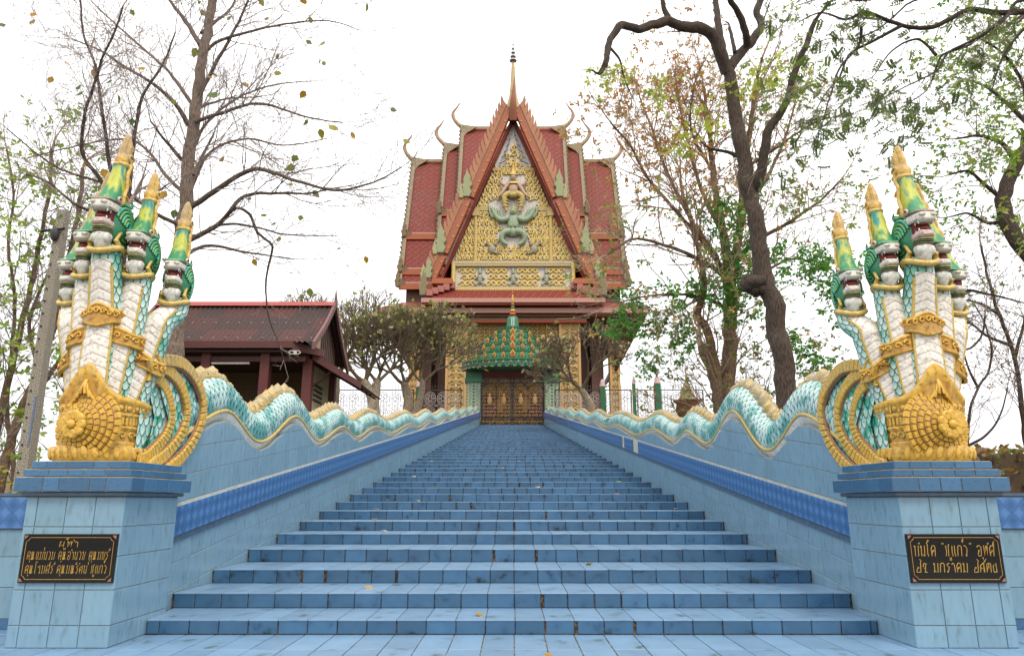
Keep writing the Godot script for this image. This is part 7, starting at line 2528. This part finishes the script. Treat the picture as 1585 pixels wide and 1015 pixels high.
	var far_left := [
		[0.160, 0.050, [[-14.2, -0.2, -20.0], [-14.08, 1.91, -20.00], [-13.95, 3.06, -20.00], [-13.77, 3.96, -20.00], [-13.52, 4.70, -20.00], [-13.36, 5.64, -20.00], [-13.21, 6.80, -20.00], [-13.17, 8.19, -20.00], [-13.09, 9.63, -20.00], [-13.15, 11.11, -20.00]]],
		[0.140, 0.040, [[-14.5, -0.2, -20.0], [-14.43, 3.24, -20.00], [-14.32, 4.70, -20.00], [-14.22, 6.03, -20.00], [-14.14, 7.39, -20.00], [-14.10, 8.60, -20.00], [-14.07, 10.26, -20.00], [-14.20, 11.76, -20.00]]],
		[0.080, 0.030, [[-13.7, -0.2, -20.0], [-13.75, 1.82, -20.00], [-14.22, 3.60, -20.00], [-14.39, 5.45, -20.00], [-14.57, 7.00, -20.00], [-15.02, 8.60, -20.00], [-15.14, 10.26, -20.00], [-15.59, 11.76, -20.00]]],
		[0.100, 0.030, [[-13.86, 3.60, -20.00], [-13.39, 4.33, -20.00], [-12.99, 5.08, -20.00], [-12.55, 5.84, -20.00], [-12.09, 6.61, -20.00]]],
		[0.050, 0.020, [[-12.5, -0.2, -20.0], [-12.54, 1.82, -20.00], [-12.64, 3.24, -20.00], [-12.68, 4.70, -20.00], [-12.73, 5.84, -20.00], [-12.87, 7.00, -20.00]]],
		[0.070, 0.020, [[-13.50, 4.80, -20.00], [-14.01, 6.22, -20.00], [-13.75, 7.59, -20.00], [-13.43, 8.60, -20.00], [-13.32, 9.84, -20.00]]],
	]
	var dark_tree := [
		[0.265, 0.13, [[5.4, 0.3, -14.0], [5.41, 2.26, -14.00], [5.43, 3.08, -14.00], [5.43, 3.92, -14.00], [5.31, 5.13, -14.00], [5.17, 6.11, -14.00], [5.09, 7.26, -14.00], [4.97, 8.45, -14.00], [4.90, 9.38, -14.00], [4.82, 10.57, -14.00]]],
		[0.120, 0.050, [[5.19, 7.63, -14.00], [5.21, 7.78, -13.86], [5.32, 8.30, -13.71], [5.41, 8.83, -13.57], [5.74, 9.27, -13.43], [5.92, 9.87, -13.29], [6.15, 10.46, -13.14], [6.38, 11.06, -13.00]]],
		[0.150, 0.060, [[4.80, 10.46, -14.00], [4.65, 10.72, -13.86], [4.45, 11.11, -13.73], [4.21, 11.24, -13.59], [3.75, 11.21, -13.45], [3.37, 11.22, -13.32], [2.99, 11.07, -13.18], [2.68, 10.86, -13.05], [2.32, 10.83, -12.91], [2.06, 10.50, -12.77], [1.93, 10.06, -12.64], [1.84, 9.64, -12.50]]],
		[0.080, 0.030, [[3.64, 11.68, -14.00], [3.49, 12.01, -14.00], [3.43, 12.32, -14.00], [3.38, 12.84, -14.00]]],
		[0.035, 0.014, [[2.17, 11.11, -14.00], [2.39, 10.82, -14.00], [2.47, 10.41, -14.00], [2.60, 9.98, -14.00]]],
		[0.020, 0.008, [[2.10, 10.82, -14.00], [2.00, 10.57, -14.00], [2.19, 10.49, -14.00]]],
		[0.100, 0.060, [[4.79, 10.57, -14.00], [4.82, 11.15, -14.25], [4.83, 12.02, -14.50], [4.90, 12.91, -14.75], [4.98, 14.04, -15.00]]],
		[0.120, 0.060, [[4.85, 10.57, -14.00], [5.07, 10.91, -14.08], [5.39, 11.30, -14.17], [5.73, 11.80, -14.25], [5.70, 12.27, -14.33], [5.93, 12.83, -14.42], [6.13, 13.43, -14.50]]],
		[0.090, 0.050, [[5.27, 11.15, -14.00], [5.18, 11.29, -13.75], [4.96, 11.60, -13.50], [4.71, 11.73, -13.25], [4.54, 12.01, -13.00]]],
		[0.050, 0.035, [[4.99, 10.95, -14.00], [5.05, 11.46, -14.25], [5.08, 11.95, -14.50]]],
		[0.060, 0.030, [[5.00, 8.48, -14.00], [4.87, 8.50, -14.10], [4.74, 8.63, -14.20], [4.38, 8.76, -14.30]]],
	]
	var green_tree := [
		[0.330, 0.200, [[6.8, 1.4, -23.0], [6.86, 2.92, -23.00], [7.07, 4.80, -23.00], [7.24, 6.53, -23.00], [7.37, 8.32, -23.00]]],
		[0.200, 0.050, [[7.35, 8.09, -23.00], [7.37, 9.80, -23.25], [7.27, 11.84, -23.50], [7.29, 14.00, -23.75], [7.27, 16.28, -24.00]]],
		[0.170, 0.050, [[7.38, 8.21, -23.00], [7.67, 9.63, -22.80], [7.92, 11.43, -22.60], [8.18, 13.27, -22.40], [8.53, 15.15, -22.20], [8.78, 16.30, -22.00]]],
		[0.200, 0.060, [[6.74, 3.95, -23.00], [6.64, 5.30, -22.83], [6.41, 6.67, -22.67], [6.08, 7.17, -22.50], [6.30, 8.00, -22.33], [6.13, 9.40, -22.17], [5.76, 10.93, -22.00]]],
		[0.100, 0.030, [[7.23, 8.78, -23.00], [6.38, 9.79, -22.60], [5.36, 10.79, -22.20], [4.46, 11.77, -21.80], [3.90, 12.62, -21.40], [3.22, 13.22, -21.00]]],
		[0.100, 0.030, [[7.00, 9.24, -23.00], [6.33, 10.86, -23.50], [5.64, 13.09, -24.00], [5.35, 14.94, -24.50], [5.01, 16.62, -25.00]]],
		[0.090, 0.030, [[7.24, 10.18, -23.00], [6.68, 11.97, -23.25], [6.39, 13.87, -23.50], [6.21, 15.85, -23.75], [6.21, 17.11, -24.00]]],
		[0.090, 0.030, [[7.28, 8.55, -23.00], [6.20, 9.07, -22.50], [5.03, 9.34, -22.00], [3.89, 9.37, -21.50], [2.97, 8.65, -21.00]]],
		[0.100, 0.030, [[7.66, 9.24, -23.00], [8.39, 9.85, -22.75], [9.33, 10.33, -22.50], [10.39, 11.04, -22.25], [10.99, 11.63, -22.00]]],
		[0.090, 0.030, [[7.96, 10.89, -23.00], [9.15, 12.51, -23.33], [10.15, 14.48, -23.67], [10.81, 16.28, -24.00]]],
		[0.080, 0.030, [[7.40, 7.86, -23.00], [8.50, 8.76, -23.67], [10.20, 9.70, -24.33], [11.62, 9.43, -25.00]]],
		[0.070, 0.020, [[7.26, 7.41, -23.00], [6.33, 7.72, -22.50], [5.15, 7.68, -22.00], [4.01, 7.43, -21.50], [3.22, 7.08, -21.00]]],
		[0.070, 0.020, [[8.23, 12.60, -23.00], [9.20, 13.17, -22.67], [10.50, 13.98, -22.33], [11.26, 14.03, -22.00]]],
		[0.060, 0.020, [[7.00, 12.60, -23.00], [6.31, 13.92, -22.67], [6.44, 15.49, -22.33], [6.73, 16.17, -22.00]]],
		[0.280, 0.160, [[6.7, 1.4, -23.0], [6.77, 2.92, -23.00], [6.87, 4.66, -23.50], [6.81, 5.62, -24.00], [6.72, 6.40, -24.50]]],
	]
	var right_tree := [
		[0.270, 0.120, [[12.3, -0.5, -15.0], [12.2, 2.4, -15.0], [11.86, 4.68, -15.00], [11.58, 6.30, -15.00], [11.35, 6.83, -15.00], [11.17, 7.30, -15.00], [11.14, 7.72, -15.00], [11.35, 8.24, -15.00], [11.68, 8.81, -15.00], [12.15, 9.63, -15.00], [12.69, 10.98, -15.00]]],
		[0.070, 0.020, [[11.63, 8.72, -15.00], [11.15, 9.04, -14.67], [10.44, 9.09, -14.33], [9.62, 8.83, -14.00]]],
		[0.070, 0.020, [[12.15, 9.63, -15.00], [11.92, 10.50, -15.33], [11.63, 11.23, -15.67], [11.25, 11.63, -16.00]]],
		[0.060, 0.020, [[11.19, 7.85, -15.00], [10.87, 8.16, -15.00], [10.49, 8.56, -15.00], [10.03, 8.48, -15.00]]],
		[0.060, 0.020, [[12.15, 9.63, -15.00], [11.81, 10.76, -14.67], [11.21, 11.21, -14.33], [10.57, 11.31, -14.00]]],
		[0.050, 0.020, [[11.18, 7.37, -15.00], [10.97, 7.43, -15.33], [10.79, 7.81, -15.67], [10.62, 7.87, -16.00]]],
	]
	var overhang := [
		[0.2, 0.08, [[10.4, -0.4, -9.6], [10.3, 3.0, -9.6], [9.9, 6.0, -9.5], [9.2, 8.1, -9.5], [8.46, 8.64, -9.5]]],
		[0.055, 0.030, [[8.46, 8.64, -9.50], [7.89, 8.55, -9.50], [7.54, 8.53, -9.50], [7.05, 8.58, -9.50], [6.78, 8.43, -9.50], [6.41, 8.27, -9.50], [6.02, 8.30, -9.50], [5.78, 8.39, -9.50]]],
		[0.030, 0.008, [[5.78, 8.39, -9.50], [5.38, 8.45, -9.38], [5.00, 8.22, -9.25], [4.57, 8.24, -9.12], [4.16, 7.98, -9.00]]],
		[0.030, 0.006, [[5.97, 8.30, -9.50], [5.52, 8.06, -9.56], [5.18, 7.87, -9.62], [5.02, 7.52, -9.68], [4.77, 7.23, -9.74], [4.50, 6.72, -9.80]]],
		[0.035, 0.006, [[8.8, 8.45, -9.5], [7.93, 8.76, -9.50], [7.52, 8.36, -9.43], [6.97, 7.97, -9.36], [6.50, 7.70, -9.29], [6.21, 7.33, -9.21], [5.86, 7.12, -9.14], [5.32, 6.82, -9.07], [4.89, 6.62, -9.00]]],
		[0.030, 0.005, [[7.7, 8.54, -9.5], [7.40, 8.30, -9.50], [7.02, 8.02, -9.58], [6.65, 7.91, -9.67], [6.55, 7.68, -9.75], [6.43, 7.40, -9.83], [6.09, 7.17, -9.92], [5.81, 6.94, -10.00]]],
		[0.035, 0.006, [[8.9, 8.35, -9.5], [7.3, 8.95, -9.5], [6.28, 8.76, -9.50], [6.00, 8.59, -9.58], [5.71, 8.36, -9.66], [5.33, 8.24, -9.74], [4.97, 8.30, -9.82], [4.57, 8.13, -9.90]]],
		[0.025, 0.005, [[5.33, 8.24, -9.45], [5.29, 7.96, -9.50], [4.90, 7.50, -9.40], [4.65, 6.96, -9.30], [4.41, 6.38, -9.20], [4.19, 6.02, -9.10]]],
		[0.025, 0.005, [[6.44, 7.79, -9.50], [6.28, 8.18, -9.65], [5.95, 8.06, -9.80], [5.67, 7.70, -9.95], [5.44, 7.68, -10.10]]],
		[0.025, 0.005, [[7.84, 8.24, -9.50], [7.54, 7.90, -9.50], [7.34, 7.57, -9.50], [7.16, 7.08, -9.50]]],
		[0.030, 0.006, [[6.08, 8.76, -9.50], [5.83, 8.87, -9.57], [5.46, 8.87, -9.65], [5.00, 8.99, -9.72], [4.50, 8.87, -9.80]]],
	]
	var bare_right := [
		[0.100, 0.030, [[12.88, -0.4, -18.00], [12.88, 1.45, -18.00], [12.90, 2.71, -18.00], [12.97, 3.85, -18.00], [12.97, 4.69, -18.00], [12.89, 5.37, -18.00], [12.75, 6.07, -18.00], [12.63, 6.96, -18.00], [12.60, 7.86, -18.00]]],
		[0.050, 0.020, [[12.96, 4.78, -18.00], [13.37, 5.72, -18.00], [13.60, 6.60, -18.00]]],
		[0.050, 0.015, [[12.93, 5.12, -18.00], [12.38, 5.37, -18.00], [11.93, 5.72, -18.00], [11.41, 5.63, -18.00]]],
		[0.045, 0.015, [[12.80, 5.90, -18.00], [12.35, 6.25, -18.00], [11.70, 6.42, -18.00], [11.40, 6.69, -18.00]]],
	]
	var bare_small := [
		[0.060, 0.015, [[9.93, -0.4, -16.00], [9.93, 1.70, -16.00], [10.15, 2.40, -16.00], [10.29, 3.12, -16.00], [10.60, 3.71, -16.00], [10.88, 4.08, -16.00], [11.03, 4.61, -16.00], [10.98, 5.22, -16.00], [10.80, 5.69, -16.00]]],
		[0.035, 0.012, [[10.18, 2.40, -16.00], [10.66, 2.69, -16.00], [11.02, 3.12, -16.00], [11.26, 3.71, -16.00]]],
		[0.035, 0.012, [[10.60, 3.71, -16.00], [10.44, 4.16, -16.00], [10.39, 4.76, -16.00]]],
	]
	var bare_bits := [
		[0.050, 0.020, [[8.7, 0.0, -15.0], [8.75, 2.4, -15.0], [8.98, 4.11, -15.00], [9.50, 4.33, -15.00], [9.86, 4.40, -15.00], [10.18, 4.68, -15.00], [10.32, 5.12, -15.00]]],
		[0.050, 0.015, [[9.30, 5.41, -15.00], [9.91, 5.70, -15.00], [10.47, 5.63, -15.00], [11.28, 5.41, -15.00]]],
	]
	# the tall bare tree behind the left serpent
	var o := {"density": 3.4, "twig": 1.6, "levels": 2, "kids": 4, "twig_r": 0.015, "least": 0.0035, "wander": 0.12, "rise": 0.1}
	var root := thing("bare_tree", "tall grey barked tree with nearly bare branches behind the left serpent heads", "tree")
	var tips := limb_tree(root, left_tree, M.bark_grey, M.twig, o)
	lone_leaves(root, tips, 70, 0.2, [Color(0.20, 0.22, 0.03), Color(0.11, 0.17, 0.03), Color(0.42, 0.22, 0.02), Color(0.30, 0.26, 0.04)])
	root = thing("hanging_branch", "broken dead branch hanging down before the pavilion roof", "branch")
	limb_tree(root, hanging, M.bark_dark, M.twig, {"density": 2.0, "twig": 0.5, "levels": 1, "kids": 2, "twig_r": 0.006, "least": 0.003, "rise": -0.3})
	root = thing("bare_tree", "thin dark stemmed bare tree just behind the tallest left serpent head", "tree")
	tips = limb_tree(root, stem_tree, M.bark_dark, M.twig, {"density": 4.0, "twig": 1.2, "levels": 2, "kids": 4, "twig_r": 0.01, "least": 0.003, "rise": 0.1})
	lone_leaves(root, tips, 24, 0.17, [Color(0.07, 0.16, 0.03), Color(0.10, 0.17, 0.03), Color(0.42, 0.24, 0.02)])
	root = thing("slender_tree", "clump of slender brown stems with sparse light green leaves at the far left", "tree")
	tips = limb_tree(root, far_left, M.bark_brown, M.twig, {"density": 2.4, "twig": 1.7, "levels": 2, "kids": 4, "twig_r": 0.02, "least": 0.005, "rise": 0.35, "trunk_share": 1.0})
	var some := []
	for t in tips:
		if rng.randf() < 0.12: some.append(t)
	foliage(root, "leaves", some, 2, 0.26, [Color(0.27, 0.38, 0.06), Color(0.34, 0.42, 0.1), Color(0.2, 0.33, 0.05)], 0.1, 0.12, 2)
	# the dark leaning trunk on the right, its burl and crooked boughs
	root = thing("leaning_tree", "big dark rough barked tree with a burl and crooked boughs right of the temple", "tree")
	tips = limb_tree(root, dark_tree, M.bark_dark, M.bark_dark, {"density": 0.35, "twig": 0.7, "levels": 1, "kids": 2, "twig_r": 0.02, "least": 0.004, "rise": 0.2, "trunk_share": 0.1, "knobs": 0.14})
	var m := Mesher.new()
	var bc := Vector3(4.93, 5.5, -13.9)
	for i in 26:
		var d := Vector3(rng.randfn(), rng.randfn(), rng.randfn()).normalized()
		m.ball(bc + d * 0.17, Vector3.ONE * rng.randf_range(0.05, 0.12), Color.WHITE, Transform3D.IDENTITY, 5, 8)
	m.ball(bc, Vector3(0.2, 0.21, 0.2))
	part("burl", m.mesh(M.bark_dark), root)
	var lf := []
	for c in [[4.1, 9.3, 0.35], [3.3, 9.9, 0.3], [2.4, 10.4, 0.3], [5.0, 10.0, 0.4], [5.6, 10.4, 0.5], [3.7, 8.7, 0.25], [1.9, 10.3, 0.3], [6.3, 10.2, 0.4]]:
		cluster(Vector3(c[0], c[1], -14.0), Vector3(c[2], c[2], c[2]), 22, lf)
	foliage(root, "leaves", lf, 2, 0.17, [Color(0.45, 0.47, 0.1), Color(0.36, 0.42, 0.1), Color(0.5, 0.46, 0.15)], 0.3, 0.08, 2)
	# the broad fan of stems behind it
	root = thing("spreading_tree", "spreading tree with fanning pale stems and green and rusty leaves behind the dark trunk", "tree")
	tips = limb_tree(root, green_tree, M.bark_brown, mat(lin(0.34, 0.23, 0.16), 0.85), {"density": 2.3, "twig": 2.3, "levels": 2, "kids": 4, "twig_r": 0.03, "least": 0.007, "rise": 0.35, "trunk_share": 0.3})
	lf = []
	var rust := []
	var fresh := []
	for t in tips:
		var p: Vector3 = t[0]
		var q := rng.randf()
		if p.y > 11.2 and p.x < 7.5:
			if q < 0.35: rust.append(t)
		elif p.x > 9.0:
			if q < 0.22: lf.append(t)
		elif q < 0.15: lf.append(t)
		elif q < 0.22: rust.append(t)
	for c in [[7.4, 9.9, 0.7], [7.6, 9.0, 0.8], [7.0, 8.2, 0.8], [7.9, 8.0, 0.8], [7.2, 7.3, 0.7], [7.0, 10.6, 0.5], [8.6, 9.1, 0.6], [5.2, 7.5, 0.6], [4.7, 6.9, 0.5], [3.8, 7.6, 0.45], [3.6, 6.9, 0.45], [4.6, 5.6, 0.5], [5.6, 6.5, 0.5], [8.9, 6.2, 0.6], [9.6, 5.4, 0.7], [6.2, 8.0, 0.4], [10.4, 7.8, 0.8], [9.9, 8.9, 0.8], [10.9, 9.3, 0.6]]:
		cluster(Vector3(c[0], c[1], -22.3 + rng.randf_range(-1, 0.6)), Vector3(c[2], c[2], c[2]), 38 if c[2] > 0.65 else 26, fresh)
	foliage(root, "dense_leaves", fresh, 2, 0.26, [Color(0.09, 0.27, 0.05), Color(0.14, 0.32, 0.06), Color(0.07, 0.2, 0.04)], 0.5, 0.14, 3)
	foliage(root, "green_leaves", lf, 2, 0.23, [Color(0.2, 0.31, 0.08), Color(0.26, 0.34, 0.09), Color(0.32, 0.24, 0.12)], 0.4, 0.14, 2)
	foliage(root, "rusty_leaves", rust, 2, 0.2, [Color(0.45, 0.19, 0.08), Color(0.38, 0.22, 0.1), Color(0.5, 0.28, 0.12)], 0.4, 0.14, 2)
	# undergrowth of saplings at its foot
	root = thing("sapling", "low leafy growth with brown leaves between the two trunks", "shrub", Vector3(8.6, 1.2, -20.5))
	tips = []
	m = Mesher.new()
	for i in 16:
		twig(m, Vector3(rng.randf_range(-2.4, 2.2), 0, rng.randf_range(-1, 1)), Vector3(rng.randfn() * 0.25, 1, rng.randfn() * 0.25), rng.randf_range(2.0, 4.2), 0.025, 2, tips, {"least": 0.005, "lift": 0.1})
	part("stems", m.mesh(M.bark_brown), root, true)
	foliage(root, "leaves", tips, 2, 0.2, [Color(0.10, 0.17, 0.03), Color(0.16, 0.17, 0.05), Color(0.24, 0.13, 0.05)], 0.4, 0.15, 1)
	# right edge
	root = thing("leafy_tree", "thick dark bough with fresh green leaves at the right edge", "tree")
	tips = limb_tree(root, right_tree, M.bark_dark, M.twig, {"density": 3.4, "twig": 1.3, "levels": 2, "kids": 4, "twig_r": 0.014, "least": 0.004, "rise": 0.0, "trunk_share": 0.25})
	lf = []
	for t in tips:
		if rng.randf() < 0.42: lf.append(t)
	foliage(root, "leaves", lf, 2, 0.17, [Color(0.2, 0.34, 0.07), Color(0.28, 0.38, 0.09), Color(0.36, 0.36, 0.12), Color(0.14, 0.25, 0.05)], 0.4, 0.13, 2)
	root = thing("overhanging_tree", "boughs with drooping feathered leaves reaching in at the top right", "tree")
	tips = limb_tree(root, overhang, M.bark_dark, M.twig, {"density": 2.6, "twig": 0.75, "levels": 2, "kids": 3, "twig_r": 0.008, "least": 0.0025, "rise": -0.35, "lift": -0.05, "trunk_share": 0.1})
	lf = []
	for t in tips:
		if rng.randf() < 0.42: lf.append(t)
	foliage(root, "feathered_leaves", lf, 1, 0.17, [Color(0.12, 0.17, 0.06), Color(0.16, 0.2, 0.07), Color(0.09, 0.13, 0.05)], 0.4, 0.05, 1)
	root = thing("bare_tree", "bare purplish stemmed tree with tiny dry leaves right of the right serpent", "tree")
	tips = limb_tree(root, bare_right, M.bark_dark, M.twig, {"density": 3.0, "twig": 1.5, "levels": 2, "kids": 4, "twig_r": 0.014, "least": 0.004, "rise": 0.2, "trunk_share": 0.8})
	lf = []
	for t in tips:
		if rng.randf() < 0.3: lf.append(t)
	foliage(root, "dry_leaves", lf, 2, 0.1, [Color(0.25, 0.13, 0.07), Color(0.3, 0.2, 0.12)], 0.4, 0.12, 2)
	root = thing("bare_tree", "small leafless tree beside the gold boss of the right serpent", "tree")
	limb_tree(root, bare_small, M.bark_dark, M.twig, {"density": 2.5, "twig": 0.9, "levels": 2, "kids": 3, "twig_r": 0.01, "least": 0.004, "rise": 0.2, "trunk_share": 0.8})
	root = thing("bare_tree", "leafless branches crossing behind the necks of the right serpent", "tree")
	limb_tree(root, bare_bits, M.bark_dark, M.twig, {"density": 2.0, "twig": 1.2, "levels": 2, "kids": 3, "twig_r": 0.012, "least": 0.004, "rise": 0.3, "trunk_share": 0.8})
	# frangipanis on the terrace
	frangipani(Vector3(-5.6, 5.4, -38.5), 6.6, [[0.0, 0.0, -0.3, 0.0, 0.28], [0.3, 0.3, 0.5, 0.3, 0.22]], 7, "bushy frangipani with olive leaves and pale buds left of the gate", 0.22)
	frangipani(Vector3(-7.0, 5.3, -37.0), 6.6, [[0.0, 0.0, -0.8, 0.0, 0.3], [-0.4, 0.2, 0.3, -0.3, 0.24]], 6, "twisted frangipani with a forked pale trunk beside the pavilion eave", 0.1)
	frangipani(Vector3(-10.6, 5.0, -41.0), 9.6, [[0.0, 0.0, 0.3, 0.0, 0.34]], 7, "bare round crowned frangipani rising behind the pavilion ridge", 0.04)
	frangipani(Vector3(-16.0, 4.6, -38.0), 7.8, [[0.0, 0.0, 0.2, 0.0, 0.28]], 6, "bare frangipani top showing between the left serpent and the pavilion ridge", 0.04)
	frangipani(Vector3(4.5, 5.4, -38.5), 5.9, [[0.0, 0.0, -0.75, 0.0, 0.24]], 7, "bare frangipani with a bent grey trunk right of the gate", 0.03, Vector3(0.05, -0.1, 0.1))

func background_bits() -> void:
	# trimmed brown hedge and a far red roof at the right edge
	var root := thing("hedge", "dry brown clipped hedge beyond the right flank wall", "hedge", Vector3(11.0, 0.6, -12.5))
	var m := Mesher.new()
	m.box(Vector3(-3.2, -0.6, -0.7), Vector3(5.0, 1.38, 0.5), Color(0.09, 0.055, 0.03))
	part("core", m.mesh(M.plain), root)
	var sp := []
	for i in 2600:
		sp.append([Vector3(rng.randf_range(-3.35, 5.0), rng.randf_range(0.0, 1.45) if i % 3 else 1.42, rng.randf_range(0.35, 0.6) if i % 3 else rng.randf_range(-0.7, 0.6)), Vector3(0, 0.3, 1)])
	foliage(root, "leaves", sp, 0, 0.13, [Color(0.28, 0.15, 0.07), Color(0.36, 0.22, 0.11), Color(0.2, 0.11, 0.05), Color(0.14, 0.15, 0.04)], 0.2, 0.05)
	var urn := thing("garden_urn", "brown glazed urn with a slim finial before the fence, right of the globe lamp", "urn", Vector3(9.55, 5.2, -38.5))
	m = Mesher.new()
	m.lathe([Vector2(0.3, 0), Vector2(0.45, 0.3), Vector2(0.68, 0.75), Vector2(0.6, 1.1), Vector2(0.78, 1.25), Vector2(0.72, 1.32)], 14, Transform3D.IDENTITY, Color(0.16, 0.07, 0.035))
	part("bowl", m.mesh(M.gloss), urn)
	m = Mesher.new()
	m.lathe([Vector2(0.5, 1.3), Vector2(0.36, 1.6), Vector2(0.4, 1.75), Vector2(0.2, 2.1), Vector2(0.06, 2.4), Vector2(0.03, 3.0)], 12, Transform3D.IDENTITY, Color(0.3, 0.24, 0.14))
	part("finial", m.mesh(M.plain), urn)
	root = thing("green_shrub", "dark green leafy shrub over the hedge at the right edge", "shrub", Vector3(9.4, 1.3, -11.6))
	sp = []
	m = Mesher.new()
	var tips := []
	for i in 10:
		twig(m, Vector3(rng.randf_range(-0.5, 0.8), 0, 0), Vector3(rng.randfn() * 0.5, 1, rng.randfn() * 0.3), 1.0, 0.015, 1, tips, {"least": 0.004})
	part("stems", m.mesh(M.twig), root, true)
	foliage(root, "leaves", tips, 0, 0.24, [Color(0.05, 0.12, 0.02), Color(0.09, 0.18, 0.03)], 0.3, 0.1, 2)
	root = thing("green_shrub", "yellow green shrub left of the left pedestal, at the picture's edge", "shrub", Vector3(-8.3, 0.0, -11.0))
	tips = []
	m = Mesher.new()
	for i in 12:
		twig(m, Vector3(rng.randf_range(-1.2, 0.9), 0, 0), Vector3(rng.randfn() * 0.4, 1, rng.randfn() * 0.3), 1.5, 0.015, 1, tips, {"least": 0.004})
	part("stems", m.mesh(M.twig), root, true)
	foliage(root, "leaves", tips, 2, 0.22, [Color(0.16, 0.25, 0.03), Color(0.10, 0.18, 0.03), Color(0.35, 0.2, 0.03)], 0.3, 0.12, 2)
	root = thing("far_house", "small far house with a plain red roof low at the right", "house", Vector3(24.9, 0, -40.5))
	m = Mesher.new()
	roof_slab(m, Vector3(-0.9, 2.4, 2.0), Vector3(2.4, 2.4, 2.0), Vector3(2.0, 4.1, 0), Vector3(-0.3, 4.1, 0), 0.1, 1.0)
	roof_slab(m, Vector3(2.4, 2.4, -2.0), Vector3(-0.9, 2.4, -2.0), Vector3(-0.3, 4.1, 0), Vector3(2.0, 4.1, 0), 0.1, 1.0)
	part("roof", m.mesh(mat(lin(0.13, 0.018, 0.016), 0.8)), root)
	m = Mesher.new()
	m.box(Vector3(-0.6, -0.5, -1.8), Vector3(2.2, 2.45, 1.8), Color(0.4, 0.35, 0.3))
	part("wall", m.mesh(M.plain), root)
